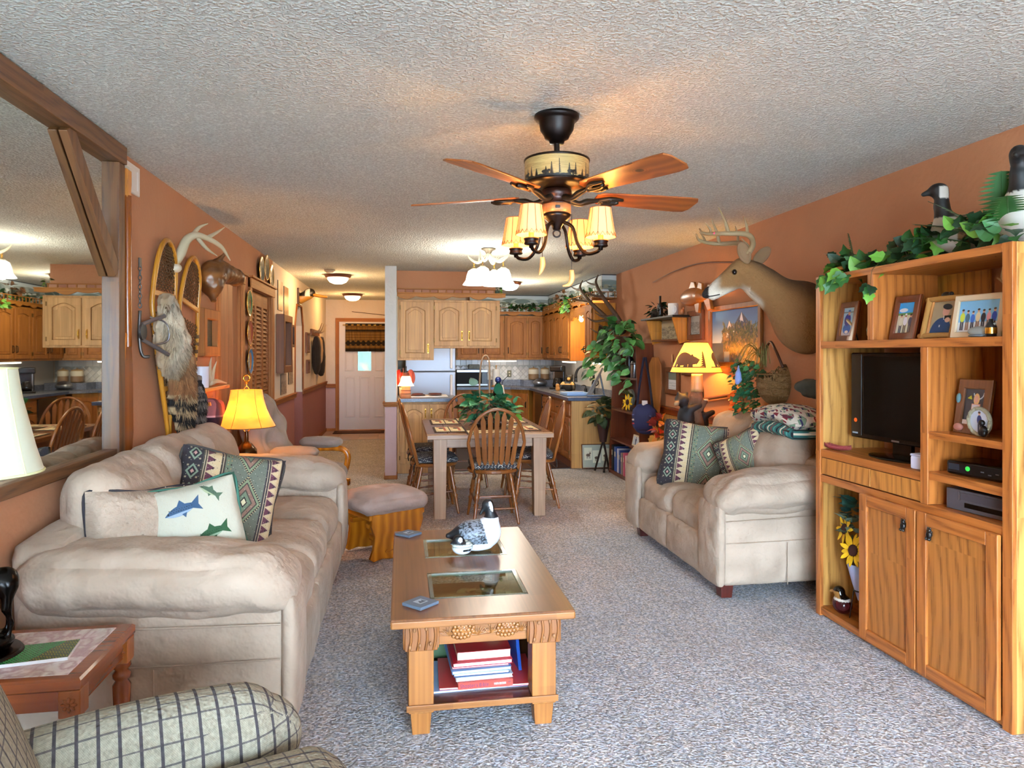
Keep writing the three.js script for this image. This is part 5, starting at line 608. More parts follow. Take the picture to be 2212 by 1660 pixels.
// framed photographs; prints are flat
function person(c, x, y, s, top, bot, skin = '#d9a88a', hair = '#3a2a20') { c.fillStyle = bot; c.fillRect(x - 0.09 * s, y - 0.45 * s, 0.08 * s, 0.45 * s); c.fillRect(x + 0.01 * s, y - 0.45 * s, 0.08 * s, 0.45 * s); c.fillStyle = top; c.beginPath(); c.ellipse(x, y - 0.6 * s, 0.13 * s, 0.22 * s, 0, 0, 7); c.fill(); c.fillStyle = skin; c.beginPath(); c.ellipse(x, y - 0.89 * s, 0.065 * s, 0.085 * s, 0, 0, 7); c.fill(); c.fillStyle = hair; c.beginPath(); c.ellipse(x, y - 0.94 * s, 0.07 * s, 0.05 * s, 0, 0, 7); c.fill(); }
const PT = {
  fisher: ctex(160, 240, (c, w, h) => { c.fillStyle = '#9fd0ee'; c.fillRect(0, 0, w, h); c.fillStyle = '#7f94a6'; c.fillRect(0, 34, w, 12); c.fillStyle = '#c8ccd0'; c.fillRect(0, 190, w, 50); c.fillStyle = '#2f62b8'; c.beginPath(); c.ellipse(75, 180, 55, 45, 0, 0, 7); c.fill(); c.fillStyle = '#2a2f86'; c.beginPath(); c.ellipse(70, 105, 44, 52, 0, 0, 7); c.fill(); c.fillStyle = '#c98f78'; c.beginPath(); c.ellipse(82, 50, 15, 18, 0, 0, 7); c.fill(); c.fillStyle = '#4a6aa8'; c.fillRect(66, 20, 34, 18); c.fillStyle = '#8a7d58'; c.beginPath(); c.ellipse(100, 125, 60, 14, 0.5, 0, 7); c.fill(); c.fillStyle = '#e2d6b0'; c.beginPath(); c.ellipse(92, 130, 50, 8, 0.5, 0, 7); c.fill(); c.fillStyle = '#eef0f0'; c.beginPath(); c.ellipse(75, 208, 26, 14, 0, 0, 7); c.fill(); }),
  beach: ctex(160, 240, (c, w, h) => { c.fillStyle = '#2f9fe6'; c.fillRect(0, 0, w, h); c.fillStyle = '#d6ecf8'; c.beginPath(); c.ellipse(50, 60, 44, 16, 0, 0, 7); c.fill(); c.fillStyle = '#4f7a44'; c.fillRect(0, 82, w, 20); c.fillStyle = '#c9cdb4'; c.fillRect(0, 100, w, 140); person(c, 40, 240, 150, '#d7dcc4', '#3a4050'); person(c, 85, 240, 155, '#e4e8f0', '#5a5244', '#a06a50', '#e6e6e6'); person(c, 135, 240, 150, '#4a4a60', '#40404c'); }),
  uniform: ctex(160, 220, (c, w, h) => { c.fillStyle = '#a08f70'; c.fillRect(0, 0, w, h); c.fillStyle = '#1f3c66'; c.beginPath(); c.ellipse(75, 200, 70, 95, 0, 0, 7); c.fill(); c.fillStyle = '#e6eaf0'; c.fillRect(82, 92, 12, 26); c.fillStyle = '#c99a86'; c.beginPath(); c.ellipse(92, 64, 24, 32, 0, 0, 7); c.fill(); c.fillStyle = '#1a1c26'; c.beginPath(); c.ellipse(96, 36, 32, 18, 0.2, 0, 7); c.fill(); c.fillStyle = '#15151a'; c.fillRect(86, 92, 44, 24); c.fillStyle = '#d9b09a'; c.beginPath(); c.ellipse(110, 120, 18, 16, 0, 0, 7); c.fill(); c.fillStyle = '#c8ccd4'; c.fillRect(60, 150, 8, 14); }),
  group: ctex(320, 220, (c, w, h) => { c.fillStyle = '#86c2ea'; c.fillRect(0, 0, w, h); c.fillStyle = '#d8e2e6'; c.fillRect(0, 150, w, 70); const t = ['#c8d24c', '#4a6a80', '#3f6ac0', '#e6d8b0', '#2a2a34', '#e09aa0', '#2f4fb8']; t.forEach((k, i) => person(c, 34 + i * 42, 205 - (i === 5 ? 10 : 0), 150 - (i % 3) * 8, k, i % 2 ? '#8a6a54' : '#2f3440')); }),
  lady: ctex(160, 220, (c, w, h) => { c.fillStyle = '#23262c'; c.fillRect(0, 0, w, h); c.strokeStyle = '#c9d4d8'; c.lineWidth = 8; c.beginPath(); c.arc(110, 20, 40, 0, 3); c.stroke(); c.fillStyle = '#c8cc3a'; c.beginPath(); c.moveTo(20, 60); c.lineTo(50, 40); c.lineTo(60, 66); c.fill(); c.fillStyle = '#e0b878'; c.beginPath(); c.ellipse(96, 62, 24, 36, 0, 0, 7); c.fill(); c.fillStyle = '#d9a58c'; c.beginPath(); c.ellipse(94, 62, 16, 22, 0, 0, 7); c.fill(); c.fillRect(60, 90, 70, 60); c.fillStyle = '#e8ecf2'; c.fillRect(64, 96, 60, 52); c.fillStyle = '#1b2030'; c.fillRect(64, 148, 66, 44); c.fillStyle = '#e6e8ee'; c.fillRect(0, 192, w, 28); }),
  sea: ctex(120, 160, (c, w, h) => { c.fillStyle = '#1f6fd0'; c.fillRect(0, 0, w, 90); c.fillStyle = '#2f8fb8'; c.fillRect(0, 70, w, 50); c.fillStyle = '#c8b090'; c.fillRect(0, 120, w, 40); }),
  small: ctex(96, 96, (c, w, h) => { c.fillStyle = '#c9d6e6'; c.fillRect(0, 0, w, h); person(c, 48, 96, 90, '#2c3a6a', '#26304c'); }),
};
function photoFrame(label, name, w, h, bw, fm, pt, x, z, ry, tilt, y, extra) {
  const o = thing(name, label, 'picture frame', ecw(x, y, z), -PI / 2 + ry, 'photo frames in the entertainment centre'), P = sub('frame_stand', o, [0, 0, 0], [-tilt, 0, 0]);
  M('frame', mv(ext([[-w / 2, 0], [w / 2, 0], [w / 2, h], [-w / 2, h]], 0.018, 0.004, [[[-w / 2 + bw, bw], [w / 2 - bw, bw], [w / 2 - bw, h - bw], [-w / 2 + bw, h - bw]]]), 0, 0, -0.009), fm, P, 'y'); M('photo', mv(new THREE.PlaneGeometry(w - 2 * bw + 0.002, h - 2 * bw + 0.002), 0, h / 2, -0.008), mat('#ffffff', 0.25, { map: pt }), P, null); M('backing', bb(-w / 2 + 0.004, w / 2 - 0.004, 0.004, h - 0.004, -0.02, -0.0095), K.black, P, null); M('easel_leg', tube([[0, h * 0.7, -0.02], [0, 0.012, -0.02 - h * 0.28]], 0.004, { seg: 1, rs: 5 }), K.black, P, null);
  if (extra) extra(P, w, h); return o;
}
photoFrame('brown framed photo of an angler in blue holding a fish', 'framed_photo', 0.17, 0.215, 0.032, W.mahog, PT.fisher, -0.465, -0.07, -0.1, 0.16, 1.503);
photoFrame('brown framed photo of three people under a blue sky', 'framed_photo', 0.175, 0.215, 0.034, W.mahog, PT.beach, -0.035, -0.065, -0.05, 0.2, 1.503);
photoFrame('rustic branch framed portrait of person in dark blue uniform', 'framed_photo', 0.16, 0.19, 0.016, W.oak, PT.uniform, 0.17, -0.09, 0.05, 0.24, 1.503, (P, w, h) => { const br = mat('#a87a3c', 0.9, { bumpMap: wallBump, bumpScale: 0.004 }); for (const [a, b] of [[[-w / 2 - 0.02, 0.012, 0.004], [w / 2 + 0.02, 0.012, 0.004]], [[-w / 2 - 0.015, h - 0.008, 0.004], [w / 2 + 0.02, h - 0.008, 0.004]], [[-w / 2, 0, 0.006], [-w / 2, h, 0.006]], [[w / 2, 0, 0.006], [w / 2, h, 0.006]]]) M('branch', tube([a, [(a[0] + b[0]) / 2, (a[1] + b[1]) / 2 + 0.003, 0.008], b], [0.013, 0.011, 0.013], { seg: 8, rs: 8 }), br, P, null); M('bear_ornament', [ell(0.026, 0.014, 0.012, 0, h + 0.012, 0, 10), ell(0.011, 0.01, 0.01, 0.026, h + 0.015, 0, 8)], K.black, P, null); });
photoFrame('cream framed group photo of seven people on a beach', 'framed_photo', 0.235, 0.185, 0.026, mat('#d9c6a4', 0.6), PT.group, 0.39, -0.07, 0.1, 0.18, 1.503);
photoFrame('wide oak frame with fish ornament and photo of a seated woman', 'framed_photo', 0.2, 0.235, 0.042, wood('#8a5526', 0.45, fineT), PT.lady, 0.34, -0.09, -0.12, 0.14, 1.096, (P) => { M('fish_ornament', ell(0.012, 0.022, 0.008, -0.082, 0.15, 0.004, 10), mat('#5f8a94', 0.4), P, null); M('tackle_ornament', ell(0.03, 0.016, 0.01, -0.06, 0.026, 0.004, 10), mat('#c08a80', 0.5), P, null); });
photoFrame('dark framed seascape photo half hidden by the right stile', 'framed_photo', 0.15, 0.23, 0.02, K.black, PT.sea, 0.52, -0.2, -0.05, 0.1, 1.096);
photoFrame('narrow grey wood frame at the right end of the shelf', 'framed_photo', 0.1, 0.17, 0.022, mat('#b5ada4', 0.6), PT.small, 0.575, -0.07, -0.5, 0.12, 1.096);
function roundFrame(label, x, z, r, y, bear) { const o = thing('round_framed_photo', label, 'picture frame', ecw(x, y, z), -PI / 2, 'photo frames in the entertainment centre'), lf = []; for (let i = 0; i < 22; i++) { const a = i / 22 * 2 * PI; lf.push(rot(ell(0.012, 0.007, 0.006, 0, 0, 0, 7), 0, 0, a + 1.2 + (i % 2) * 0.8).translate(Math.cos(a) * r * 0.86, r + Math.sin(a) * r * 0.86, 0.004)); } lf.push(mv(new THREE.TorusGeometry(r * 0.86, 0.008, 8, 30), 0, r, 0)); M('wreath_rim', lf, mat('#9a947a', 0.7), o, null).userData.kind = 'stuff'; M('photo', mv(new THREE.CircleGeometry(r * 0.78, 28), 0, r, 0.001), mat('#ffffff', 0.3, { map: PT.small }), o, null); M('backing', rot(cyl(r * 0.84, r * 0.84, 0.006, 0, 0, 0, 28), PI / 2, 0, 0).translate(0, r, -0.008), K.dark || K.black, o, null); if (bear) M('bear_ornament', [ell(0.017, 0.024, 0.014, r * 0.62, 0.026, 0.018, 10), ell(0.013, 0.013, 0.012, r * 0.55, 0.06, 0.022, 10), ell(0.007, 0.012, 0.008, r * 0.45, 0.02, 0.024, 8), ell(0.007, 0.012, 0.008, r * 0.8, 0.02, 0.024, 8)], K.black, o, null); return o; }
roundFrame('round leaf wreath photo frame with a small black bear', 0.42, -0.07, 0.062, 1.096, true); roundFrame('small round stone photo frame beside the upper divider', -0.235, -0.08, 0.05, 1.503, false);
{ // antler decoration behind the group photo, small figures in front
  const o = thing('antler_ornament', 'pale antlers with skull plaque in the upper right corner', 'antlers', ecw(0.5, 1.503, -0.22), -PI / 2); M('plaque', lathe([[0.0001, 0], [0.08, 0], [0.08, 0.02], [0.0001, 0.02]], 24).scale(1, 1, 0.7), K.black, o, null); M('skull', nets((p) => smin(sel(p, [0, 0.14, 0], [0.06, 0.05, 0.045]), cap(p, [0, 0.12, 0.02], [0.02, 0.05, 0.06], 0.035, 0.018), 0.03), [-0.08, 0.02, -0.06], [0.08, 0.21, 0.1], 0.006), K.bone, o, null);
  for (const s of [-1, 1]) M('antler', [tube([[s * 0.03, 0.16, 0], [s * 0.08, 0.2, -0.01], [s * 0.1, 0.24, 0.02], [s * 0.07, 0.29, 0.05]], [0.012, 0.01, 0.009, 0.003], { seg: 16 }), tube([[s * 0.085, 0.21, 0], [s * 0.11, 0.25, 0.04]], [0.009, 0.003], { seg: 5 }), tube([[s * 0.1, 0.24, 0.02], [s * 0.125, 0.28, 0.0]], [0.008, 0.002], { seg: 5 })], mat('#b39a70', 0.6), o, null);
  const d = thing('trout_figurine', 'grey carved fish figurine in front of the group photo', 'figurine', ecw(0.46, 1.503, -0.03), -PI / 2); M('body', nets((p) => smin(sel(p, [0, 0.024, 0], [0.055, 0.02, 0.016]), cap(p, [0.045, 0.024, 0], [0.075, 0.05, 0], 0.012, 0.006), 0.012), [-0.08, -0.01, -0.03], [0.1, 0.08, 0.03], 0.004), mat('#8f9690', 0.5), d, null); M('base', ell(0.05, 0.008, 0.022, 0, 0.006, 0, 12), mat('#6f7a80', 0.6), d, null);
  const b = thing('small_bottle', 'tiny black bottle with gold label before the group photo', 'bottle', ecw(0.52, 1.503, -0.028), -PI / 2); M('bottle_body', lathe([[0.0001, 0], [0.019, 0], [0.02, 0.04], [0.012, 0.056], [0.008, 0.06], [0.008, 0.07], [0.0001, 0.07]], 18), K.black, b, null); M('bottle_label', lathe([[0.0205, 0.012], [0.0207, 0.036]], 18), K.brass, b, null);
}
{ // sunflowers and glazed duck jar in the lower bay
  const v = thing('flower_cone', 'yellow sunflowers and ivy in a pale blue cone vase in the lower bay', 'flowers', ecw(-0.37, 0.048, -0.1), -PI / 2); M('cone_vase', [lathe([[0.0001, 0.09], [0.012, 0.1], [0.04, 0.19], [0.066, 0.29], [0.06, 0.292], [0.035, 0.2]], 28)], mat('#b9c4ea', 0.7), v, null); M('vase_stand', [mv(rot(new THREE.TorusGeometry(0.03, 0.004, 6, 20), PI / 2, 0, 0), 0, 0.15, 0), ...[0, 1, 2].map((k) => tube([[Math.cos(k * 2.1) * 0.03, 0.15, Math.sin(k * 2.1) * 0.03], [Math.cos(k * 2.1) * 0.05, 0, Math.sin(k * 2.1) * 0.05]], 0.003, { seg: 1, rs: 5 }))], K.black, v, null);
  sunflower(v, [-0.055, 0.46, 0.05], [-0.2, 0.2, 1], 0.075); sunflower(v, [0.03, 0.37, 0.06], [0.15, 0.25, 1], 0.08); const gm = leafM('#1d4a40'), gw = leafM('#6f8f80'); for (let i = 0; i < 26; i++) leaf(v, LG.ivy, i % 3 ? gm : gw, [rr(-0.09, 0.08), rr(0.45, 0.62), rr(0, 0.06)], [rr(-1, 1), rr(-0.2, 0.9), rr(0.2, 1)], rr(0.05, 0.085)); M('stems', [0, 1, 2].map((i) => tube([[0, 0.2, 0], [-0.02 + i * 0.02, 0.32, 0.02], [-0.05 + i * 0.04, 0.44, 0.04]], 0.003, { seg: 6, rs: 5 })), K.darkGreen, v, null).userData.kind = 'stuff';
  const j = thing('duck_jar', 'glossy dark red duck shaped jar on the bottom shelf', 'figurine', ecw(-0.46, 0.048, -0.06), -PI / 2 - 0.3); M('body', nets((p) => smin(sel(p, [0.0, 0.05, 0], [0.058, 0.05, 0.05]), smin(sel(p, [-0.02, 0.11, 0.01], [0.032, 0.03, 0.03]), cap(p, [-0.03, 0.11, 0.02], [-0.06, 0.1, 0.04], 0.012, 0.008), 0.01), 0.015), [-0.09, -0.01, -0.07], [0.08, 0.16, 0.08], 0.005, ([x, y, z]) => (y > 0.085 ? (z > 0.02 && y < 0.115 ? lin('#a07038') : lin('#10100f')) : y > 0.075 ? lin('#d9d4c8') : lin('#3a0f12'))), mat('#ffffff', 0.08, { vertexColors: true }), j, null);
}
// greenery, geese and driftwood on top of the centre
const decoyCol = (x, y, z) => 0;
function gooseDecoy(label, p, ry, sc, standing) {
  const o = thing('goose_decoy', label, 'goose decoy', p, ry); o.scale.setScalar(sc); const bk = lin('#0d0e10'), wh = lin('#d8d6cc'), gy = lin('#b9b6ac'), br = lin('#8a6a44');
  const f = (q) => { let d = sel(q, [0, 0.1, 0], [0.2, 0.11, 0.12]); d = smin(d, cap(q, [0.13, 0.13, 0], [0.15, 0.26, 0], 0.06, 0.034), 0.05); d = smin(d, cap(q, [0.15, 0.26, 0], [0.15, 0.31, 0], 0.034, 0.034), 0.02); d = smin(d, sel(q, [0.165, 0.345, 0], [0.048, 0.04, 0.036]), 0.02); d = smin(d, cap(q, [0.19, 0.345, 0], [0.235, 0.33, 0], 0.02, 0.012), 0.012); return smin(d, cap(q, [-0.14, 0.11, 0], [-0.26, 0.12, 0], 0.06, 0.015), 0.04); };
  M('body', nets(f, [-0.3, -0.03, -0.15], [0.26, 0.42, 0.15], 0.008, ([x, y, z]) => (y > 0.19 && x > 0.08 ? (x < 0.165 && y > 0.295 && y < 0.36 && Math.abs(z) > 0.014 ? wh : bk) : x > 0.09 ? gy : y < 0.06 ? wh : scallop([x, y, z], 30, br, lin('#5a4630')))), mat('#ffffff', 0.55, { vertexColors: true }), o, null); return o;
}
gooseDecoy('canada goose decoy with black neck among the ivy on the centre top', [2.5, 1.88, -2.7], PI - 0.6, 0.84);
gooseDecoy('larger goose decoy at the right end of the centre top, cut by the frame', [2.46, 1.88, -2.4], PI + 0.6, 0.92);
{
  const g = thing('ivy_garland', 'ivy and fern garland lying along the top of the oak centre', 'garland', [2.35, 1.86, -2.92]); const ms = [L.ivy, L.ivy, L.ivyDark, L.ivyDark, L.ivyLight];
  M('vine', tube([[0.02, 0.02, -0.58], [0.06, 0.05, -0.3], [0.03, 0.04, 0], [0.06, 0.06, 0.3], [0.05, 0.05, 0.6]], 0.006, { seg: 30, rs: 5 }), K.leafStem, g, null);
  for (let i = 0; i < 230; i++) { const z = rr(-0.58, 0.62); leaf(g, rnd() > 0.4 ? LG.ivy : LG.heart, ms[Math.floor(rnd() * 5)], [rr(-0.06, 0.16), rr(0.01, 0.09) + 0.03 * Math.sin(z * 7) + (z > 0.3 ? 0.03 : 0), z], [rr(-1, 0.4), rr(-0.4, 0.8), rr(-1, 1)], rr(0.05, 0.09)); }
  for (let i = 0; i < 11; i++) leaf(g, LG.ivy, i % 2 ? L.ivyLight : L.ivy, [-0.1, rr(-0.06, 0.02), rr(-0.5, -0.3)], [-0.6, rr(-0.9, 0), rr(-0.8, 0.8)], rr(0.06, 0.085));
  M('vine', tube([[-0.06, 0.01, -0.13], [-0.1, -0.02, -0.12], [-0.105, -0.09, -0.125]], 0.002, { seg: 8, rs: 4 }), K.leafStem, g, null); for (const [dz, dy, m] of [[-0.03, -0.09, L.ivyDark], [0.03, -0.1, L.ivyDark], [0, -0.11, L.ivy], [0.01, -0.135, L.ivyLight]]) leaf(g, LG.ivy, m, [-0.11, dy, -0.125 + dz * 0.5], [-0.5, -0.8, dz * 20], 0.055);
  for (const [z, d, l] of [[-0.45, [-0.1, 1, -0.1], 0.19], [-0.42, [-0.3, 0.5, -0.7], 0.2], [-0.05, [0.1, 0.7, 0.6], 0.2], [0.42, [-0.4, 0.8, -0.6], 0.3], [0.4, [-0.3, 0.5, -0.8], 0.3], [0.5, [-0.5, 0.4, 0.5], 0.3], [0.47, [-0.2, 0.9, 0.2], 0.28], [0.3, [-0.5, 0.3, -0.6], 0.22]]) frond(g, L.fern, [0.04, 0.05, z], d, l * 1.15, 0.2);
  const dw = thing('driftwood_duck', 'weathered driftwood with a carved yellow duck bill on centre top', 'ornament', [2.33, 1.86, -3.42], 0.2); M('driftwood', tube([[0.06, 0.03, 0.2], [0.06, 0.05, 0.02], [0.05, 0.05, -0.06]], [0.02, 0.035, 0.03], { seg: 10 }), mat('#4a3626', 0.9), dw, null); M('bill', [tube([[-0.02, 0.035, 0.12], [-0.03, 0.03, 0.02], [-0.03, 0.02, -0.05]], [0.025, 0.016, 0.005], { seg: 10, flat: 0.6 }), ell(0.03, 0.03, 0.04, -0.01, 0.04, 0.15, 10)], mat('#b5803a', 0.6), dw, null);
}
// ---------- kitchen ----------
function cathedral(parent, x0, x1, y0, y1, m, pm, { arch = 0.05, handle = 0, hm = K.brass, hy = 0, hinge = true } = {}) {   // raised panel door in the plane z = 0
  const D = sub('door', parent), w = x1 - x0, h = y1 - y0, f = Math.min(0.06, w * 0.2), ins = (e) => { const a = [], X0 = x0 + f + e, X1 = x1 - f - e, Y0 = y0 + f + e, Y1 = y1 - f - e - arch; a.push([X0, Y0], [X1, Y0], [X1, Y1]); for (let i = 1; i < 10; i++) { const t = i / 10; a.push([mix(X1, X0, t), Y1 + arch * Math.sin(PI * t)]); } a.push([X0, Y1]); return a; };
  M('door_frame', mv(ext([[x0, y0], [x1, y0], [x1, y1], [x0, y1]], 0.02, 0.003, [ins(0).reverse()]), 0, 0, 0.012), m, D, 'y'); M('raised_panel', mv(ext(ins(0.004), 0.014, 0.005), 0, 0, 0.008), pm, D, 'y'); M('panel_field', mv(ext(ins(0.035), 0.008, 0.003), 0, 0, 0.016), pm, D, 'y');
  if (handle) { const hx = handle > 0 ? x1 - f * 0.4 : x0 + f * 0.4, yy = hy || y0 + 0.13; M('handle', [tube([[hx, yy - 0.045, 0.022], [hx, yy - 0.03, 0.045], [hx, yy + 0.03, 0.045], [hx, yy + 0.045, 0.022]], 0.006, { seg: 14, rs: 6 }), box(0.014, 0.11, 0.004, hx, yy, 0.023)], hm, D, null); }
  if (hinge) { const hx = handle > 0 ? x0 : x1; for (const yy of [y0 + 0.07, y1 - 0.07]) M('hinge', box(0.012, 0.05, 0.012, hx, yy, 0.02, 0.002), K.oldBrass, D, null); }
}
function cab(label, name, p, ry, w, h, d, m, doors, o2 = {}) { const o = thing(name, label, 'cabinet', p, ry, o2.group); M('body', bb(0, w, 0, h, -d, 0, 0.003), m, o, 'y'); for (const [a, b, y0, y1, opt] of doors) cathedral(o, a, b, y0, y1, o2.dm || m, o2.pm || m, opt); return o; }
function scallop2(n, w, h, dip) { const a = [[0, h], [0, dip]]; for (let i = 0; i < n; i++) for (let k = 1; k <= 8; k++) { const t = k / 8; a.push([(i + t) * w / n, dip - dip * Math.sin(PI * t) * (i % 2 ? 0.35 : 1)]); } a.push([w, h]); return a; }
const kb = wood('#bf7c2a', 0.6, fineT, { clearcoat: 0 }), kl = wood('#e0ac6c', 0.55, fineT, { clearcoat: 0 }), handD = { hm: mat('#3a2a18', 0.4, { metalness: 0.6 }) };
// hanging cabinets above the peninsula
{
  struct('wall_soffit', bb(-0.05, 1.15, 2.205, 2.44, -8.47, -8.8), rose, 'x');
  cab('tall pale oak wall cabinet with one arched door beside the hall pillar', 'wall_cabinet', [-0.039, 1.36, -8.4], 0, 0.43, 0.725, 0.33, kl, [[0.03, 0.385, 0.025, 0.7, { handle: 1, hy: 0.14 }]]);
  cab('pale oak wall cabinet with a pair of arched doors above the peninsula', 'wall_cabinet', [0.392, 1.505, -8.4], 0, 0.802, 0.58, 0.33, kl, [[0.004, 0.36, 0.025, 0.555, { handle: 1, hy: 0.15 }], [0.4, 0.756, 0.025, 0.555, { handle: -1, hy: 0.15 }]]);
  const c = thing('cabinet_cornice', 'scalloped oak crown with small block gallery on the hanging cabinets', 'cabinet crown', [-0.045, 2.087, -8.37]);
  M('scalloped_valance', mv(ext(scallop2(6, 1.3, 0.07, 0.035), 0.02, 0.003), 0, 0, 0.02), kb, c, 'x'); M('crown_shelf', bb(0, 1.3, 0.066, 0.08, -0.36, 0.05, 0.004), kb, c, 'x'); M('gallery_rail', bb(0, 1.18, 0.118, 0.13, -0.02, 0.02, 0.003), kb, c, 'x');
  const bg = plain(box(0.082, 0.036, 0.02, 0, 0, 0, 0.003)), bm = ['#a8735c', '#9a6650', '#b07d62'].map((q) => mat(q, 0.8)); for (let i = 0; i < 12; i++) { const b = new THREE.Mesh(bg, bm[i % 3]); b.name = 'block'; b.position.set(0.05 + i * 0.097, 0.099, 0); c.add(b); } for (let i = 0; i < 13; i++) M('spindle', bb(0.002 + i * 0.097 - 0.004, 0.002 + i * 0.097 + 0.006, 0.08, 0.118, -0.008, 0.012), kb, c, 'y');
  const iv = thing('potted_ivy', 'small ivy pot at the end of the hanging cabinet crown', 'plant', [1.17, 2.167, -8.5]); M('pot', lathe([[0.0001, 0], [0.04, 0], [0.05, 0.05], [0.045, 0.05]], 16), mat('#4a5a4a', 0.7), iv, null); clump(iv, 24, [0, 0.07, 0], [0.06, 0.05, 0.06], [L.ivy, L.ivyDark, L.ivyLight], LG.ivy, 0.045);
}
// peninsula base, counter and stove top
const granT = dtex(256, 256, (u, v) => { const a = vn(u * 120, v * 120, 120, 120, 501), b = fbm(u * 8, v * 8, 8, 502, 3), l = 0.55 + 0.3 * (a - 0.5) + 0.15 * (b - 0.5); return [l * 0.98, l, l * 1.06]; }, { rep: [2, 2] });
const gran = mat('#c8ccd6', 0.25, { map: granT }), granE = mat('#7f93b4', 0.3, { map: granT });
{
  cab('pale oak peninsula base cabinet with arched doors behind the dining chairs', 'base_cabinet', [-0.045, 0.0, -8.42], 0, 0.69, 0.86, 0.55, kl, [[0.03, 0.36, 0.12, 0.83, { handle: 1, hy: 0.72 }], [0.385, 0.66, 0.12, 0.83, { handle: -1, hy: 0.72 }]]);
  const c = thing('peninsula_counter', 'grey blue peninsula countertop with coil burners', 'countertop', [-0.045, 0.86, -8.36]); M('counter_top', bb(0, 0.72, 0.004, 0.04, -0.66, 0), gran, c, 'x'); M('counter_edge', bb(0, 0.72, 0.0, 0.041, 0, 0.006, 0.002), granE, c, 'x'); M('stove_top', bb(0.1, 0.62, 0.041, 0.055, -0.62, -0.22, 0.004), K.white, c, null);
  for (const [x, z, r] of [[0.25, -0.32, 0.1], [0.47, -0.32, 0.08], [0.25, -0.52, 0.08], [0.47, -0.52, 0.1]]) { const B = sub('burner', c, [x, 0.056, z]); M('drip_pan', lathe([[r * 0.3, 0.001], [r * 0.9, 0.002], [r, 0.008], [r * 1.02, 0.006]], 24), K.steel, B, null); const co = []; for (let k = 0; k <= 60; k++) { const t = k / 60, a = t * 2 * PI * 3; co.push([Math.cos(a) * r * (0.2 + 0.65 * t), 0.014, Math.sin(a) * r * (0.2 + 0.65 * t)]); } M('coil', tube(co, 0.005, { curve: false, rs: 5 }), mat('#5a2a22', 0.5), B, null); }
  const l = thing('small_lamp', 'little lit lamp with white bell shade on the peninsula counter', 'lamp', [0.06, 0.902, -8.52]); M('lamp_base', lathe([[0.0001, 0], [0.062, 0], [0.058, 0.06], [0.055, 0.09], [0.05, 0.13], [0.07, 0.15], [0.0001, 0.15]], 24), mat('#c98a60', 0.6), l, null); for (const y of [0.05, 0.092]) M('base_band', mv(rot(new THREE.TorusGeometry(0.059, 0.004, 6, 26), PI / 2, 0, 0), 0, y, 0), mat('#3a1c18', 0.6), l, null); M('lamp_shade', lathe([[0.098, 0.145], [0.085, 0.165], [0.068, 0.2], [0.06, 0.24], [0.05, 0.262], [0.03, 0.27]], 28), glow('#ffe0b8', 2.4), l, null); M('lamp_cap', cyl(0.045, 0.035, 0.045, 0, 0.262, 0, 16), mat('#8a3f28', 0.6), l, null); lamp(0.06, 1.1, -8.52, '#ffc080', 0.35, 2);
  const u = thing('oven_mitt_holder', 'red mitts and utensils standing behind the small lamp', 'utensils', [0.03, 0.902, -8.72]); M('crock', lathe([[0.0001, 0], [0.05, 0], [0.056, 0.12], [0.05, 0.12]], 18), K.cream, u, null); for (const [x, m] of [[-0.05, K.red], [0.09, mat('#8a4038', 0.8)]]) M('mitt', puff(0.07, 0.16, 0.03, { r: 0.014, n: 8 }).translate(x, 0.24, 0), m, u, null); for (let i = 0; i < 3; i++) M('utensil', tube([[i * 0.02 - 0.02, 0.05, 0], [i * 0.03 - 0.03, 0.34 + i * 0.02, 0.01]], [0.004, 0.012], { seg: 4, rs: 6 }), i % 2 ? W.dark : K.black, u, null);
}
// fridge
{ const f = thing('refrigerator', 'stainless grey refrigerator behind the peninsula', 'refrigerator', [0.47, 0, -11.2]); const fm = mat('#a4a9b4', 0.35, { metalness: 0.25 }); M('fridge_body', bb(-0.4, 0.4, 0.02, 1.72, -0.7, -0.05, 0.01), mat('#4a5560', 0.5), f, null); M('fridge_door', bb(-0.4, 0.4, 0.05, 1.145, -0.05, 0, 0.012), fm, f, null); M('freezer_door', bb(-0.4, 0.4, 1.155, 1.72, -0.05, 0, 0.012), fm, f, null); M('handle', bb(0.31, 0.35, 0.55, 1.1, 0.002, 0.035, 0.01), K.white, f, null); M('handle', bb(0.31, 0.35, 1.2, 1.55, 0.002, 0.035, 0.01), K.white, f, null); }
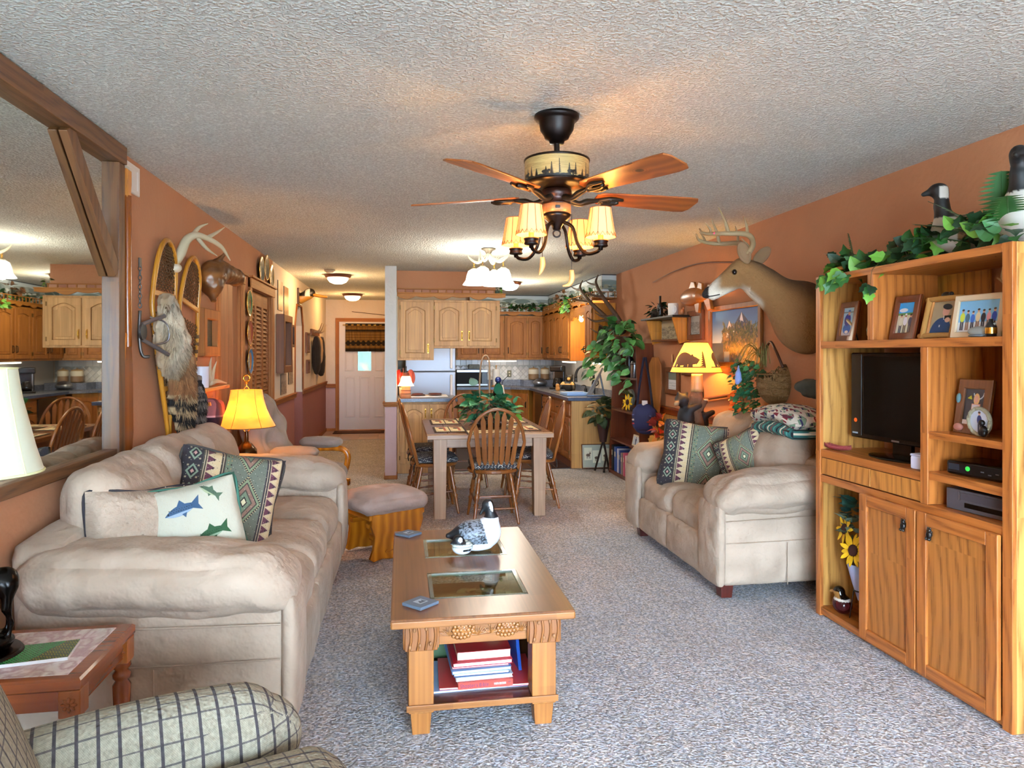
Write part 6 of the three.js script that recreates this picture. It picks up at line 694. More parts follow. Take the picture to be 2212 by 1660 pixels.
// back run and window run of wall cabinets
{
  const dm = wood('#b8742a', 0.6, fineT, { clearcoat: 0 }), od = { dm: dm, pm: dm };
  cab('honey oak back wall cabinets above the microwave, partly hidden', 'wall_cabinet', [0.91, 1.336, -11.6], 0, 0.82, 0.745, 0.34, kb, [[0.02, 0.4, 0.03, 0.71, { handle: 1, arch: 0.035, ...handD }], [0.43, 0.8, 0.03, 0.71, { handle: -1, arch: 0.035, ...handD }]], od);
  cab('honey oak back wall cabinet with two arched doors in the kitchen corner', 'wall_cabinet', [1.735, 1.336, -11.6], 0, 0.665, 0.745, 0.34, kb, [[0.03, 0.37, 0.03, 0.71, { handle: -1, arch: 0.035, ...handD }], [0.4, 0.645, 0.03, 0.71, { handle: 1, arch: 0.03, ...handD }]], od);
  cab('row of four narrow honey oak doors left of the sink light', 'wall_cabinet', [2.402, 1.336, -11.6], -PI / 2, 1.88, 0.745, 0.285, kb, [0, 1, 2, 3].map((i) => [0.03 + i * 0.46, 0.45 + i * 0.46, 0.03, 0.71, { handle: i % 2 ? -1 : 1, arch: 0.03, ...handD }]), od);
  cab('honey oak end cabinet with golden side panel nearest the bookcase', 'wall_cabinet', [2.402, 1.336, -8.86], -PI / 2, 0.38, 0.745, 0.285, kb, [[0.02, 0.34, 0.03, 0.71, { handle: -1, arch: 0.03, ...handD }]], od);
  const sp = thing('cabinet_side_panel', 'brightly lit oak end panel beside the sink light', 'panel', [2.402, 1.336, -9.72]); M('panel', bb(0.006, 0.28, 0.0, 0.745, 0.002, 0.012), kb, sp, 'y');
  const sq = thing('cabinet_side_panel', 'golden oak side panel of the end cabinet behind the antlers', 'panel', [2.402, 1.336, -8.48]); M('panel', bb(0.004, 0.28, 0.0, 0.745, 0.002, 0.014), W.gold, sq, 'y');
  const va = thing('window_valance', 'scalloped oak valance bridging the gap over the sink', 'valance', [2.402, 1.9, -9.7], -PI / 2); M('valance_board', ext(scallop2(5, 0.84, 0.18, 0.06), 0.018, 0.003).translate(0, 0, -0.012), kb, va, 'x');
  const sl = thing('sink_light', 'small round white light under the valance over the sink', 'light', [2.43, 1.9, -9.2]); M('light_globe', ell(0.03, 0.03, 0.03, 0, 0, 0, 12), glow('#ffffff', 3), sl, null); M('light_socket', cyl(0.012, 0.012, 0.06, 0, 0.025, 0, 8), K.white, sl, null); lamp(2.43, 1.9, -9.2, '#ffd98a', 2.8, 1.5);
  // crown, gallery rail, greenery
  const cr = thing('cabinet_gallery', 'scalloped oak crown with spindle gallery around the kitchen wall cabinets', 'cabinet crown', [0, 2.085, 0]);
  M('scalloped_valance', mv(ext(scallop2(7, 1.5, 0.065, 0.035), 0.018, 0.003), 0.91, -0.01, -11.575), kb, cr, 'x'); M('scalloped_valance', rot(ext(scallop2(16, 3.1, 0.065, 0.035), 0.018, 0.003), 0, -PI / 2, 0).translate(2.38, -0.01, -11.57), kb, cr, 'z');
  M('crown_shelf', [bb(0.91, 2.42, 0.05, 0.064, -11.95, -11.55, 0.003)], kb, cr, 'x'); M('crown_shelf', [bb(2.365, 2.69, 0.05, 0.064, -11.95, -8.44, 0.003)], kb, cr, 'z');
  M('gallery_rail', bb(0.93, 2.38, 0.128, 0.138, -11.575, -11.56, 0.002), kb, cr, 'x'); M('gallery_rail', bb(2.372, 2.386, 0.128, 0.138, -11.57, -8.46, 0.002), kb, cr, 'z'); M('gallery_rail', bb(2.38, 2.68, 0.128, 0.138, -8.462, -8.45, 0.002), kb, cr, 'x');
  const sg = plain(bb(-0.005, 0.005, 0.064, 0.128, -0.005, 0.005)), spn = (x, z) => { const q = new THREE.Mesh(sg, kb); q.name = 'spindle'; q.position.set(x, 0, z); cr.add(q); }; for (let i = 0; i < 11; i++) spn(0.94 + i * 0.144, -11.567); for (let i = 0; i < 34; i++) spn(2.379, -11.5 + i * 0.091); for (let i = 0; i < 4; i++) spn(2.4 + i * 0.09, -8.456);
  const gg = thing('gallery_greenery', 'dark trailing greenery behind the kitchen cabinet gallery', 'greenery', [2.4, 2.15, -10]); const gd = [L.ivyDark, L.ivyDark, L.ivy]; for (let i = 0; i < 60; i++) leaf(gg, LG.oval, gd[i % 3], [rr(-0.62, 0.0), rr(0.0, 0.09), -1.53 + rr(-0.03, 0.03)], [rr(-1, 1), rr(0, 1), rr(0, 1)], rr(0.05, 0.1)); for (let i = 0; i < 90; i++) leaf(gg, LG.oval, gd[i % 3], [rr(0.0, 0.05), rr(0, 0.1), rr(-1.4, 1.48)], [-rr(0, 1), rr(-0.1, 1), rr(-1, 1)], rr(0.05, 0.1)); for (let i = 0; i < 22; i++) leaf(gg, LG.ivy, i % 2 ? L.ivyLight : L.ivy, [-0.06, rr(-0.12, 0.06), rr(0.0, 0.5)], [-1, rr(-0.8, 0.2), rr(-0.6, 0.6)], rr(0.05, 0.08)); clump(gg, 24, [0.0, 0.16, -0.2], [0.06, 0.06, 0.2], [leafM('#8a5a34'), leafM('#6a4a2c')], LG.oval, 0.08);
}
// wallpaper border on the soffit (flat print)
{
  const bt = ctex(1024, 128, (c, w, h) => { c.fillStyle = '#c6d2d6'; c.fillRect(0, 0, w, h); let s = 9; const r = () => (s = (s * 16807) % 2147483647) / 2147483647; for (let i = 0; i < 26; i++) { c.fillStyle = ['#8a9696', '#a9b2ac', '#6f7f7c'][i % 3]; c.beginPath(); c.ellipse(r() * w, 46 + r() * 20, 60 + r() * 70, 14 + r() * 16, 0, 0, 7); c.fill(); } for (let i = 0; i < 300; i++) { c.fillStyle = ['#6a705c', '#8c8f78', '#4a5448', '#d6dad2'][i % 4]; c.beginPath(); c.ellipse(r() * w, 60 + r() * 60, 6 + r() * 22, 3 + r() * 5, 0, 0, 7); c.fill(); } c.fillStyle = '#1c2430'; c.fillRect(0, 0, w, 5); });
  const bm = mat('#ffffff', 0.8, { map: bt }); const s1 = struct('wall_kitchen_soffit', bb(1.15, 2.69, 2.15, 2.44, -11.94, -11.7), rose, 'x'); struct('wall_window_soffit', bb(2.5, 2.69, 2.15, 2.44, -11.9, -8.46), rose, 'x');
  const bp = (w, x, z, ry, u) => { const g = new THREE.PlaneGeometry(w, 0.29); const uv = g.attributes.uv; for (let i = 0; i < uv.count; i++) uv.setX(i, uv.getX(i) * w / 2 + u); bt.wrapS = THREE.RepeatWrapping; const o = M('border_print', rot(g, 0, ry, 0).translate(x, 2.295, z), bm, scene, null); o.name = num('wallpaper_border'); tag(o, 'wallpaper border with mountain scene ' + (ry ? 'above the sink side cabinets' : z < -10 ? 'above the back kitchen cabinets' : 'on the soffit end above the golden panel'), 'wallpaper border'); };
  bp(1.35, 1.825, -11.698, 0, 0); bp(3.24, 2.498, -10.08, -PI / 2, 0.3); bp(0.19, 2.595, -8.458, 0, 0.1);
}
// counters and base cabinets
{
  const c = thing('kitchen_counter', 'grey stone look countertop around the kitchen corner', 'countertop', [0, 0.85, 0]); const pl = [[0.9, 11.93], [2.68, 11.93], [2.68, 8.42], [2.06, 8.42], [2.06, 11.0], [1.78, 11.3], [0.9, 11.3]]; M('counter_top', rot(ext(pl, 0.036), -PI / 2, 0, 0).translate(0, 0.02, 0), gran, c, 'x'); M('counter_edge', [bb(2.05, 2.06, 0.0, 0.038, -11.0, -8.42), bb(2.05, 2.68, 0, 0.038, -8.42, -8.41), bb(0.9, 1.78, 0, 0.038, -11.3, -11.29)], granE, c, 'x'); M('splash_riser', [bb(0.9, 2.68, 0.038, 0.14, -11.93, -11.9), bb(2.65, 2.68, 0.038, 0.12, -11.9, -8.45)], gran, c, 'x'); M('corner_ledge', bb(2.05, 2.64, 0.038, 0.14, -11.9, -11.55), gran, c, 'x');
  const dd = wood('#b06a2a', 0.42, fineT);
  cab('honey oak base cabinets under the back counter', 'base_cabinet', [0.9, 0.006, -11.36], 0, 0.9, 0.84, 0.55, kb, [[0.03, 0.44, 0.1, 0.62, { handle: 1, hy: 0.5, arch: 0.03, ...handD }], [0.47, 0.87, 0.1, 0.62, { handle: -1, hy: 0.5, arch: 0.03, ...handD }]], { dm: dd, pm: dd });
  const o = cab('honey oak corner base cabinet with arched door', 'base_cabinet', [1.8, 0.006, -11.36], -0.78, 0.36, 0.84, 0.2, kb, [[0.02, 0.34, 0.1, 0.78, { handle: 1, hy: 0.6, arch: 0.04, ...handD }]], { dm: dd, pm: dd });
  const r = thing('base_cabinet', 'honey oak sink base cabinets with drawer and arched doors', 'cabinet', [2.1, 0.006, -11.0], -PI / 2); M('body', bb(0, 2.54, 0, 0.84, -0.55, 0, 0.003), kb, r, 'y'); M('kick_board', bb(0, 2.54, 0, 0.09, 0.001, 0.006), W.mahog, r, 'x'); for (let i = 0; i < 5; i++) { const a = 0.42 + i * 0.425; if (i === 0) continue; cathedral(r, a, a + 0.4, 0.12, 0.62, dd, dd, { handle: i % 2 ? 1 : -1, hy: 0.52, arch: 0.05, ...handD }); const D = sub('drawer', r); M('drawer_front', bb(a, a + 0.4, 0.65, 0.8, 0.002, 0.02, 0.004), dd, D, 'x'); M('drawer_pull', tube([[a + 0.16, 0.725, 0.02], [a + 0.18, 0.72, 0.04], [a + 0.22, 0.72, 0.04], [a + 0.24, 0.725, 0.02]], 0.005, { seg: 10, rs: 6 }), handD.hm, D, null); } M('dishwasher', bb(0.3, 0.82, 0.1, 0.82, 0.002, 0.024, 0.006), K.plastic, r, null);
  const e = thing('cabinet_end_panel', 'broad pale pine end panel of the sink counter', 'panel', [2.1, 0.006, -8.44]); M('panel', bb(0.0, 0.575, 0.0, 0.84, 0, 0.014), W.pine, e, 'y');
}
// backsplash tiles: back wall pieces, straight row and diamonds
{
  const b = new THREE.Group(); b.name = 'wall_backsplash'; b.userData.kind = 'structure'; scene.add(b); M('grout', bb(0.9, 2.66, 0.99, 1.336, -11.949, -11.935), K.grout, b); M('tile_field', bb(2.668, 2.685, 0.97, 1.336, -11.9, -8.46), mat('#c4c3bf', 0.3, { map: wallTone }), b);
  const tm = ['#cfcdc8', '#c4c2be', '#d8d6d2', '#bcbbb8'].map((q) => mat(q, 0.25)), tg = plain(box(0.096, 0.096, 0.01, 0, 0, 0, 0.003)), dg = plain(box(0.068, 0.068, 0.01, 0, 0, 0, 0.003)); const put = (g, x, y, rz, i) => { const o = new THREE.Mesh(g, tm[i % 4]); o.name = 'tile'; o.position.set(x, y, -11.932); o.rotation.z = rz; b.add(o); };
  for (let i = 0; i < 17; i++) put(tg, 0.96 + i * 0.1, 1.286, 0, i * 7 + (i >> 1)); let k = 0; for (let j = 0; j < 5; j++) for (let i = 0; i < 17; i++) put(dg, 0.96 + i * 0.1 + (j % 2) * 0.05, 1.185 - j * 0.05, PI / 4, k++ * 5 + j);
}
// things on the counter
{
  const y = 0.889; const m = thing('microwave', 'black microwave with steel trim on the back counter', 'microwave', [1.18, y, -11.6]); M('case', bb(-0.26, 0.26, 0.01, 0.28, -0.3, 0, 0.006), mat('#2b2d30', 0.4), m, null); M('oven_door', bb(-0.255, 0.16, 0.045, 0.235, 0, 0.008, 0.003), mat('#060607', 0.5, { specularIntensity: 0.3 }), m, null); M('steel_trim', bb(-0.258, 0.258, 0.238, 0.278, 0.0, 0.008, 0.003), K.steel, m, null); M('steel_trim', bb(-0.258, 0.258, 0.012, 0.042, 0.0, 0.008, 0.003), K.steel, m, null); M('control_panel', bb(0.165, 0.255, 0.045, 0.235, 0, 0.007, 0.002), K.plastic, m, null);
  const bx = thing('patterned_tin', 'mottled tin box standing on a tray on the microwave', 'tin box', [1.2, y + 0.281, -11.7]); M('tray', box(0.3, 0.012, 0.18, 0, 0.006, 0, 0.004), mat('#2f4a6a', 0.4), bx, null); M('tin', box(0.18, 0.075, 0.12, 0.02, 0.05, 0, 0.006), mat('#9aa290', 0.6, { map: granT }), bx, 'x');
  const pt = thing('paper_towel_roll', 'white paper towel roll upright on a wooden stand', 'paper towel', [1.58, y, -11.55]); M('stand', cyl(0.085, 0.08, 0.02, 0, 0, 0, 24), W.oakLight, pt, 'x'); M('roll', cyl(0.062, 0.062, 0.27, 0, 0.021, 0, 28), K.paper, pt, null); M('stand_post', [cyl(0.008, 0.008, 0.05, 0, 0.29, 0, 10), ell(0.014, 0.014, 0.014, 0, 0.345, 0, 10)], W.oakLight, pt, null);
  const ol = (p, ry, l) => { const o = thing('wall_outlet', l, 'outlet', p, ry); M('cover_plate', box(0.075, 0.12, 0.006, 0, 0, 0, 0.002), mat('#5f5a40', 0.4, { metalness: 0.3 }), o, null); M('socket', [ell(0.017, 0.014, 0.004, 0, 0.025, 0.003, 10), ell(0.017, 0.014, 0.004, 0, -0.025, 0.003, 10)], K.cream, o, null).userData.kind = 'stuff'; return o; }; ol([1.86, 1.09, -11.922], 0, 'brass wall outlet behind the paper towel roll'); ol([2.664, 1.12, -9.6], -PI / 2, 'brass wall outlet beside the kitchen faucet'); one('power_cord', 'black power cord from outlet down behind the counter', 'cord', tube([[1.85, 1.07, -11.91], [1.8, 1.02, -11.9], [1.74, 0.97, -11.86], [1.72, 0.905, -11.82]], 0.006, { rs: 6 }), K.black, null);
  const cn = (x, s, l) => { const o = thing('canister', l, 'canister', [x, 0.991, -11.72]); M('canister_body', [lathe([[0.0001, 0], [s * 0.9, 0], [s, 0.02], [s, 0.09], [s * 0.96, 0.1]], 26)], mat('#8a6a48', 0.5), o, null); M('canister_band', lathe([[s * 1.002, 0.1], [s * 1.01, 0.12], [s * 1.0, 0.175], [s * 0.9, 0.18]], 26), K.cream, o, null); M('canister_lid', [lathe([[s * 0.95, 0.18], [s * 0.9, 0.195], [s * 0.4, 0.205], [0.0001, 0.207]], 26), ell(0.014, 0.012, 0.014, 0, 0.215, 0, 10)], mat('#a98a5c', 0.5), o, null); }; cn(2.25, 0.088, 'large cream and brown canister on the corner ledge'); cn(2.45, 0.075, 'smaller cream and brown canister on the corner ledge');
  const mo = thing('chrome_toaster', 'small rounded silver appliance before the canisters', 'appliance', [2.3, 0.889, -11.4]); M('shell', puff(0.2, 0.11, 0.12, { r: 0.05, n: 10 }).translate(0, 0.062, 0), K.steel, mo, null); M('base', box(0.19, 0.014, 0.11, 0, 0.007, 0, 0.004), K.black, mo, null);
  const cm = thing('coffee_maker', 'black coffee maker on the sink counter', 'coffee maker', [2.42, 0.889, -10.6], -0.5); M('tank', bb(-0.09, 0.1, 0.0, 0.36, -0.12, -0.02, 0.02), K.plastic, cm, null); M('brew_head', bb(-0.1, 0.1, 0.27, 0.36, -0.03, 0.12, 0.02), K.plastic, cm, null); M('base_plate', bb(-0.1, 0.1, 0.0, 0.03, -0.03, 0.13, 0.008), K.plastic, cm, null); M('chrome_strip', bb(-0.075, -0.06, 0.03, 0.34, -0.02, -0.012, 0.002), K.steel, cm, null); M('carafe', lathe([[0.0001, 0.032], [0.06, 0.034], [0.068, 0.08], [0.055, 0.15], [0.045, 0.17]], 20).translate(0, 0, 0.055), mat('#16120f', 0.08), cm, null);
  const br = thing('bear_figurine', 'dark bear figurine with a cub beside the coffee maker', 'figurine', [2.42, 0.889, -9.85], -0.6); M('bear_body', nets((p) => { let d = sel(p, [0, 0.08, 0], [0.1, 0.08, 0.08]); d = smin(d, sel(p, [0.01, 0.19, 0.02], [0.055, 0.05, 0.05]), 0.03); d = smin(d, sel(p, [0.02, 0.18, 0.07], [0.02, 0.02, 0.025]), 0.02); d = smin(d, sel(p, [-0.03, 0.235, 0.01], [0.016, 0.018, 0.012]), 0.01); d = smin(d, sel(p, [0.05, 0.235, 0.01], [0.016, 0.018, 0.012]), 0.01); d = smin(d, cap(p, [0.07, 0.12, 0.05], [0.1, 0.04, 0.08], 0.03, 0.025), 0.02); return smin(d, cap(p, [-0.07, 0.12, 0.05], [-0.12, 0.05, 0.08], 0.03, 0.025), 0.02); }, [-0.17, -0.02, -0.1], [0.15, 0.28, 0.13], 0.01, ([x, y, z]) => (z > 0.07 && y > 0.1 ? lin('#c9a060') : lin('#1c1a1a'))), mat('#ffffff', 0.5, { vertexColors: true }), br, null); M('cub', nets((p) => smin(sel(p, [-0.14, 0.04, 0.1], [0.035, 0.04, 0.03]), sel(p, [-0.14, 0.09, 0.11], [0.028, 0.026, 0.026]), 0.02), [-0.2, -0.02, 0.04], [-0.08, 0.14, 0.16], 0.008), mat('#a97a40', 0.6), br, null);
  const fa = thing('kitchen_faucet', 'tall black gooseneck faucet at the kitchen sink', 'faucet', [2.6, 0.889, -9.2], -0.3); M('faucet_body', [cyl(0.028, 0.024, 0.16, 0, 0, 0, 16), tube([[0, 0.14, 0], [0, 0.28, 0], [-0.04, 0.36, 0], [-0.12, 0.385, 0], [-0.2, 0.35, 0], [-0.235, 0.28, 0], [-0.24, 0.22, 0]], [0.018, 0.016, 0.016, 0.016, 0.016, 0.018, 0.022], { seg: 30, rs: 10 })], K.black, fa, null); M('spray_head', cyl(0.024, 0.02, 0.07, -0.24, 0.16, 0, 14), K.black, fa, null); M('lever', tube([[0.02, 0.1, 0], [0.06, 0.13, 0.01], [0.065, 0.18, 0.01]], 0.008, { seg: 8, rs: 6 }), K.black, fa, null);
  const so = thing('soap_pump', 'small black soap pump beside the faucet', 'soap pump', [2.52, 0.889, -9.3]); M('pump_body', cyl(0.022, 0.02, 0.07, 0, 0, 0, 14), K.black, so, null); M('pump_spout', tube([[0, 0.07, 0], [0, 0.1, 0], [-0.03, 0.115, 0], [-0.07, 0.105, 0]], 0.007, { seg: 10, rs: 6 }), K.black, so, null);
  const tr = thing('dish_tray', 'pale blue plastic dish tray beside the sink', 'tray', [2.28, 0.889, -8.95]); M('tray_shell', [rot(ext([[-0.16, -0.2], [0.16, -0.2], [0.16, 0.2], [-0.16, 0.2]], 0.035, 0.004, [[[-0.145, -0.185], [0.145, -0.185], [0.145, 0.185], [-0.145, 0.185]]]), -PI / 2, 0, 0).translate(0, 0.02, 0), box(0.3, 0.006, 0.38, 0, 0.005, 0)], mat('#8fb4e6', 0.4), tr, null);
  const ss = thing('kitchen_sink', 'steel kitchen sink rim set in the counter', 'sink', [2.36, 0.889, -9.45]); M('sink_rim', rot(ext([[-0.24, -0.28], [0.24, -0.28], [0.24, 0.28], [-0.24, 0.28]], 0.01, 0.003, [[[-0.2, -0.24], [0.2, -0.24], [0.2, 0.24], [-0.2, 0.24]]]), -PI / 2, 0, 0).translate(0, 0.005, 0), K.steel, ss, null); M('basin', bb(-0.2, 0.2, 0.0005, 0.002, -0.24, 0.24), K.steel, ss, null);
  const ea = thing('folding_easel', 'grey blue folding A shaped board on the counter end', 'easel', [2.47, 0.889, -8.62]); for (const [a, b] of [[-0.12, 0.055], [0.11, 0.055]]) M('easel_side', tube([[a, 0.012, 0], [b, 0.3, -0.02]], 0.012, { seg: 1, rs: 6 }), mat('#6d7d92', 0.6), ea, null); M('easel_board', ext([[-0.12, 0], [-0.07, 0], [0.095, 0.36], [0.075, 0.37]], 0.014, 0.002).translate(0, 0.003, 0.012), mat('#7a746c', 0.7), ea, null); M('easel_foot', box(0.24, 0.02, 0.05, 0, 0.011, 0, 0.004), mat('#5f7290', 0.6), ea, null);
  // lights under the wall cabinets: glowing tubes and area lights just below them
  for (const [x, z, w, ry, l] of [[1.7, -11.72, 0.5, 0, 'glowing tube light under the back wall cabinets'], [2.5, -8.68, 0.3, -PI / 2, 'glowing tube light under the end cabinet by the sink'], [2.5, -10.2, 0.8, -PI / 2, 'glowing tube light under the narrow cabinets']]) { const o = thing('under_cabinet_light', l, 'light', [x, 1.318, z], ry); M('light_housing', box(w + 0.04, 0.014, 0.05, 0, 0.01, 0, 0.003), K.white, o, null); M('light_tube', rot(cyl(0.01, 0.01, w, 0, -w / 2, 0, 10), 0, 0, PI / 2).translate(0, -0.006, 0), glow('#fff2dc', 6), o, null); const a = new THREE.RectAreaLight('#fff0d8', 7, w, 0.03); a.position.set(x, 1.3, z); a.rotation.set(-PI / 2, 0, ry); a.name = 'tube_light'; scene.add(a); }
}
// ---------- right wall: mounts, pictures, lamp, bookcase ----------
const rw = (d, y, o = 0) => [XR - o, y, -d];                         // point on the right wall at distance d, o metres out
{ // deer head mount
  const o = thing('deer_mount', 'whitetail deer shoulder mount with tall antlers on the right wall', 'deer head', [XR, 1.7, -4.22]);
  const F = (f, s, y) => [-0.12 - 0.95 * f - 0.31 * s, y, -0.31 * f + 0.95 * s];
  const sk = [F(0.34, 0, 0.3), F(0.4, 0, 0.265), F(0.555, 0, 0.15)], jaw = [F(0.36, 0, 0.22), F(0.53, 0, 0.118)];
  const f = (p) => { let d = sel(p, [-0.06, -0.02, 0], [0.17, 0.23, 0.17]); d = smin(d, cap(p, [-0.02, -0.14, 0], [-0.12, -0.1, 0], 0.1, 0.1), 0.1); d = smin(d, cap(p, [-0.12, 0.02, 0], F(0.26, 0, 0.24), 0.16, 0.095), 0.08); d = smin(d, cap(p, F(0.22, 0, 0.2), sk[0], 0.1, 0.078), 0.05); d = smin(d, cap(p, sk[1], sk[2], 0.06, 0.034), 0.03); d = smin(d, cap(p, jaw[0], jaw[1], 0.042, 0.024), 0.025); d = smin(d, cap(p, sk[2], F(0.575, 0, 0.135), 0.034, 0.028), 0.01); return Math.max(d, p[0] + 0.002) ; };
  const base = lin('#8a6338'), dark = lin('#452f1c'), wht = lin('#e2d8c4'), blk = lin('#15110f');
  const col = (p) => { const [x, y, z] = p, h = (-(x + 0.12) * 0.95 - z * 0.31) , nz = n3(x * 60, y * 60, z * 60) * 0.12; let c = mixc(base, dark, clamp(sst(0.05, 0.2, y - 0.75 * h) * 0.8 + nz + 0.1)); if (h > 0.56) return blk; c = mixc(c, wht, sst(0.47, 0.53, h) * 0.7); if (h > 0.3) c = mixc(wht, c, sst(0.13, 0.19, y)); if (h > 0.2 && h < 0.36) c = mixc(c, wht, sst(-0.1, -0.15, y - h * 0.9) * sst(0.36, 0.32, h) * sst(0.2, 0.24, h) * 0.9); if (x > -0.07 && y < 0.1) c = mixc(c, dark, 0.25); return c.map((v) => v * (1 + nz)); };
  M('hide', nets(f, [-0.76, -0.32, -0.3], [0.02, 0.46, 0.26], 0.0095, col), mat('#ffffff', 0.9, { vertexColors: true, bumpMap: carpetB, bumpScale: 0.004 }), o, 'y');
  for (const s of [1, -1]) { M('eye', ell(0.017, 0.019, 0.014, ...F(0.4, s * 0.062, 0.275), 12), mat('#0a0604', 0.05), o, null); M('ear', [rot(nets((p) => { const d = sel(p, [0, 0.07, 0], [0.042, 0.08, 0.02]); return Math.max(d, -sel(p, [0, 0.075, 0.016], [0.031, 0.066, 0.018])); }, [-0.06, -0.03, -0.04], [0.06, 0.17, 0.04], 0.006), -0.1, -0.45, s * 0.5 - 0.25).translate(...F(s > 0 ? 0.32 : 0.25, s * 0.07, s > 0 ? 0.335 : 0.34))], mat('#86684a', 0.9), o, null);
    const a = [tube([F(0.33, s * 0.03, 0.36), F(0.29, s * 0.09, 0.45), F(0.34, s * 0.18, 0.5), F(0.48, s * 0.21, 0.505), F(0.6, s * 0.14, 0.52), F(0.63, s * 0.1, 0.56)], [0.02, 0.019, 0.018, 0.015, 0.011, 0.004], { seg: 34 })]; const T = (b, e2, r = 0.012) => a.push(tube([b, [mix(b[0], e2[0], 0.5) + 0.008, mix(b[1], e2[1], 0.5), mix(b[2], e2[2], 0.5)], e2], [r, r * 0.75, 0.0025], { seg: 10 })); T(F(0.34, s * 0.18, 0.5), F(0.36, s * 0.17, 0.62)); T(F(0.46, s * 0.21, 0.505), F(0.52, s * 0.19, 0.68), 0.014); T(F(0.56, s * 0.17, 0.51), F(0.6, s * 0.17, 0.585), 0.009); T(F(0.3, s * 0.06, 0.42), F(0.35, s * 0.03, 0.5), 0.009); M('antler', a, mat('#9c8460', 0.55), o, null); }
  M('mouth_line', tube([F(0.565, 0.026, 0.118), F(0.53, 0.03, 0.122), F(0.49, 0.036, 0.13)], 0.004, { seg: 8, rs: 5 }), mat('#2a1c14', 0.8), o, null); M('pink_sticker', ell(0.008, 0.008, 0.008, ...F(0.545, 0.19, 0.512), 8), mat('#ff5f86', 0.6), o, null);
}
{ // carved fish and fishing rod
  const o = thing('carved_fish', 'glossy carved wooden fish with fins on the right wall', 'wall ornament', rw(5.97, 1.96, 0.05), -PI / 2); o.rotation.z = 0; const m = wood('#b5702c', 0.3, fineT, { clearcoat: 0.3 });
  M('body', nets((p) => smin(sel(p, [-0.06, 0, 0], [0.26, 0.085, 0.045]), cap(p, [0.12, -0.01, 0], [0.24, -0.03, 0], 0.05, 0.03), 0.04), [-0.36, -0.13, -0.07], [0.32, 0.12, 0.07], 0.012), m, o, 'x'); M('tail', ext([[0.2, -0.02], [0.3, 0.08], [0.36, 0.07], [0.32, -0.03], [0.36, -0.14], [0.29, -0.15], [0.2, -0.05]], 0.03, 0.006), m, o, 'x'); M('fin', ext([[-0.12, 0.07], [-0.06, 0.14], [0.0, 0.13], [0.04, 0.06]], 0.025, 0.005), m, o, 'x'); M('fin', ext([[0.06, 0.06], [0.1, 0.12], [0.17, 0.1], [0.17, 0.03]], 0.025, 0.005), m, o, 'x'); M('fin', ext([[0.0, -0.06], [0.04, -0.15], [0.1, -0.16], [0.12, -0.05]], 0.025, 0.005), m, o, 'x'); M('eye', ell(0.01, 0.01, 0.006, -0.26, 0.02, 0.022, 8), K.black, o, null);
  one('fishing_rod', 'thin bowed rod on the right wall behind the deer nose', 'fishing rod', tube([rw(7.1, 2.2, 0.03), rw(6.5, 2.25, 0.03), rw(5.9, 2.25, 0.03), rw(5.2, 2.17, 0.03)], [0.003, 0.008], { seg: 30, rs: 6 }), mat('#5a3420', 0.4), null);
}
function wallPic(label, w, h, bw, fm, pt, d, y, mt) { const o = thing('wall_picture', label, 'picture', rw(d, y, 0.001), -PI / 2, 'pictures on the right wall'); M('frame', ext([[-w / 2, -h / 2], [w / 2, -h / 2], [w / 2, h / 2], [-w / 2, h / 2]], 0.03, 0.006, [[[-w / 2 + bw, -h / 2 + bw], [w / 2 - bw, -h / 2 + bw], [w / 2 - bw, h / 2 - bw], [-w / 2 + bw, h / 2 - bw]]]).translate(0, 0, 0.016), fm, o, 'y'); M('print', new THREE.PlaneGeometry(w - 2 * bw + 0.004, h - 2 * bw + 0.004).translate(0, 0, 0.01), mat('#ffffff', 0.3, { map: pt }), o, null); M('backing', bb(-w / 2 + 0.01, w / 2 - 0.01, -h / 2 + 0.01, h / 2 - 0.01, 0.001, 0.008), K.black, o, null); return o; }
const scen = (sky, a, b, s0) => ctex(256, 320, (c, w, h) => { let s = s0; const r = () => (s = (s * 16807) % 2147483647) / 2147483647; c.fillStyle = sky; c.fillRect(0, 0, w, h); for (let i = 0; i < 500; i++) { c.fillStyle = [a, b, a, sky][i % 4]; c.globalAlpha = 0.45; c.beginPath(); c.ellipse(r() * w, h * 0.35 + r() * h * 0.65, 4 + r() * 22, 3 + r() * 8, r() * 3, 0, 7); c.fill(); } c.globalAlpha = 1; });
const mtT = ctex(512, 300, (c, w, h) => { const g = c.createLinearGradient(0, 0, 0, h); g.addColorStop(0, '#2a5aa0'); g.addColorStop(0.6, '#8fb0d0'); c.fillStyle = g; c.fillRect(0, 0, w, h); let s = 3; const r = () => (s = (s * 16807) % 2147483647) / 2147483647; c.fillStyle = '#3c4566'; c.beginPath(); c.moveTo(40, h); c.lineTo(130, 150); c.lineTo(200, 60); c.lineTo(240, 100); c.lineTo(330, 20); c.lineTo(420, 90); c.lineTo(512, 150); c.lineTo(512, h); c.fill(); c.fillStyle = '#d6dbe6'; for (const [x, y] of [[200, 62], [330, 22], [250, 95], [170, 110]]) for (let i = 0; i < 14; i++) { c.beginPath(); c.moveTo(x, y); c.lineTo(x - 24 + r() * 48, y + 30 + r() * 30); c.lineTo(x - 10 + r() * 20, y + 40); c.fill(); } for (let i = 0; i < 900; i++) { c.fillStyle = ['#7a6a3c', '#4c5a30', '#a08050', '#2f3a28'][i % 4]; c.globalAlpha = 0.6; c.beginPath(); c.ellipse(120 + r() * 392, 130 + r() * 170 - r() * 60, 4 + r() * 16, 3 + r() * 7, r() * 3, 0, 7); c.fill(); } c.globalAlpha = 1; c.fillStyle = '#3f4d5e'; c.fillRect(0, 190, 130, 110); c.fillStyle = '#7fa0b8'; c.fillRect(140, 240, 60, 60); });
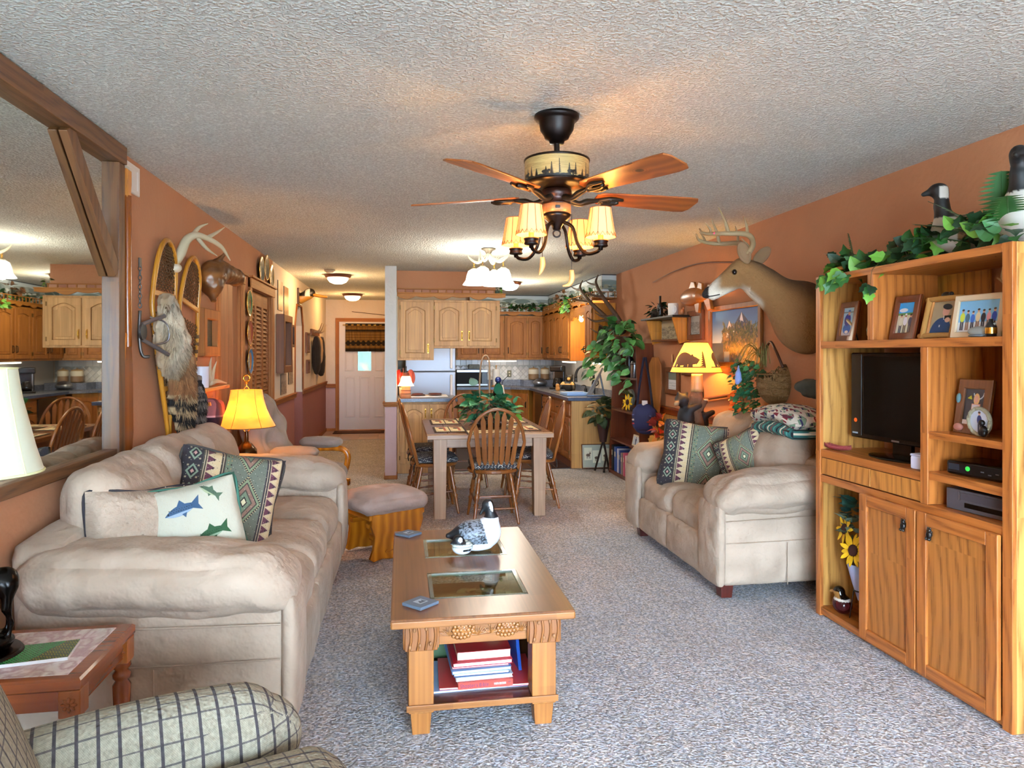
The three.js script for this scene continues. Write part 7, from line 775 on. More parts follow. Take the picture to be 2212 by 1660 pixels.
wallPic('large framed mountain landscape picture on the right wall under the deer', 0.9, 0.52, 0.045, wood('#9a5f22', 0.4, fineT), mtT, 5.29, 1.585); wallPic('brown framed grey waterfall picture left of the mountain landscape', 0.33, 0.27, 0.05, W.frameBrown, scen('#8f9a9c', '#4a5452', '#6a7268', 31), 6.03, 1.7); wallPic('brown framed picture with white lower half above the pine panelling', 0.34, 0.27, 0.05, W.frameBrown, ctex(128, 160, (c, w, h) => { c.fillStyle = '#6f7f78'; c.fillRect(0, 0, w, h); c.fillStyle = '#dfe6ee'; c.fillRect(0, 70, w, 90); c.fillStyle = '#a9b6c0'; for (let i = 0; i < 30; i++) c.fillRect((i * 37) % w, 80 + (i * 23) % 70, 14, 4); }), 6.58, 1.165); wallPic('dark framed picture mostly hidden behind the bear lamp shade', 0.3, 0.26, 0.04, W.frameBrown, scen('#6a6a60', '#3a3a34', '#54503f', 37), 6.18, 1.36);
{ // black shelf box with mug and small things
  const o = thing('wall_shelf', 'oak wall shelf box with black top holding a white mug', 'shelf', rw(6.55, 1.53, 0), -PI / 2); M('shelf_top', bb(-0.45, 0.42, 0.25, 0.27, 0, 0.2, 0.003), K.black, o, null); for (const x of [-0.36, 0.33]) M('shelf_side', ext([[0, 0.03], [0.1, 0], [0.17, 0.25], [0, 0.25]], 0.02, 0.003).applyMatrix4(new THREE.Matrix4().makeRotationY(-PI / 2)).translate(x, 0, 0), W.gold, o, 'y'); M('shelf_bottom', bb(-0.36, 0.33, 0.03, 0.05, 0, 0.11, 0.003), W.frameBrown, o, 'x'); M('shelf_photo', new THREE.PlaneGeometry(0.6, 0.19).translate(-0.015, 0.15, 0.02), mat('#ffffff', 0.5, { map: scen('#b5a88a', '#7a7060', '#5a5244', 41) }), o, null);
  const m = thing('mug', 'white mug standing on the black wall shelf', 'mug', rw(6.36, 1.802, 0.1), -PI / 2); M('cup', lathe([[0.0001, 0], [0.045, 0], [0.048, 0.005], [0.05, 0.12], [0.046, 0.12], [0.044, 0.01]], 26), K.white, m, null); M('handle', new THREE.TorusGeometry(0.032, 0.008, 8, 18, PI).rotateZ(-PI / 2).translate(0.048, 0.06, 0), K.white, m, null);
  const p = thing('dark_ornament', 'dark leafy ornament with a black bottle on the wall shelf', 'ornament', rw(6.7, 1.802, 0.1), -PI / 2); M('bottle', lathe([[0.0001, 0], [0.03, 0], [0.03, 0.12], [0.012, 0.15], [0.012, 0.22], [0.0001, 0.22]], 16), K.black, p, null); clump(p, 36, [-0.08, 0.07, 0], [0.16, 0.09, 0.06], [L.ivyDark, leafM('#15201a')], LG.oval, 0.07); M('pot', ell(0.1, 0.05, 0.06, -0.1, 0.05, 0, 12), K.fur, p, null);
  const q = thing('small_figurine', 'little orange figurine at the end of the black wall shelf', 'figurine', rw(6.19, 1.802, 0.08)); M('figure', [ell(0.022, 0.028, 0.02, 0, 0.028, 0, 10), ell(0.014, 0.014, 0.014, 0.012, 0.062, 0, 8)], mat('#a8693c', 0.6), q, null);
  for (const [d, c, l] of [[6.6, '#c8a07a', 'cream fishing lure hanging on the right wall'], [6.42, '#8a2f2a', 'red fishing lure hanging on the right wall']]) { const lu = thing('fishing_lure', l, 'lure', rw(d, 1.34, 0.012)); M('lure_body', ell(0.008, 0.045, 0.012, 0, 0.05, 0, 10), mat(c, 0.3), lu, null); M('hook', new THREE.TorusGeometry(0.012, 0.002, 5, 12, PI * 1.4).translate(0, 0, 0), K.steel, lu, null); }
}
{ // bear lamp
  const t = thing('lamp_table', 'small dark side table hidden behind the loveseat arm', 'side table', [2.465, 0, -5.55]); M('table_top', cyl(0.14, 0.14, 0.025, 0, 0.52, 0, 28), W.mahog, t, 'x'); M('pedestal', lathe([[0.0001, 0], [0.14, 0], [0.13, 0.02], [0.03, 0.06], [0.025, 0.4], [0.06, 0.52]], 20), W.mahog, t);
  const o = thing('bear_lamp', 'lit table lamp with bear silhouettes on a log climbed by bears', 'lamp', [2.465, 0.5455, -5.55]); const barkM = mat('#6a4a34', 0.9, { bumpMap: suedeB, bumpScale: 0.02 });
  M('log', tube([[0, 0, 0], [0.012, 0.2, 0], [-0.008, 0.42, 0.0], [0.006, 0.58, 0]], (q) => 0.062 - 0.012 * q + 0.006 * Math.sin(q * 17), { seg: 30, rs: 14 }), barkM, o, 'y'); M('peeled_log', tube([[0.006, 0.57, 0], [0.008, 0.72, 0]], [0.05, 0.046], { seg: 6, rs: 14 }), wood('#d9b07a', 0.7, fineT), o, 'y'); M('branch_stub', tube([[0.02, 0.42, 0.02], [0.06, 0.5, 0.05]], [0.03, 0.024], { seg: 4, rs: 10 }), barkM, o, 'y'); M('branch_cut', ell(0.025, 0.008, 0.025, 0.062, 0.504, 0.052, 10), K.bone, o, null);
  const bear = (n, c, s, up) => M(n, nets((p) => { const q = [(p[0] - c[0]) / s, (p[1] - c[1]) / s, (p[2] - c[2]) / s]; let d = sel(q, [0, 0, 0], [0.07, 0.12, 0.075]); d = smin(d, sel(q, [-0.045, 0.155, 0.02], [0.06, 0.055, 0.055]), 0.03); d = smin(d, cap(q, [-0.08, 0.145, 0.05], [-0.12, 0.125, 0.075], 0.028, 0.02), 0.02); d = smin(d, sel(q, [-0.075, 0.21, 0.02], [0.018, 0.02, 0.01]), 0.012); d = smin(d, sel(q, [-0.005, 0.21, 0.03], [0.018, 0.02, 0.01]), 0.012); d = smin(d, cap(q, [0.01, 0.07, 0.05], [0.09, 0.11, 0.06], 0.032, 0.026), 0.02); return smin(d, cap(q, [0, -0.08, 0.05], [0.08, -0.07, 0.07], 0.038, 0.028), 0.02) * s; }, [c[0] - 0.17 * s, c[1] - 0.16 * s, c[2] - 0.12 * s], [c[0] + 0.15 * s, c[1] + 0.26 * s, c[2] + 0.13 * s], 0.012 * s, ([x, y, z]) => ((x - c[0]) / s < -0.095 && (y - c[1]) / s < 0.15 && (y - c[1]) / s > 0.08 ? lin('#8a6a48') : lin('#17171a'))), mat('#ffffff', 0.7, { vertexColors: true }), o, null); bear('bear', [-0.1, 0.35, 0.02], 1.0); bear('bear', [0.07, 0.3, -0.05], 0.85); bear('cub', [-0.06, 0.22, 0.09], 0.5);
  const sh = [[0.215, 0.735], [0.16, 0.86], [0.095, 0.985]]; const sT = ctex(1024, 256, (c, w, h) => { c.fillStyle = '#f7c766'; c.fillRect(0, 0, w, h); c.fillStyle = '#2a2016'; for (const x of [60, 400, 740]) { c.beginPath(); c.ellipse(x + 100, 140, 88, 56, 0.06, 0, 7); c.fill(); c.beginPath(); c.ellipse(x + 186, 150, 44, 34, 0.5, 0, 7); c.fill(); c.beginPath(); c.moveTo(x + 208, 120); c.lineTo(x + 246, 146); c.lineTo(x + 216, 190); c.fill(); c.beginPath(); c.arc(x + 180, 112, 11, 0, 7); c.fill(); for (const d of [20, 62, 122, 158]) c.fillRect(x + d, 150, 34, 62); c.fillRect(x - 20, 206, 330, 8); for (let i = 0; i < 7; i++) { c.beginPath(); c.moveTo(x + 276, 70 + i * 18); c.lineTo(x + 276 - 10 - i * 4.4, 96 + i * 18); c.lineTo(x + 276 + 10 + i * 4.4, 96 + i * 18); c.fill(); } c.fillRect(x + 271, 80, 9, 130); } });
  M('lamp_shade', lathe(sh, 48), mat('#ffffff', 0.9, { map: sT, transmission: 0.5, thickness: 0, side: THREE.DoubleSide }), o, null); M('shade_trim', [rot(new THREE.TorusGeometry(0.215, 0.003, 6, 48), PI / 2, 0, 0).translate(0, 0.735, 0), rot(new THREE.TorusGeometry(0.095, 0.003, 6, 40), PI / 2, 0, 0).translate(0, 0.985, 0)], mat('#5a4020', 0.7), o, null); M('bulb', ell(0.028, 0.04, 0.028, 0, 0.83, 0, 12), glow('#ffdc9a', 10), o, null); M('lamp_socket', cyl(0.014, 0.014, 0.09, 0, 0.71, 0, 10), K.oldBrass, o, null); lamp(2.465, 0.5455 + 0.83, -5.55, '#ffb85a', 1.7, 1.4);
  const g = thing('wall_rifle', 'long wooden rifle hung low on the right wall beside the lamp', 'rifle', rw(5.5, 1.09, 0.03), -PI / 2); M('stock', ext([[0.14, -0.005], [0.2, 0.03], [0.4, 0.1], [0.44, 0.06], [0.42, 0.0], [0.2, -0.02]], 0.035, 0.008), W.paddle, g, 'x'); M('barrel', tube([[-0.42, -0.07, 0], [0.2, 0.012, 0]], [0.012, 0.016], { seg: 4 }), W.frameBrown, g, 'x'); M('plaque', ext(new THREE.Shape().absellipse(-0.47, -0.02, 0.09, 0.12, 0, 2 * PI), 0.018, 0.004, [], 16).translate(0, 0, -0.018), K.black, g, null);
}
{ // hanging basket with foliage
  const o = thing('wall_basket', 'woven wicker basket on the right wall spilling green ivy', 'basket', rw(4.62, 1.1, 0)); const wk = mat('#7a5c34', 0.9, { bumpMap: carpetB, bumpScale: 0.01 });
  M('basket_bowl', nets((p) => { const d = sel(p, [-0.02, 0.13, 0], [0.14, 0.17, 0.16]), e = sel(p, [-0.03, 0.16, 0], [0.12, 0.14, 0.135]); return Math.max(d, -e, p[0] + 0.004, p[1] - 0.24 - p[2] * 0.3) ; }, [-0.2, -0.08, -0.2], [0.02, 0.36, 0.2], 0.011), wk, o, 'y'); M('basket_rings', [0.04, 0.09, 0.14, 0.19].map((y, i) => { const r = 0.165 * Math.sqrt(Math.max(0.1, 1 - ((y - 0.13) / 0.18) ** 2)), pts = []; for (let k = 0; k <= 14; k++) { const a = PI / 2 + PI * k / 14; pts.push([-0.02 + Math.cos(a) * r * 0.88, y, Math.sin(a) * r]); } return tube(pts, 0.006, { seg: 20, rs: 5 }); }), wk, o, 'y').userData.kind = 'stuff'; M('basket_handle', tube([[-0.06, 0.24, 0.14], [-0.08, 0.36, 0.08], [-0.07, 0.42, -0.02], [-0.06, 0.3, -0.14]], 0.01, { seg: 18, rs: 6 }), W.dark, o, null);
  const gr = []; for (let i = 0; i < 22; i++) { const a = rr(-2.6, -0.2), l = rr(0.12, 0.26); gr.push(tube([[-0.08, 0.24, -0.05], [-0.1 + Math.sin(a) * l * 0.4, 0.24 + l * 0.7, -0.05 + Math.cos(a) * l * 0.5], [-0.12 + Math.sin(a) * l * 0.7, 0.2 + l * 0.3, -0.05 + Math.cos(a) * l]], 0.0025, { seg: 8, rs: 4 })); } M('dried_grass', gr, mat('#7a7038', 0.9), o, null).userData.kind = 'stuff';
  const iv = thing('trailing_ivy', 'green ivy with orange flowers trailing from the wall basket', 'plant', rw(4.86, 1.05, 0.12)); const ms = [L.teal, L.ivy, leafM('#3f8a4a'), leafM('#2a5f38')]; for (let i = 0; i < 230; i++) { const t = rnd(), y = mix(0.34, -0.12, t), w = 0.15 * (1 - 0.45 * t); leaf(iv, rnd() > 0.5 ? LG.ivy : LG.heart, ms[i % 4], [rr(-0.1, 0.06), y + rr(-0.03, 0.03), rr(-w, w) + 0.05 * (1 - t)], [-1, rr(-0.9, 0.3), rr(-1, 1)], rr(0.03, 0.055)); } for (let i = 0; i < 9; i++) leaf(iv, LG.heart, K.orange, [-0.1, rr(-0.08, 0.12), rr(-0.08, 0.08)], [-1, rr(-0.3, 0.6), rr(-0.6, 0.6)], rr(0.03, 0.05)); M('stems', [0, 1, 2].map((k) => tube([[0, 0.3, 0.1], [-0.06, 0.2, k * 0.05 - 0.05], [-0.05, -0.1, k * 0.04 - 0.04]], 0.003, { seg: 8, rs: 4 })), K.leafStem, iv, null).userData.kind = 'stuff';
  const bb1 = thing('blue_bird', 'small pale blue bird ornament in the basket ivy', 'ornament', rw(4.78, 1.27, 0.24)); M('body', nets((p) => smin(cap(p, [0, -0.02, 0.004], [0, 0.02, 0], 0.026, 0.02), smin(sel(p, [-0.012, -0.045, 0.01], [0.016, 0.016, 0.016]), cap(p, [0, 0.02, 0], [0.01, 0.075, -0.012], 0.014, 0.006), 0.012), 0.014), [-0.05, -0.08, -0.05], [0.05, 0.1, 0.05], 0.004), mat('#8fa4dc', 0.6), bb1, null);
  const dr = thing('driftwood_shelf', 'dark driftwood wall bracket holding a small bear', 'wall shelf', rw(4.12, 1.24, 0)); M('driftwood', nets((p) => Math.max(sel(p, [-0.04, -0.02, 0], [0.1, 0.055 + 0.03 * clamp(p[2] * 4 + 0.5), 0.19]) + 0.012 * n3(p[0] * 25, p[1] * 25, p[2] * 25), p[0] + 0.003, p[1] - 0.03), [-0.18, -0.13, -0.24], [0.02, 0.06, 0.24], 0.01), mat('#3c4440', 0.85), dr, null); const db = thing('small_bear', 'tiny dark bear figure on the driftwood bracket', 'figurine', rw(4.04, 1.27, 0.06)); M('figure', [ell(0.02, 0.03, 0.02, 0, 0.03, 0, 10), ell(0.016, 0.016, 0.016, 0, 0.07, 0, 10)], mat('#2a1612', 0.6), db, null); M('stand', box(0.05, 0.006, 0.06, 0, 0.003, 0), mat('#b5543a', 0.5), db, null);
}
{ // blankets folded on the loveseat back
  const q = (c1, fn) => ctex(256, 128, (c, w, h) => { c.fillStyle = c1; c.fillRect(0, 0, w, h); fn(c, w, h); }, [1, 1]);
  const A = q('#2f6a66', (c, w, h) => { for (let i = 0; i < 8; i++) { c.fillStyle = ['#1a1c24', '#4f9a90', '#7a4a4a', '#e0d8c0'][i % 4]; c.fillRect(0, i * 16, w, 7); } }), Bq = q('#c9c2b0', (c, w, h) => { for (let i = 0; i < 60; i++) { c.fillStyle = ['#7a2430', '#2a2a54', '#d8d2c2', '#6f8a70'][i % 4]; c.beginPath(); c.moveTo((i * 47) % w, (i * 29) % h); c.lineTo((i * 47) % w + 34, (i * 29) % h); c.lineTo((i * 47) % w + 17, (i * 29) % h + 26); c.fill(); } });
  [['teal striped folded blanket at the bottom of the stack on the loveseat', A, 0.925, 0.07, 0.5], ['red white and blue patchwork quilt folded on top of the stack', Bq, 1.0, 0.1, 0.54]].forEach(([l, t, y, h, w], i) => { const b = thing('folded_blanket', l, 'blanket', [2.47, y, -4.14]); M('blanket', puff(0.27, h, w, { r: h * 0.48, b: [0.02, 0.01, 0.02], n: 18, wr: 0.012, ws: 8, sd: 120 + i, fn: (v) => { v.y -= 0.03 * sst(0.05, 0.25, Math.abs(v.z)) * (i ? 1 : 0.5); } }).translate(0, h / 2, 0), mat('#ffffff', 0.95, { map: t }), b, 'z', 4); M('fold_edge', tube([[-0.13, h * 0.5, -w * 0.45], [-0.14, h * 0.5, 0], [-0.13, h * 0.5, w * 0.45]], 0.008, { rs: 6 }), i ? mat('#5a2438', 0.9) : K.fur, b, null); });
}
// bookcase with tapered sides along the right wall
{
  const o = thing('bookcase', 'tapered cherry wood open bookcase against the right wall', 'bookcase', [2.5, 0, -7.55], -PI / 2), bc = wood('#7a3c20', 0.35, fineT), sl = (y) => 0.58 - y * 0.13;
  for (const s of [-1, 1]) M('side_board', ext([[-0.012, 0], [0.012, 0], [0.012, 1.55], [-0.012, 1.55]], 0.2).applyMatrix4(new THREE.Matrix4().set(1, -0.13 * s, 0, s * 0.58, 0, 1, 0, 0, 0, 0, 1, -0.09, 0, 0, 0, 1)), bc, o, 'y'); M('back_board', ext([[-0.57, 0.02], [0.57, 0.02], [0.38, 1.53], [-0.38, 1.53]], 0.01).translate(0, 0, -0.18), bc, o, 'y'); for (const y of [0.04, 0.42, 0.78, 1.16, 1.5]) M('shelf', bb(-sl(y), sl(y), y - 0.012, y + 0.008, -0.18, 0.01, 0.002), bc, o, 'x'); M('plinth', bb(-0.58, 0.58, 0, 0.03, -0.17, 0), bc, o, 'x');
  const bw = (x, y, z = -0.08) => [2.5 - z, y, -7.55 + x]; const bk = [['#15151a', 'black spined large book at the far end of the bookcase bottom', 0.035, 0.3], ['#2c50a0', 'blue tall book on the bookcase bottom shelf', 0.05, 0.29], ['#c9d2e8', 'white spined book between blue and grey on the bottom shelf', 0.03, 0.28], ['#3a4a8a', 'dark blue thin book on the bookcase bottom shelf', 0.02, 0.27], ['#8a7a70', 'grey brown book on the bookcase bottom shelf', 0.035, 0.25], ['#c85a78', 'pink covered magazine on the bookcase bottom shelf', 0.03, 0.26], ['#e6c8d0', 'pale pink magazine leaning on the bookcase bottom shelf', 0.03, 0.24]]; let x = -0.52; for (const [c, l, w, h] of bk) { x += w * 1.6; const b = thing('book', l, 'book', bw(x, 0.049, -0.075), -PI / 2, 'books in the bookcase'); M('cover', [box(w * 1.5, h, 0.16, 0, h / 2, 0, 0.003)], mat(c, 0.4), b, null); M('spine_label', box(w * 0.8, h * 0.2, 0.002, 0, h * 0.7, 0.081), K.cream, b, null); x += w * 1.0; }
  const sf = thing('sunflower_arrangement', 'small arrangement of yellow sunflower and round tin in the bookcase', 'flowers', bw(-0.05, 0.789, -0.07), -PI / 2); M('round_tin', rot(cyl(0.1, 0.1, 0.03, 0, -0.015, 0, 26), PI / 2, 0, 0).translate(-0.06, 0.14, -0.04), mat('#8f9488', 0.4), sf, null); M('tin_stand', box(0.2, 0.03, 0.06, 0, 0.015, -0.03, 0.005), W.dark, sf, null); sunflower(sf, [0.06, 0.1, 0.04], [0.2, 0.1, 1], 0.09); sunflower(sf, [-0.06, 0.06, 0.05], [-0.2, 0.2, 1], 0.06); for (let i = 0; i < 10; i++) leaf(sf, LG.oval, L.olive, [rr(-0.15, 0.1), rr(0.05, 0.26), 0.0], [rr(-1, 1), rr(0, 1), 0.4], 0.09);
  const bo = thing('steel_bottle', 'dark bottle and silver canister on the upper bookcase shelf', 'bottle', bw(-0.05, 1.169, -0.07), -PI / 2); M('bottle', lathe([[0.0001, 0], [0.05, 0], [0.05, 0.2], [0.02, 0.27], [0.02, 0.32], [0.0001, 0.32]], 18), K.black, bo, null); const ca = thing('silver_canister', 'silver canister beside the dark bottle in the bookcase', 'canister', bw(0.13, 1.169, -0.07), -PI / 2); M('can', lathe([[0.0001, 0], [0.045, 0], [0.045, 0.16], [0.03, 0.19], [0.0001, 0.19]], 18), K.steel, ca, null); M('can_ring', mv(rot(new THREE.TorusGeometry(0.045, 0.004, 5, 20), PI / 2, 0, 0), 0, 0.15, 0), K.black, ca, null);
  const fr = thing('photo_card', 'small leaning photo card on the second bookcase shelf', 'picture frame', bw(0.3, 0.429, -0.02), -PI / 2); M('card', rot(box(0.22, 0.12, 0.01, 0, 0.06, 0), -0.2, 0, 0), K.cream, fr, null); M('photo', rot(new THREE.PlaneGeometry(0.18, 0.09).translate(0, 0.06, 0.006), -0.2, 0, 0), mat('#ffffff', 0.4, { map: PT.small }), fr, null); const wb = thing('wooden_box', 'small red brown wooden box on the second bookcase shelf', 'box', bw(0.22, 0.429, -0.13), -PI / 2); M('box_body', box(0.16, 0.2, 0.08, 0, 0.1, 0, 0.004), W.mahog, wb, 'y'); M('box_lid', box(0.17, 0.015, 0.088, 0, 0.208, 0, 0.003), W.mahog, wb, 'x');
}
{ // ivy heap, elk antler, paddle with canteen, plaque, prints on the floor
  const iv = thing('ivy_plant', 'large green ivy plant cascading over the bookcase top', 'plant', [2.46, 1.509, -7.45]); M('pot', lathe([[0.0001, 0], [0.08, 0], [0.1, 0.12], [0.09, 0.12]], 20), W.dark, iv, null); const ms = [L.ivy, L.ivy, leafM('#3f7a3a'), L.ivyDark, leafM('#5c9a4c')]; clump(iv, 90, [-0.08, 0.1, 0.1], [0.16, 0.2, 0.42], ms, LG.heart, 0.1, { down: 0.5, stems: 12 }); for (let i = 0; i < 90; i++) { const z = rr(-0.75, 0.75), t = rnd(); leaf(iv, LG.heart, ms[i % 5], [-0.2 + rr(-0.05, 0.05), 0.05 - t * 0.42 + 0.1 * Math.cos(z * 3), z], [-1, rr(-1, 0), rr(-0.7, 0.7)], rr(0.06, 0.11)); }
  const el = thing('elk_antlers', 'large dark elk antlers reaching up beside the kitchen cabinets', 'antlers', rw(7.95, 1.74, 0.05)); const a = (s, k) => [tube([[-0.02, 0, 0], [-0.1, 0.16, -0.05 * s], [-0.2 - k, 0.36, -0.2 * s], [-0.26 - k, 0.56, -0.35], [-0.22 - k, 0.68, -0.4]], [0.03, 0.028, 0.024, 0.018, 0.005], { seg: 26 }), tube([[-0.06, 0.08, 0], [-0.2, 0.0, -0.05], [-0.3, 0.05, -0.1]], [0.02, 0.016, 0.004], { seg: 10 }), tube([[-0.09, 0.16, -0.03], [-0.24, 0.14, -0.1], [-0.33, 0.19, -0.15]], [0.018, 0.014, 0.004], { seg: 10 }), tube([[-0.2 - k, 0.38, -0.2 * s], [-0.33 - k, 0.42, -0.3], [-0.4 - k, 0.46, -0.34]], [0.018, 0.013, 0.004], { seg: 10 }), tube([[-0.25 - k, 0.54, -0.33], [-0.3 - k, 0.58, -0.5], [-0.34 - k, 0.62, -0.56]], [0.014, 0.01, 0.003], { seg: 8 })]; M('antler', a(1, 0), mat('#4a3526', 0.6), el, null); M('antler', a(0.3, 0.1).map((g) => g.translate(-0.02, -0.04, -0.3)), mat('#5a4430', 0.6), el, null); M('skull_plate', [nets((p) => sel(p, [-0.03, -0.02, -0.12], [0.05, 0.06, 0.2]), [-0.1, -0.1, -0.36], [0.03, 0.06, 0.1], 0.012)], K.fur, el, null);
  const pl = thing('wood_slab_plaque', 'dark natural edge wood slab on the golden cabinet panel', 'plaque', [2.53, 1.62, -8.462]); M('slab', ext([[-0.06, -0.12], [-0.1, 0.02], [-0.07, 0.17], [-0.02, 0.16], [0.06, 0.12], [0.08, 0.0], [0.05, -0.14], [0.02, -0.16], [-0.02, -0.19]], 0.022, 0.006).translate(0, 0, 0.013), mat('#2a160e', 0.5), pl, 'y'); M('burl', ell(0.03, 0.03, 0.006, 0.02, 0, 0.024, 10), mat('#140a08', 0.4), pl, null);
  const pd = thing('wooden_paddle', 'light wooden canoe paddle standing beside the bookcase', 'paddle', [2.6, 0, -6.86]); M('blade', rot(ext([[-0.06, 0.85], [-0.085, 1.1], [-0.08, 1.33], [-0.04, 1.4], [0.04, 1.4], [0.08, 1.33], [0.085, 1.1], [0.06, 0.85], [0.02, 0.7], [-0.02, 0.7]], 0.02, 0.006), 0, -PI / 2 + 0.5, 0), W.casing, pd, 'y'); M('shaft', tube([[0, 0.0, 0], [0, 0.75, 0]], 0.017, { seg: 2 }), W.casing, pd, 'y');
  const cn = thing('canteen', 'navy striped canteen hanging from a dark strap on the paddle', 'canteen', [2.5, 0.62, -6.9], -0.9); M('flask', puff(0.24, 0.26, 0.11, { r: 0.05, b: [0.03, 0.03, 0.03], n: 12 }).translate(0, 0.14, 0), K.navy, cn, null); for (const [y, c] of [[0.13, '#c8ccd8'], [0.09, '#a0303c'], [0.18, '#3a3f6a']]) M('stripe', box(0.235, 0.016, 0.126, 0, y, 0, 0.004), mat(c, 0.8), cn, null); M('cap', cyl(0.03, 0.03, 0.05, 0, 0.28, 0, 16), K.white, cn, null); M('strap', [tube([[-0.1, 0.2, 0], [-0.06, 0.5, 0], [-0.01, 0.78, 0]], 0.014, { seg: 8, rs: 6 }), tube([[0.1, 0.2, 0], [0.06, 0.5, 0], [0.01, 0.78, 0]], 0.014, { seg: 8, rs: 6 })], mat('#14182e', 0.9), cn, null);
  const fl = thing('fall_flowers', 'red and orange autumn leaf arrangement beside the paddle', 'flowers', [2.52, 0, -6.45]); M('vase', lathe([[0.0001, 0], [0.07, 0], [0.09, 0.3], [0.06, 0.5], [0.05, 0.52]], 18), W.mahog, fl, null); clump(fl, 46, [0, 0.66, 0], [0.1, 0.17, 0.13], [leafM('#a8321e'), leafM('#7a1f1c'), leafM('#e08a2a'), leafM('#d8b05a')], LG.ivy, 0.08);
  const prT = ctex(320, 240, (c, w, h) => { c.fillStyle = '#a9b0a0'; c.fillRect(0, 0, w, h); for (const [x, y] of [[20, 30], [110, 60], [205, 40], [262, 66]]) { c.fillStyle = '#dcdcc4'; c.fillRect(x, y, 84, 130); c.fillStyle = '#5a4a3a'; c.beginPath(); c.ellipse(x + 42, y + 78, 22, 15, 0, 0, 7); c.fill(); for (const d of [26, 34, 50, 58]) c.fillRect(x + d, y + 84, 4, 30); c.beginPath(); c.ellipse(x + 62, y + 60, 9, 9, 0, 0, 7); c.fill(); c.strokeStyle = '#5a4a3a'; c.lineWidth = 2; c.beginPath(); c.moveTo(x + 62, y + 54); c.lineTo(x + 52, y + 34); c.moveTo(x + 64, y + 54); c.lineTo(x + 76, y + 34); c.stroke(); } });
  const pr = thing('leaning_print', 'framed print of four elk sketches leaning against the pine panel', 'picture', [2.42, 0.012, -8.36], 0); const P = sub('frame_stand', pr, [0, 0, 0], [-0.12, 0, 0]); M('frame', ext([[-0.2, 0], [0.2, 0], [0.2, 0.3], [-0.2, 0.3]], 0.02, 0.003, [[[-0.19, 0.01], [0.19, 0.01], [0.19, 0.29], [-0.19, 0.29]]]).translate(0, 0, -0.01), W.frameBrown, P, 'y'); M('print', new THREE.PlaneGeometry(0.384, 0.284).translate(0, 0.15, -0.006), mat('#ffffff', 0.4, { map: prT }), P, null); M('backing', bb(-0.19, 0.19, 0.006, 0.294, -0.018, -0.008), K.black, P, null);
  const fp = thing('cone_planter', 'dark wicker cone planter with leafy plant on a twisted stand', 'plant', [2.44, 0, -8.2]); M('planter', lathe([[0.0001, 0.36], [0.04, 0.36], [0.09, 0.66], [0.08, 0.66]], 18), mat('#3a1c14', 0.8), fp, null); M('stand_leg', tube([[0, 0.38, 0], [0.03, 0.2, 0.02], [0.0, 0.06, 0.05], [-0.02, 0.004, 0.1]], [0.016, 0.012, 0.012, 0.016], { seg: 14 }), K.fur, fp, null); M('stand_leg', tube([[0, 0.38, 0], [0.05, 0.18, -0.02], [0.09, 0.004, -0.05]], 0.012, { seg: 10 }), K.fur, fp, null); M('stand_leg', tube([[0, 0.38, 0], [-0.05, 0.18, -0.02], [-0.09, 0.004, -0.05]], 0.012, { seg: 10 }), K.fur, fp, null); clump(fp, 60, [-0.02, 0.74, 0], [0.15, 0.15, 0.14], [L.olive, L.ivyDark, leafM('#2f4428')], LG.heart, 0.1);
}
// ---------- dining table centrepiece ----------
{
  const o = thing('centrepiece', 'green leafy centrepiece in a twig basket with tall branch handle', 'plant', [0.83, 0.739, -6.72]); M('basket', lathe([[0.0001, 0], [0.13, 0], [0.16, 0.07], [0.15, 0.07], [0.12, 0.02]], 24), mat('#4a3a30', 0.9, { bumpMap: carpetB, bumpScale: 0.01 }), o, null); M('branch_handle', tube([[-0.07, 0.05, 0], [-0.075, 0.35, 0], [-0.06, 0.6, 0], [-0.02, 0.68, 0], [0.02, 0.62, 0], [0.02, 0.35, 0.02], [0.0, 0.0, 0.06]], 0.0085, { seg: 40, rs: 7 }), mat('#8a6f52', 0.8), o, null);
  const ms = [L.teal, L.ivy, L.ivyDark, L.teal, leafM('#3f8a5a')]; clump(o, 120, [0.01, 0.18, 0], [0.26, 0.15, 0.2], ms, LG.heart, 0.085, { down: 0.1, stems: 20 }); for (let i = 0; i < 40; i++) leaf(o, LG.oval, ms[i % 5], [rr(-0.22, 0.26), rr(0.12, 0.3), rr(-0.05, 0.15)], [rr(-1, 1), rr(0, 1), rr(-0.2, 1)], rr(0.06, 0.1)); for (let i = 0; i < 30; i++) leaf(o, LG.petal, L.grey, [rr(-0.24, 0.15), rr(0.03, 0.16), rr(0.08, 0.2)], [rr(-1, 1), rr(-0.3, 0.8), 0.6], rr(0.05, 0.09)); for (let i = 0; i < 3; i++) leaf(o, LG.heart, L.ivyLight, [0.27, 0.1 + i * 0.04, 0.1], [0.6, rr(-0.4, 0.6), 0.4], 0.08); leaf(o, LG.heart, leafM('#8aa890'), [-0.13, 0.4, 0.05], [-0.4, 0.8, 0.4], 0.1); leaf(o, LG.heart, L.teal, [-0.12, 0.3, 0.06], [-0.2, 0.6, 0.7], 0.1);
  const b = thing('tall_black_bottle', 'tall black bottle with blue ball top rising behind the centrepiece', 'bottle', [0.98, 0.739, -7.02]); M('bottle_body', lathe([[0.0001, 0], [0.07, 0], [0.075, 0.1], [0.06, 0.3], [0.035, 0.38], [0.02, 0.4], [0.0001, 0.41]], 24), K.plastic, b, null); M('ball_top', ell(0.034, 0.034, 0.034, 0, 0.43, 0, 16), mat('#1c2a66', 0.06), b, null); M('cream_strip', tube([[0.042, 0.38, 0.02], [0.07, 0.2, 0.03], [0.085, 0.06, 0.02]], 0.009, { seg: 8, rs: 6 }), K.bone, b, null);
}
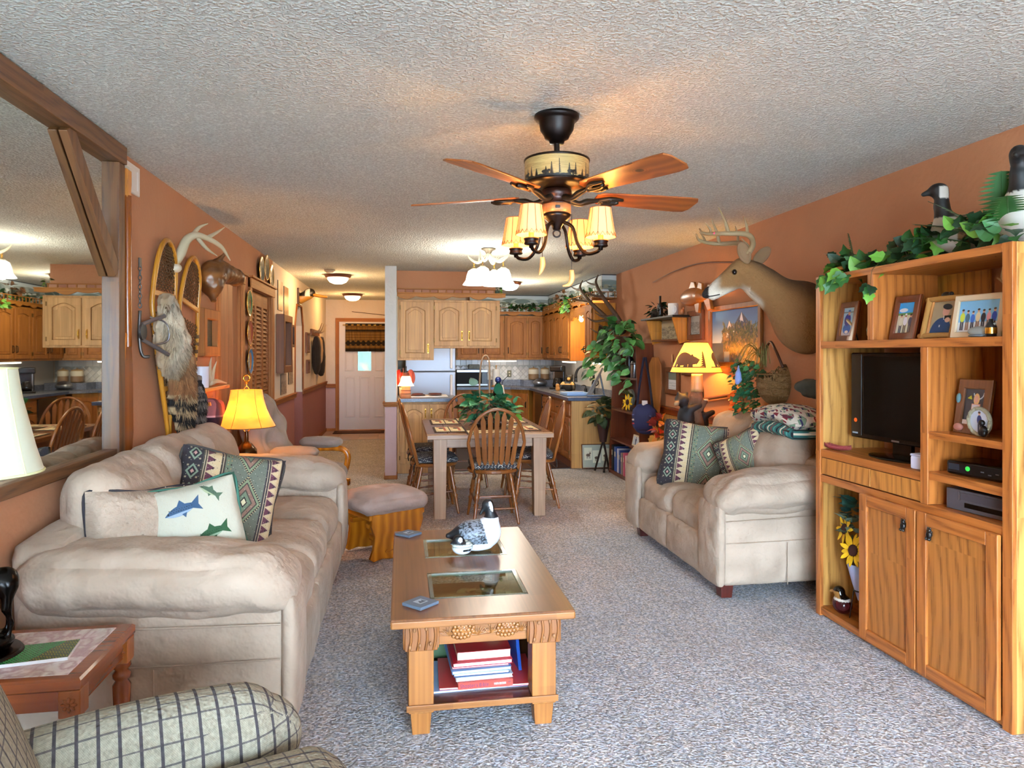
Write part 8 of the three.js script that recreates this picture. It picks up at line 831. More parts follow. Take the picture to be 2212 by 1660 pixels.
// ---------- left wall ----------
const lw = (d, y, o = 0) => [XL + o, y, -d];
struct('wall_closet', [bb(XL - 0.75, XL - 0.7, 0, H, -5.3, -8.0), bb(XL - 0.75, XL - TW, 0, H, -5.3, -5.35), bb(XL - 0.75, XL - TW, 0, H, -6.45, -6.5), bb(XL - 0.75, XL - TW, 0, H, -7.95, -8.0), bb(XL - 0.75, XL - TW, H - 0.02, H + 0.05, -5.3, -8.0), bb(XL - 0.75, XL - 0.19, -0.05, -0.002, -5.3, -8.0)], cream, 'y');
{ // mirror
  const o = thing('wall_mirror', 'large wall mirror in a rough oak frame with diagonal brace', 'mirror', [XL, 0, 0]); const om = wood('#6e4520', 0.6);
  M('glass', bb(0.004, 0.01, 0.97, 2.4, -3.56, -1.0), mat('#e8ece6', 0.015, { metalness: 1 }), o, null); M('top_beam', bb(0.0, 0.06, 2.35, 2.435, -3.62, -1.0, 0.004), om, o, 'z'); M('bottom_rail', bb(0.0, 0.04, 0.935, 0.985, -3.55, -1.0, 0.004), om, o, 'z'); M('end_post', bb(0.0, 0.05, 0.935, 2.35, -3.62, -3.55, 0.004), om, o, 'y');
  M('diagonal_brace', mv(rot(box(0.035, 0.72, 0.075, 0, 0, 0, 0.004), 0.73, 0, 0), 0.03, 2.09, -3.3), om, o, 'y');
}
{ const v = thing('wall_vent', 'white square wall vent plate high beside the mirror', 'vent', lw(3.78, 2.335, 0)); M('vent_frame', rot(ext([[-0.14, -0.075], [0.14, -0.075], [0.14, 0.075], [-0.14, 0.075]], 0.012, 0.003, [[[-0.11, -0.05], [0.11, -0.05], [0.11, 0.05], [-0.11, 0.05]]]), 0, PI / 2, 0).translate(0.007, 0, 0), K.white, v, null); M('vent_plate', bb(0.001, 0.005, -0.05, 0.05, -0.02, 0.11), mat('#c9d0cc', 0.5), v, null); M('vent_plate', bb(0.001, 0.008, -0.05, 0.05, -0.11, -0.02), K.white, v, null); }
{ const p = thing('canoe_paddle', 'glossy brown canoe paddle upright beside the mirror post', 'paddle', lw(3.7, 0.92, 0.03)); M('blade', rot(ext([[-0.03, 0.62], [-0.055, 0.45], [-0.065, 0.12], [-0.04, 0], [0.04, 0], [0.065, 0.12], [0.055, 0.45], [0.03, 0.62]], 0.016, 0.005), 0, PI / 2, 0), W.paddle, p, 'y'); M('shaft', tube([[0, 0.55, 0], [0, 1.3, 0]], [0.022, 0.02], { seg: 3 }), W.paddle, p, 'y'); M('grip', ext([[-0.016, 1.28], [-0.03, 1.36], [-0.028, 1.43], [0.028, 1.43], [0.03, 1.36], [0.016, 1.28]], 0.024, 0.006).applyMatrix4(new THREE.Matrix4().makeRotationY(PI / 2)), W.oak, p, 'y'); }
{ // steel trap on chain
  const t = thing('leghold_trap', 'old steel leg hold trap hanging from a chain', 'trap', lw(3.87, 1.45, 0.03)); const ir = mat('#5a5854', 0.4, { metalness: 0.8 }); for (let k = 0; k < 9; k++) M('chain_link', rot(new THREE.TorusGeometry(0.011, 0.0035, 6, 12).scale(0.7, 1.2, 1), 0, k % 2 ? PI / 2 : 0.3, 0).translate(0, 0.43 - k * 0.024, 0), ir, t, null); M('chain_plate', box(0.008, 0.05, 0.03, 0, 0.46, 0, 0.002), ir, t, null);
  M('trap_base', [tube([[0, 0.21, 0], [0, 0.08, 0.01], [0.01, -0.02, 0], [0.04, -0.03, -0.02]], 0.009, { seg: 14, rs: 6 }), rot(cyl(0.045, 0.045, 0.012, 0, 0, 0, 18), 0, 0, PI / 2).translate(0.02, 0.1, 0)], ir, t, null); M('trap_spring', tube([[0.01, 0.14, 0], [0.09, 0.19, -0.1]], 0.011, { seg: 2, rs: 8 }), K.steel, t, null); M('trap_spring', tube([[0.01, 0.06, 0], [0.1, -0.02, -0.13]], 0.011, { seg: 2, rs: 8 }), K.steel, t, null); M('trap_jaw', tube([[0.03, 0.18, -0.06], [0.09, 0.15, -0.12], [0.1, 0.06, -0.12], [0.04, 0.03, -0.06]], 0.005, { seg: 18, rs: 6 }), K.steel, t, null);
}
function snowshoe(label, d, y, tilt, L0) {                            // bent wood hoop with rawhide webbing, tail down
  const o = thing('snowshoe', label, 'snowshoe', lw(d, y, 0.05)); o.rotation.x = tilt; o.rotation.z = 0.03; const w = 0.19, hp = [[0, 0], [w * 0.12, L0 * 0.1], [w * 0.55, L0 * 0.33], [w * 0.95, L0 * 0.58], [w, L0 * 0.72], [w * 0.72, L0 * 0.92], [0, L0], [-w * 0.72, L0 * 0.92], [-w, L0 * 0.72], [-w * 0.95, L0 * 0.58], [-w * 0.55, L0 * 0.33], [-w * 0.12, L0 * 0.1]].map(([z, yy]) => [0.03 * sst(L0 * 0.7, L0, yy), yy, -z]);
  M('frame', tube(hp, 0.014, { closed: true, seg: 70, rs: 8 }), W.snow, o, 'y'); const cv = new THREE.CatmullRomCurve3(hp.map((p) => V(...p)), true), P = []; for (let i = 0; i < 160; i++) P.push(cv.getPoint(i / 160)); const half = (yy) => { let m = 0.01; for (const p of P) if (Math.abs(p.y - yy) < L0 * 0.012) m = Math.max(m, Math.abs(p.z)); return m; };
  const web = (y0, y1, n) => { const g = []; for (let i = 0; i < n; i++) for (const s of [-1, 1]) { const a = mix(y0 - 0.08, y1, i / (n - 1)), b = a + 0.16; const ya = clamp(a, y0, y1), yb = clamp(b, y0, y1); if (yb - ya < 0.01) continue; const ha = half(ya), hb = half(yb), za = a < y0 ? mix(-ha, ha, (y0 - a) / 0.16) : -ha, zb = b > y1 ? mix(hb, -hb, (b - y1) / 0.16) : hb; g.push(tube([[0.03 * sst(L0 * 0.7, L0, ya), ya, -s * za], [0.03 * sst(L0 * 0.7, L0, yb), yb, -s * zb]], 0.0028, { seg: 1, rs: 4 })); } for (let i = 1; i < n; i++) { const yy = mix(y0, y1, i / n), h = half(yy); g.push(tube([[0.03 * sst(L0 * 0.7, L0, yy), yy, -h], [0.03 * sst(L0 * 0.7, L0, yy), yy, h]], 0.0024, { seg: 1, rs: 4 })); } return g; };
  const gut = mat('#5a3c1a', 0.7); for (const [a, b, n] of [[L0 * 0.28, L0 * 0.64, 22], [L0 * 0.75, L0 * 0.97, 16], [L0 * 0.14, L0 * 0.26, 10]]) { const m = M('webbing', web(a, b, n), gut, o, null); m.userData.kind = 'stuff'; } for (const yy of [L0 * 0.27, L0 * 0.73]) M('cross_bar', box(0.016, 0.03, 2 * half(yy), 0.004, yy, 0, 0.003), W.snow, o, 'z');
  for (let i = 0; i < 6; i++) { const yy = L0 * (0.34 + i * 0.045), h = half(yy); for (const s of [-1, 1]) M('lashing', rot(cyl(0.0165, 0.0165, 0.022, 0, 0, 0, 8), s * 0.25, 0, 0).translate(0, yy, -s * h), gut, o, null); } return o;
}
snowshoe('long wooden snowshoe nearer the mirror, hung with fur pelts', 4.26, 0.92, 0.0, 1.17); snowshoe('long wooden snowshoe between the pelts and the moose head', 4.62, 0.92, -0.14, 1.15);
{ // pelts: one furry body each
  const pelt = (name, label, d, y, pts, rs, colf, o2) => { const o = thing(name, label, 'fur pelt', lw(d, y, 0.1)); const f = (p) => { let q = 9; for (let i = 0; i < pts.length - 1; i++) q = smin(q, cap(p, pts[i], pts[i + 1], rs[i], rs[i + 1]), 0.03); return q + 0.012 * n3(p[0] * 55, p[1] * 18, p[2] * 55) + 0.006 * n3(p[0] * 130, p[1] * 40, p[2] * 130); }; const lo = [9, 9, 9], hi = [-9, -9, -9]; pts.forEach((p, i) => p.forEach((v, k) => { lo[k] = Math.min(lo[k], v - rs[i] - 0.03); hi[k] = Math.max(hi[k], v + rs[i] + 0.03); })); M('fur', nets(f, lo, hi, 0.008, colf), mat('#ffffff', 1, { vertexColors: true, sheen: 0.4, bumpMap: suedeB, bumpScale: 0.01 }), o, 'y'); const hr = []; for (let i = 0; i < o2; i++) { const k = Math.floor(rnd() * (pts.length - 1)), t = rnd(), b = pts[k].map((v, j) => mix(v, pts[k + 1][j], t)), r = mix(rs[k], rs[k + 1], t), a = rr(-1.7, 1.7); const q = [b[0] + Math.cos(a) * r, b[1], b[2] + Math.sin(a) * r]; const L1 = rr(0.7, 1.3), g = tube([[q[0] - Math.cos(a) * 0.012, q[1], q[2] - Math.sin(a) * 0.012], [q[0] + Math.cos(a) * 0.016 * L1, q[1] - 0.04 * L1, q[2] + Math.sin(a) * 0.02 * L1]], [0.003, 0.0006], { seg: 1, rs: 3 }), tn = rr(0.55, 1.25); paint(g, () => colf(q).map((v) => v * tn)); hr.push(g); } const h = M('guard_hairs', hr, mat('#ffffff', 1, { vertexColors: true }), o, null); h.userData.kind = 'stuff'; };
  const tan = lin('#9a7c56'), pale = lin('#b8a68c'), gr = lin('#5a5048'), rust = lin('#8a5a34'), bk = lin('#1a1412'), cr = lin('#b59a72');
  pelt('fox_pelt', 'pale grey fur pelt hanging on the nearer snowshoe', 4.1, 1.3, [[0, 0.42, 0.02], [0.01, 0.3, 0.03], [0.02, 0.2, 0], [0.01, 0.1, 0], [0, 0.03, 0]], [0.05, 0.07, 0.085, 0.07, 0.03], ([x, y, z]) => mixc(mixc(pale, gr, sst(0.3, 0.42, y) * 0.6), tan, clamp(0.4 + 0.6 * n3(x * 20, y * 12, z * 20))), 2600);
  pelt('raccoon_pelt', 'brown raccoon pelt with ringed tail low on the nearer snowshoe', 4.3, 0.9, [[0, 0.62, 0.02], [0.01, 0.5, 0.03], [0.01, 0.34, 0.02], [0.01, 0.22, 0.0], [0.02, 0.06, 0.0]], [0.04, 0.07, 0.075, 0.065, 0.035], ([x, y, z]) => (y < 0.3 ? mixc(bk, mixc(cr, rust, 0.3), sst(-0.25, 0.45, Math.sin(y * 68))) : mixc(rust, tan, clamp(0.4 + 0.5 * n3(x * 20, y * 12, z * 20)))), 2600);
  pelt('raccoon_tail', 'black and grey ringed tail hanging by the second snowshoe', 4.62, 0.97, [[0, 0.3, 0], [0.01, 0.18, 0], [0.01, 0.05, 0]], [0.03, 0.045, 0.03], ([x, y, z]) => mixc(bk, lin('#7a6c60'), sst(-0.3, 0.3, Math.sin(y * 80 + 1))), 1100);
}
{ // shed antlers on plaque, carved moose head
  const o = thing('antler_plaque', 'pale forked deer antler mounted on a wooden plaque', 'antlers', lw(4.42, 2.0, 0)); M('plaque', rot(ext([[0, -0.12], [0.05, -0.04], [0.06, 0.06], [0.03, 0.1], [-0.03, 0.1], [-0.06, 0.06], [-0.05, -0.04]], 0.022, 0.004), 0, PI / 2, 0).translate(0.012, 0, 0), W.frameBrown, o, 'y'); const q = (x, y, z) => [x, y, z]; M('antler', [tube([q(0.02, -0.03, 0), q(0.06, 0.04, -0.02), q(0.09, 0.13, -0.05), q(0.15, 0.16, -0.08), q(0.24, 0.12, -0.2), q(0.28, 0.04, -0.3)], [0.032, 0.03, 0.026, 0.02, 0.014, 0.004], { seg: 30 }), tube([q(0.11, 0.14, -0.06), q(0.14, 0.21, -0.1), q(0.18, 0.25, -0.16)], [0.018, 0.012, 0.003], { seg: 10 }), tube([q(0.18, 0.15, -0.12), q(0.22, 0.2, -0.2), q(0.25, 0.25, -0.28)], [0.014, 0.01, 0.003], { seg: 10 }), tube([q(0.13, 0.16, -0.07), q(0.18, 0.09, -0.12), q(0.23, 0.05, -0.18)], [0.016, 0.011, 0.003], { seg: 10 })], mat('#b8ab8c', 0.6), o, null); M('antler_base', [ell(0.04, 0.03, 0.04, 0.035, -0.05, 0, 10)], K.bone, o, null);
  const m = thing('moose_carving', 'dark carved wooden moose head beside the closet door casing', 'wall carving', lw(5.2, 1.98, 0)); M('head', nets((p) => { let d = sel(p, [0.06, -0.02, 0.08], [0.09, 0.12, 0.09]); d = smin(d, cap(p, [0.09, 0.04, 0.02], [0.15, 0.03, -0.22], 0.085, 0.06), 0.05); d = smin(d, sel(p, [0.15, 0.02, -0.27], [0.06, 0.055, 0.07]), 0.04); d = smin(d, cap(p, [0.08, -0.08, 0.1], [0.08, -0.17, 0.1], 0.05, 0.02), 0.04); d = smin(d, cap(p, [0.1, 0.11, 0.06], [0.15, 0.15, 0.09], 0.025, 0.012), 0.02); return Math.max(d + 0.007 * n3(p[0] * 40, p[1] * 40, p[2] * 40), -p[0] + 0.002); }, [-0.02, -0.24, -0.4], [0.27, 0.22, 0.22], 0.011, ([x, y, z]) => mixc(lin('#4a2a14'), lin('#8a5a2c'), clamp(0.4 + 0.7 * n3(x * 18, y * 30, z * 18)))), mat('#ffffff', 0.35, { vertexColors: true }), m, null); M('eye', ell(0.01, 0.01, 0.01, 0.165, 0.06, -0.06, 8), K.black, m, null);
}
function leftPic(name, label, d0, d1, y0, y1, bw, fm, m, dep = 0.03, group) { const o = thing(name, label, 'picture', lw((d0 + d1) / 2, (y0 + y1) / 2, 0.001), PI / 2, group), w = d1 - d0, h = y1 - y0; if (bw) M('frame', ext([[-w / 2, -h / 2], [w / 2, -h / 2], [w / 2, h / 2], [-w / 2, h / 2]], dep, 0.005, [[[-w / 2 + bw, -h / 2 + bw], [w / 2 - bw, -h / 2 + bw], [w / 2 - bw, h / 2 - bw], [-w / 2 + bw, h / 2 - bw]]]).translate(0, 0, dep / 2), fm, o, 'y'); M('backing', bb(-w / 2 + bw * 0.5, w / 2 - bw * 0.5, -h / 2 + bw * 0.5, h / 2 - bw * 0.5, 0.0005, 0.006), K.frame || K.black, o, null); M('print', new THREE.PlaneGeometry(w - 2 * bw + (bw ? 0.004 : -0.004), h - 2 * bw + (bw ? 0.004 : -0.004)).translate(0, 0, 0.008), m, o, null); return o; }
const pm1 = mat('#ffffff', 0.5, { map: scen('#3a3626', '#54502c', '#2a281c', 51) }), pm2 = mat('#ffffff', 0.35, { map: scen('#8a6a48', '#5a4430', '#b5946a', 53) }), pm3 = mat('#ffffff', 0.6, { map: scen('#9a8a7c', '#6a5c54', '#8a7a70', 57) });
leftPic('wall_picture', 'dark portrait in a deep light oak frame beside the closet door', 5.0, 5.42, 1.42, 1.75, 0.07, W.casing, pm1, 0.05);
{ // small shelf with mug, antlers, bit of wood; plaid coat
  const s = thing('wall_shelf', 'small oak wall shelf with pegs below the portrait', 'shelf', lw(5.0, 1.2, 0)); M('shelf_board', bb(0, 0.13, -0.012, 0.012, -0.36, 0.3, 0.005), W.oak, s, 'z'); M('back_board', bb(0, 0.02, -0.19, -0.012, -0.34, 0.28, 0.004), W.oak, s, 'z'); for (const z of [-0.25, 0, 0.2]) M('peg', rot(cyl(0.01, 0.014, 0.07, 0, 0, 0, 10), 0, 0, -PI / 2 + 0.2).translate(0.02, -0.12, z), W.oak, s, null);
  const mgT = ctex(256, 128, (c, w, h) => { c.fillStyle = '#dfe0ea'; c.fillRect(0, 0, w, h); c.fillStyle = '#c0302a'; c.lineWidth = 12; c.strokeStyle = '#c0302a'; for (const x of [70, 190]) { c.beginPath(); c.arc(x - 14, 64, 26, -1.2, 1.2); c.stroke(); c.beginPath(); c.ellipse(x - 4, 34, 11, 8, 0, 0, 7); c.fill(); c.beginPath(); c.ellipse(x - 4, 94, 11, 8, 0, 0, 7); c.fill(); } });
  const g = thing('mug', 'white mug with red print on the small oak shelf', 'mug', lw(4.83, 1.2125, 0.07), 1.3); M('cup', lathe([[0.048, 0], [0.05, 0.005], [0.05, 0.14]], 30), mat('#ffffff', 0.25, { map: mgT }), g, null); M('cup_inside', lathe([[0.0001, 0.002], [0.048, 0.003], [0.046, 0.14], [0.05, 0.14]], 30), K.white, g, null); M('handle', new THREE.TorusGeometry(0.034, 0.008, 8, 18, PI).rotateZ(PI / 2).translate(-0.048, 0.07, 0), K.white, g, null);
  const a = thing('shed_antlers', 'small pale forked antlers lying on the oak shelf', 'antlers', lw(5.08, 1.2125, 0.07)); M('antler', [tube([[0, 0.02, 0], [0.0, 0.1, 0.04], [0.01, 0.2, 0.03]], [0.018, 0.015, 0.003], { seg: 12 }), tube([[0, 0.03, -0.02], [0, 0.1, -0.06], [0.02, 0.17, -0.07]], [0.016, 0.013, 0.003], { seg: 12 }), tube([[0, 0.02, 0.02], [0.02, 0.03, -0.08], [0.05, 0.01, -0.22]], [0.02, 0.016, 0.005], { seg: 12 })], mat('#b8a888', 0.6), a, null);
  const wd = thing('wooden_card', 'thin upright wooden strip behind the mug', 'ornament', lw(4.78, 1.2125, 0.03)); M('strip', rot(ext([[-0.05, 0], [0.03, 0], [0.05, 0.2], [-0.04, 0.21]], 0.01, 0.002), 0, PI / 2, 0), W.frameBrown, wd, 'y');
  const cT = ctex(128, 256, (c, w, h) => { c.fillStyle = '#8a5a5c'; c.fillRect(0, 0, w, h); c.fillStyle = '#231424'; c.fillRect(0, 80, w, 90); c.fillStyle = '#c8a0a0'; c.fillRect(0, 74, w, 8); c.fillRect(0, 168, w, 8); c.fillStyle = '#a8202c'; c.fillRect(0, 176, w, 80); c.fillStyle = 'rgba(20,10,20,0.55)'; c.fillRect(70, 0, 30, h); });
  const ct = thing('plaid_coat', 'red and black plaid coat hanging from the shelf peg', 'coat', lw(5.2, 0.72, 0.06)); const cg = plain(puff(0.1, 0.4, 0.22, { r: 0.045, b: [0.02, 0, 0.01], n: 14, wr: 0.02, ws: 10, sd: 140, fn: (v) => { v.z *= 1 + 0.35 * clamp(-v.y * 3 + 0.2); } })); { const p = cg.attributes.position, uv = new Float32Array(p.count * 2); for (let i = 0; i < p.count; i++) { uv[i * 2] = p.getZ(i) * 3 + 0.5; uv[i * 2 + 1] = p.getY(i) / 0.4 + 0.5; } cg.setAttribute('uv', new THREE.BufferAttribute(uv, 2)); } M('coat_body', cg.translate(0, 0.2, 0), mat('#ffffff', 0.95, { map: cT }), ct, null); M('coat_sleeve', tube([[0.0, 0.36, -0.1], [0.03, 0.2, -0.14], [0.03, 0.02, -0.13]], [0.04, 0.045, 0.04], { seg: 14, rs: 10 }), mat('#2a1824', 0.95), ct, null);
}
// doors
function casing(g, z0, z1, y, w = 0.075, m = W.casing) { M('door_casing', bb(XL, XL + 0.022, 0, y + w, z0 + w, z0, 0.004), m, g, 'y'); M('door_casing', bb(XL, XL + 0.022, 0, y + w, z1, z1 - w, 0.004), m, g, 'y'); M('door_casing', bb(XL, XL + 0.03, y, y + w, z0 + w, z1 - w, 0.004), m, g, 'z'); M('door_crown', bb(XL, XL + 0.05, y + w, y + w + 0.02, z0 + w + 0.02, z1 - w - 0.02, 0.004), m, g, 'z'); M('door_jamb', [bb(XL - TW, XL, 0, y, z0, z0 - 0.015), bb(XL - TW, XL, 0, y, z1 + 0.015, z1)], m, g, 'y'); }
{
  const d = new THREE.Group(); d.name = 'door_1'; d.userData.kind = 'structure'; scene.add(d); casing(d, D1[0], D1[1], D1[2]); for (let i = 0; i < 4; i++) M('board', bb(XL - 0.06, XL - 0.02, 0.01, D1[2] - 0.003, D1[0] - 0.02 - i * 0.178, D1[0] - 0.02 - i * 0.178 - 0.174, 0.005), W.reddoor, d, 'y'); for (const y of [0.3, 1.05, 1.8]) M('hinge', box(0.012, 0.1, 0.04, XL - 0.014, y, D1[0] - 0.04, 0.003), K.brass, d, null);
  const l = new THREE.Group(); l.name = 'door_2'; l.userData.kind = 'structure'; scene.add(l); casing(l, D2[0], D2[1], D2[2], 0.09); const n = 3, pw = (D2[0] - D2[1] - 0.03) / n, sg = plain(rot(box(0.006, 0.05, pw - 0.085, 0, 0, 0, 0.001), 0, 0, 0.6)); buv(sg, 'z'); for (let i = 0; i < n; i++) { const z0 = D2[0] - 0.016 - i * pw, z1 = z0 - pw + 0.004, x = XL - 0.05; M('louver_stile', bb(x, x + 0.03, 0.01, 2.03, z0, z0 - 0.045, 0.003), W.honey, l, 'y'); M('louver_stile', bb(x, x + 0.03, 0.01, 2.03, z1 + 0.045, z1, 0.003), W.honey, l, 'y'); for (const [a, b] of [[0.01, 0.16], [0.97, 1.05], [1.9, 2.03]]) M('louver_rail', bb(x, x + 0.03, a, b, z0 - 0.045, z1 + 0.045, 0.003), W.honey, l, 'z'); for (const [a, b] of [[0.18, 0.96], [1.07, 1.89]]) for (let y = a; y < b; y += 0.042) { const s = new THREE.Mesh(sg, W.honey); s.name = 'slat'; s.position.set(x + 0.015, y + 0.012, (z0 + z1) / 2); l.add(s); } }
}
// decorative plates
function plate(label, d, y, c1, c2, r = 0.115) { const o = thing('wall_plate', label, 'plate', lw(d, y, 0.003), 0, 'decorative plates on the left wall'); M('plate_dish', rot(lathe([[0.0001, 0.004], [r * 0.6, 0.004], [r * 0.92, 0.022], [r, 0.026], [r * 0.98, 0.03], [r * 0.6, 0.01], [0.0001, 0.01]], 32), 0, 0, -PI / 2), mat(c1, 0.12), o, null); M('plate_print', rot(new THREE.CircleGeometry(r * 0.62, 28), 0, PI / 2, 0).translate(0.0112, 0, 0), mat('#ffffff', 0.15, { map: scen(c2, c1, '#d6cfb8', 61) }), o, null); M('plate_rim', rot(new THREE.TorusGeometry(r, 0.004, 6, 34), 0, PI / 2, 0).translate(0.028, 0, 0), K.brass, o, null); }
plate('green painted plate at the top of the column between the doors', 6.52, 1.89, '#3f6a4a', '#7fa06a'); plate('red painted plate in the middle of the column between the doors', 6.54, 1.625, '#8a3a34', '#c8b8a0'); plate('blue painted plate at the bottom of the column between the doors', 6.56, 1.37, '#2f6a9a', '#7fb0d0'); plate('grey plate nearest the mirror above the louvred doors', 7.08, 2.26, '#5f6a66', '#a8b0a0', 0.125); plate('upper brown plate of the three above the louvred doors', 7.33, 2.31, '#6a6250', '#b5a880', 0.125); plate('glossy dark plate farthest along above the louvred doors', 7.6, 2.25, '#4a4436', '#8a8060', 0.125);
// hall pictures
leftPic('hall_poster', 'brown feather print, nearer of the pair high on the hall wall', 8.12, 8.42, 1.93, 2.27, 0, null, pm2); leftPic('hall_poster', 'brown feather print, farther of the pair high on the hall wall', 8.52, 8.84, 1.9, 2.24, 0, null, pm2);
leftPic('wall_case', 'tall dark glazed wall case in the hall below the feather prints', 8.02, 8.62, 1.22, 1.88, 0.08, W.frameBrown, pm1, 0.09); leftPic('hall_picture', 'dark brown framed picture beside the tall hall case', 8.78, 9.14, 1.52, 1.8, 0.03, W.dark, pm1, 0.04); leftPic('hall_poster', 'faded grey print low on the hall wall beside the arch', 8.84, 9.2, 1.06, 1.36, 0, null, pm3); leftPic('hall_poster', 'faded grey print low on the hall wall under the tall case', 8.3, 8.7, 0.96, 1.2, 0, null, pm3);
{ const t = thing('thermostat', 'small white thermostat on the hall wall', 'thermostat', lw(8.95, 1.45, 0)); M('thermostat_body', bb(0.0, 0.03, -0.05, 0.05, -0.06, 0.06, 0.006), K.white, t, null); M('dial', bb(0.03, 0.034, -0.02, 0.02, -0.02, 0.02, 0.002), K.cream, t, null);
  const d = thing('duck_head_mount', 'carved wooden duck head mount above the hall arch', 'wall carving', lw(9.72, 2.2, 0)); M('plaque', bb(0.001, 0.025, -0.1, 0.12, -0.12, 0.12, 0.005), W.dark, d, 'y'); M('duck_head', nets((p) => { let q = cap(p, [0.02, -0.02, 0], [0.12, 0.03, 0], 0.07, 0.065); return smin(q, sel(p, [0.15, 0.06, 0], [0.075, 0.065, 0.06]), 0.03); }, [-0.06, -0.12, -0.1], [0.25, 0.15, 0.1], 0.012, ([x, y, z]) => (y < 0.01 ? lin('#a8762c') : x > 0.1 && x < 0.16 && Math.abs(z) > 0.035 ? lin('#d8d4c8') : lin('#17120e'))), mat('#ffffff', 0.4, { vertexColors: true }), d, null); M('bill', [tube([[0.19, 0.04, 0], [0.28, 0.02, 0], [0.38, 0.01, 0]], [0.042, 0.036, 0.026], { seg: 10, rs: 10, flat: 0.55 })], mat('#c07a24', 0.5), d, null);
  const fr = [[10.55, 1.6, 0.3, 0.3, 'brown framed picture just past the hall arch'], [10.6, 1.25, 0.26, 0.2, 'small dark picture low past the hall arch'], [11.9, 1.2, 0.3, 0.2, 'narrow framed print below the black coat'], [12.4, 1.6, 0.3, 0.26, 'small framed picture near the entry corner']]; for (const [dd, y, w, h, l] of fr) leftPic('hall_picture', l, dd - w / 2, dd + w / 2, y - h / 2, y + h / 2, 0.03, W.frameBrown, pm3, 0.03);
  const c = thing('hanging_coat', 'black coat and tan cloth hanging on antler hooks in the hall', 'coat', lw(11.45, 1.2, 0.05)); M('hook_board', bb(-0.05, -0.02, 0.52, 0.62, -0.5, 0.5, 0.005), W.frameBrown, c, 'z'); for (const [z, m, h, n] of [[0.28, K.fur, 0.56, 'coat_panel'], [-0.02, mat('#b08a5c', 0.9), 0.42, 'tan_cloth'], [-0.36, K.fur, 0.62, 'coat_panel']]) M(n, puff(0.09, h, 0.22, { r: 0.04, n: 10, wr: 0.02, ws: 9, sd: z * 50 }).translate(0.02, 0.5 - h / 2, z), m, c, null); M('antler_hook', [0.3, 0.05, -0.3].map((z) => tube([[-0.02, 0.58, z], [0.06, 0.6, z], [0.1, 0.72, z - 0.05]], [0.016, 0.012, 0.004], { seg: 10 })), K.antler, c, null).userData.kind = 'stuff';
}
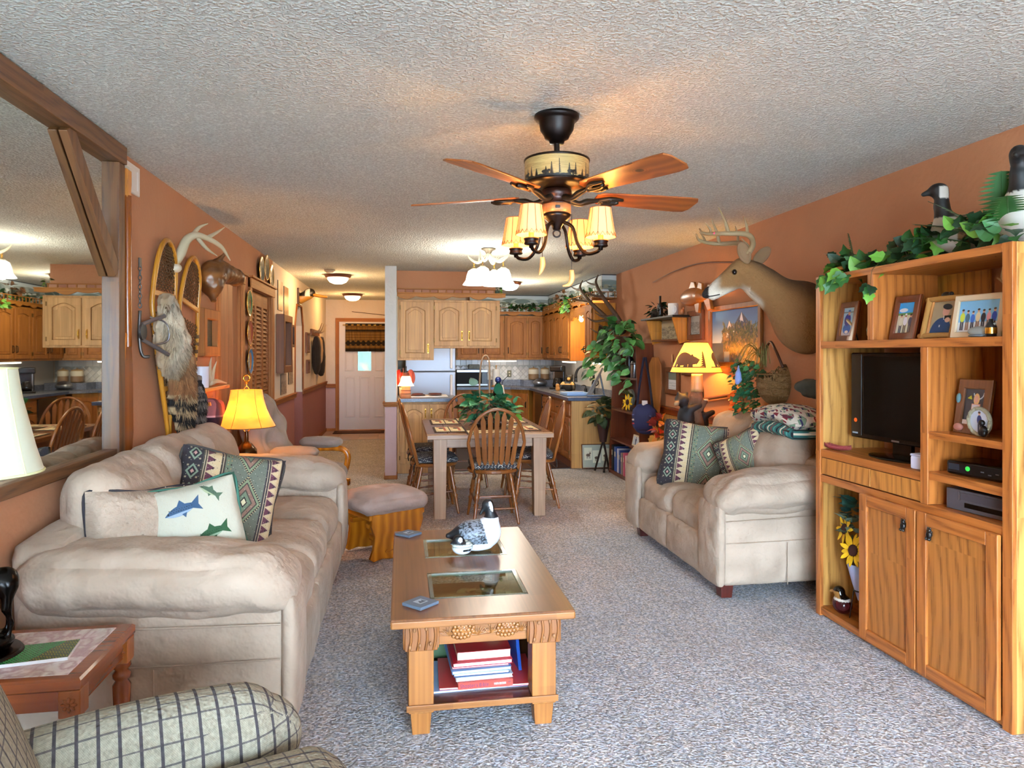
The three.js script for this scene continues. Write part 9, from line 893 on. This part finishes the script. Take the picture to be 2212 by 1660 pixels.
// entry door
{
  const d = new THREE.Group(); d.name = 'door_3'; d.userData.kind = 'structure'; scene.add(d); const z = ZE + 0.002, dm = mat('#d6d4d2', 0.4), x0 = -1.126, x1 = -0.2; const hole = [[-0.79, 1.12], [-0.545, 1.12], [-0.545, 1.9], [-0.79, 1.9]];
  M('door_slab', ext([[x0, 0.03], [x1, 0.03], [x1, 2.03], [x0, 2.03]], 0.045, 0.003, [hole]).translate(0, 0, z + 0.022), dm, d, null); const pnl = (a, b, y0, y1) => { M('door_panel', ext([[a, y0], [b, y0], [b, y1], [a, y1]], 0.014, 0.005, [[[a + 0.03, y0 + 0.03], [b - 0.03, y0 + 0.03], [b - 0.03, y1 - 0.03], [a + 0.03, y1 - 0.03]]]).translate(0, 0, z + 0.05), dm, d, null); }; for (const [a, b] of [[-1.02, -0.84], [-0.76, -0.57], [-0.49, -0.31]]) pnl(a, b, 0.26, 1.02); pnl(-1.02, -0.86, 1.12, 1.9); pnl(-0.47, -0.31, 1.12, 1.9); M('pane', bb(-0.79, -0.545, 1.12, 1.9, z + 0.02, z + 0.023), K.glass, d, null);
  M('door_casing', bb(-1.195, x0, 0, 2.1, ZE, ZE + 0.03, 0.004), W.casing, d, 'y'); M('door_casing', bb(-1.195, -0.18, 2.03, 2.1, ZE, ZE + 0.032, 0.004), W.casing, d, 'x'); M('hinge', box(0.01, 0.09, 0.02, x0, 1.5, z + 0.03), K.brass, d, null);
  const vT = ctex(256, 192, (c, w, h) => { c.fillStyle = '#6a4c1c'; c.fillRect(0, 0, w, h); for (let y = 0; y < h; y += 6) { c.fillStyle = ['#7f5c24', '#5a3c14', '#8a6a30'][(y / 6) % 3]; c.fillRect(0, y, w, 3); } c.fillStyle = '#1a120a'; c.fillRect(0, 0, w, 16); c.fillRect(0, 44, w, 12); c.fillRect(0, 128, w, 14); c.fillRect(0, 172, w, 20); for (let x = 0; x < w; x += 32) { c.beginPath(); c.ellipse(x + 16, 135, 12, 18, 0, 0, 7); c.fill(); } });
  const v = thing('valance_curtain', 'brown and black patterned valance gathered on the entry door', 'curtain', [-0.64, 1.48, ZE + 0.085]); const cg = new THREE.PlaneGeometry(0.74, 0.52, 90, 14); warp(cg, (q) => { q.z += 0.018 * Math.sin(q.x * 62 + Math.sin(q.y * 5)) + 0.006 * Math.sin(q.x * 130); q.y += 0.26; }); const back = cg.clone().translate(0, 0, -0.006); M('curtain_cloth', [cg, back], mat('#ffffff', 0.95, { map: vT, side: THREE.DoubleSide }), v, null); M('curtain_rod', rot(cyl(0.008, 0.008, 0.84, 0, -0.42, 0, 10), 0, 0, PI / 2).translate(0, 0.49, -0.01), K.brass, v, null);
  const m = thing('door_mat', 'dark brown door mat on the entry tiles', 'door mat', [-0.75, 0.0105, -12.88]); M('mat', box(0.9, 0.012, 0.42, 0, 0.006, 0, 0.004), mat('#3a2018', 1), m, null); M('mat_centre', box(0.78, 0.002, 0.3, 0, 0.013, 0), mat('#5a3a28', 1), m, null);
  one('wall_cable', 'thin dark cable running over the entry door wall', 'cable', tube([[-0.9, 2.22, ZE + 0.01], [-0.6, 2.19, ZE + 0.01], [-0.2, 2.15, ZE + 0.01]], 0.006, { rs: 5 }), mat('#5a4030', 0.8), null);
  struct('wall_added_porch', [bb(-2.2, 0.8, 0, 2.6, -14.6, -14.7), bb(-2.2, 0.8, -0.1, 0.0, -13.2, -14.7), bb(-2.2, 0.8, 2.6, 2.7, -13.2, -14.7), bb(-2.25, -2.2, 0, 2.6, -13.2, -14.7), bb(0.8, 0.85, 0, 2.54, -13.2, -14.7)], mat('#6a7a6c', 0.9), 'x'); M('threshold', bb(-1.126, -0.2, 0, 0.035, ZE - 0.1, ZE + 0.05, 0.004), W.oak, d, 'x');  // unseen porch box, added to keep bright sky off the door pane
}
scene.traverse((o) => { if (o.isMesh) { o.castShadow = true; o.receiveShadow = true; } });
renderer.render(scene, camera);
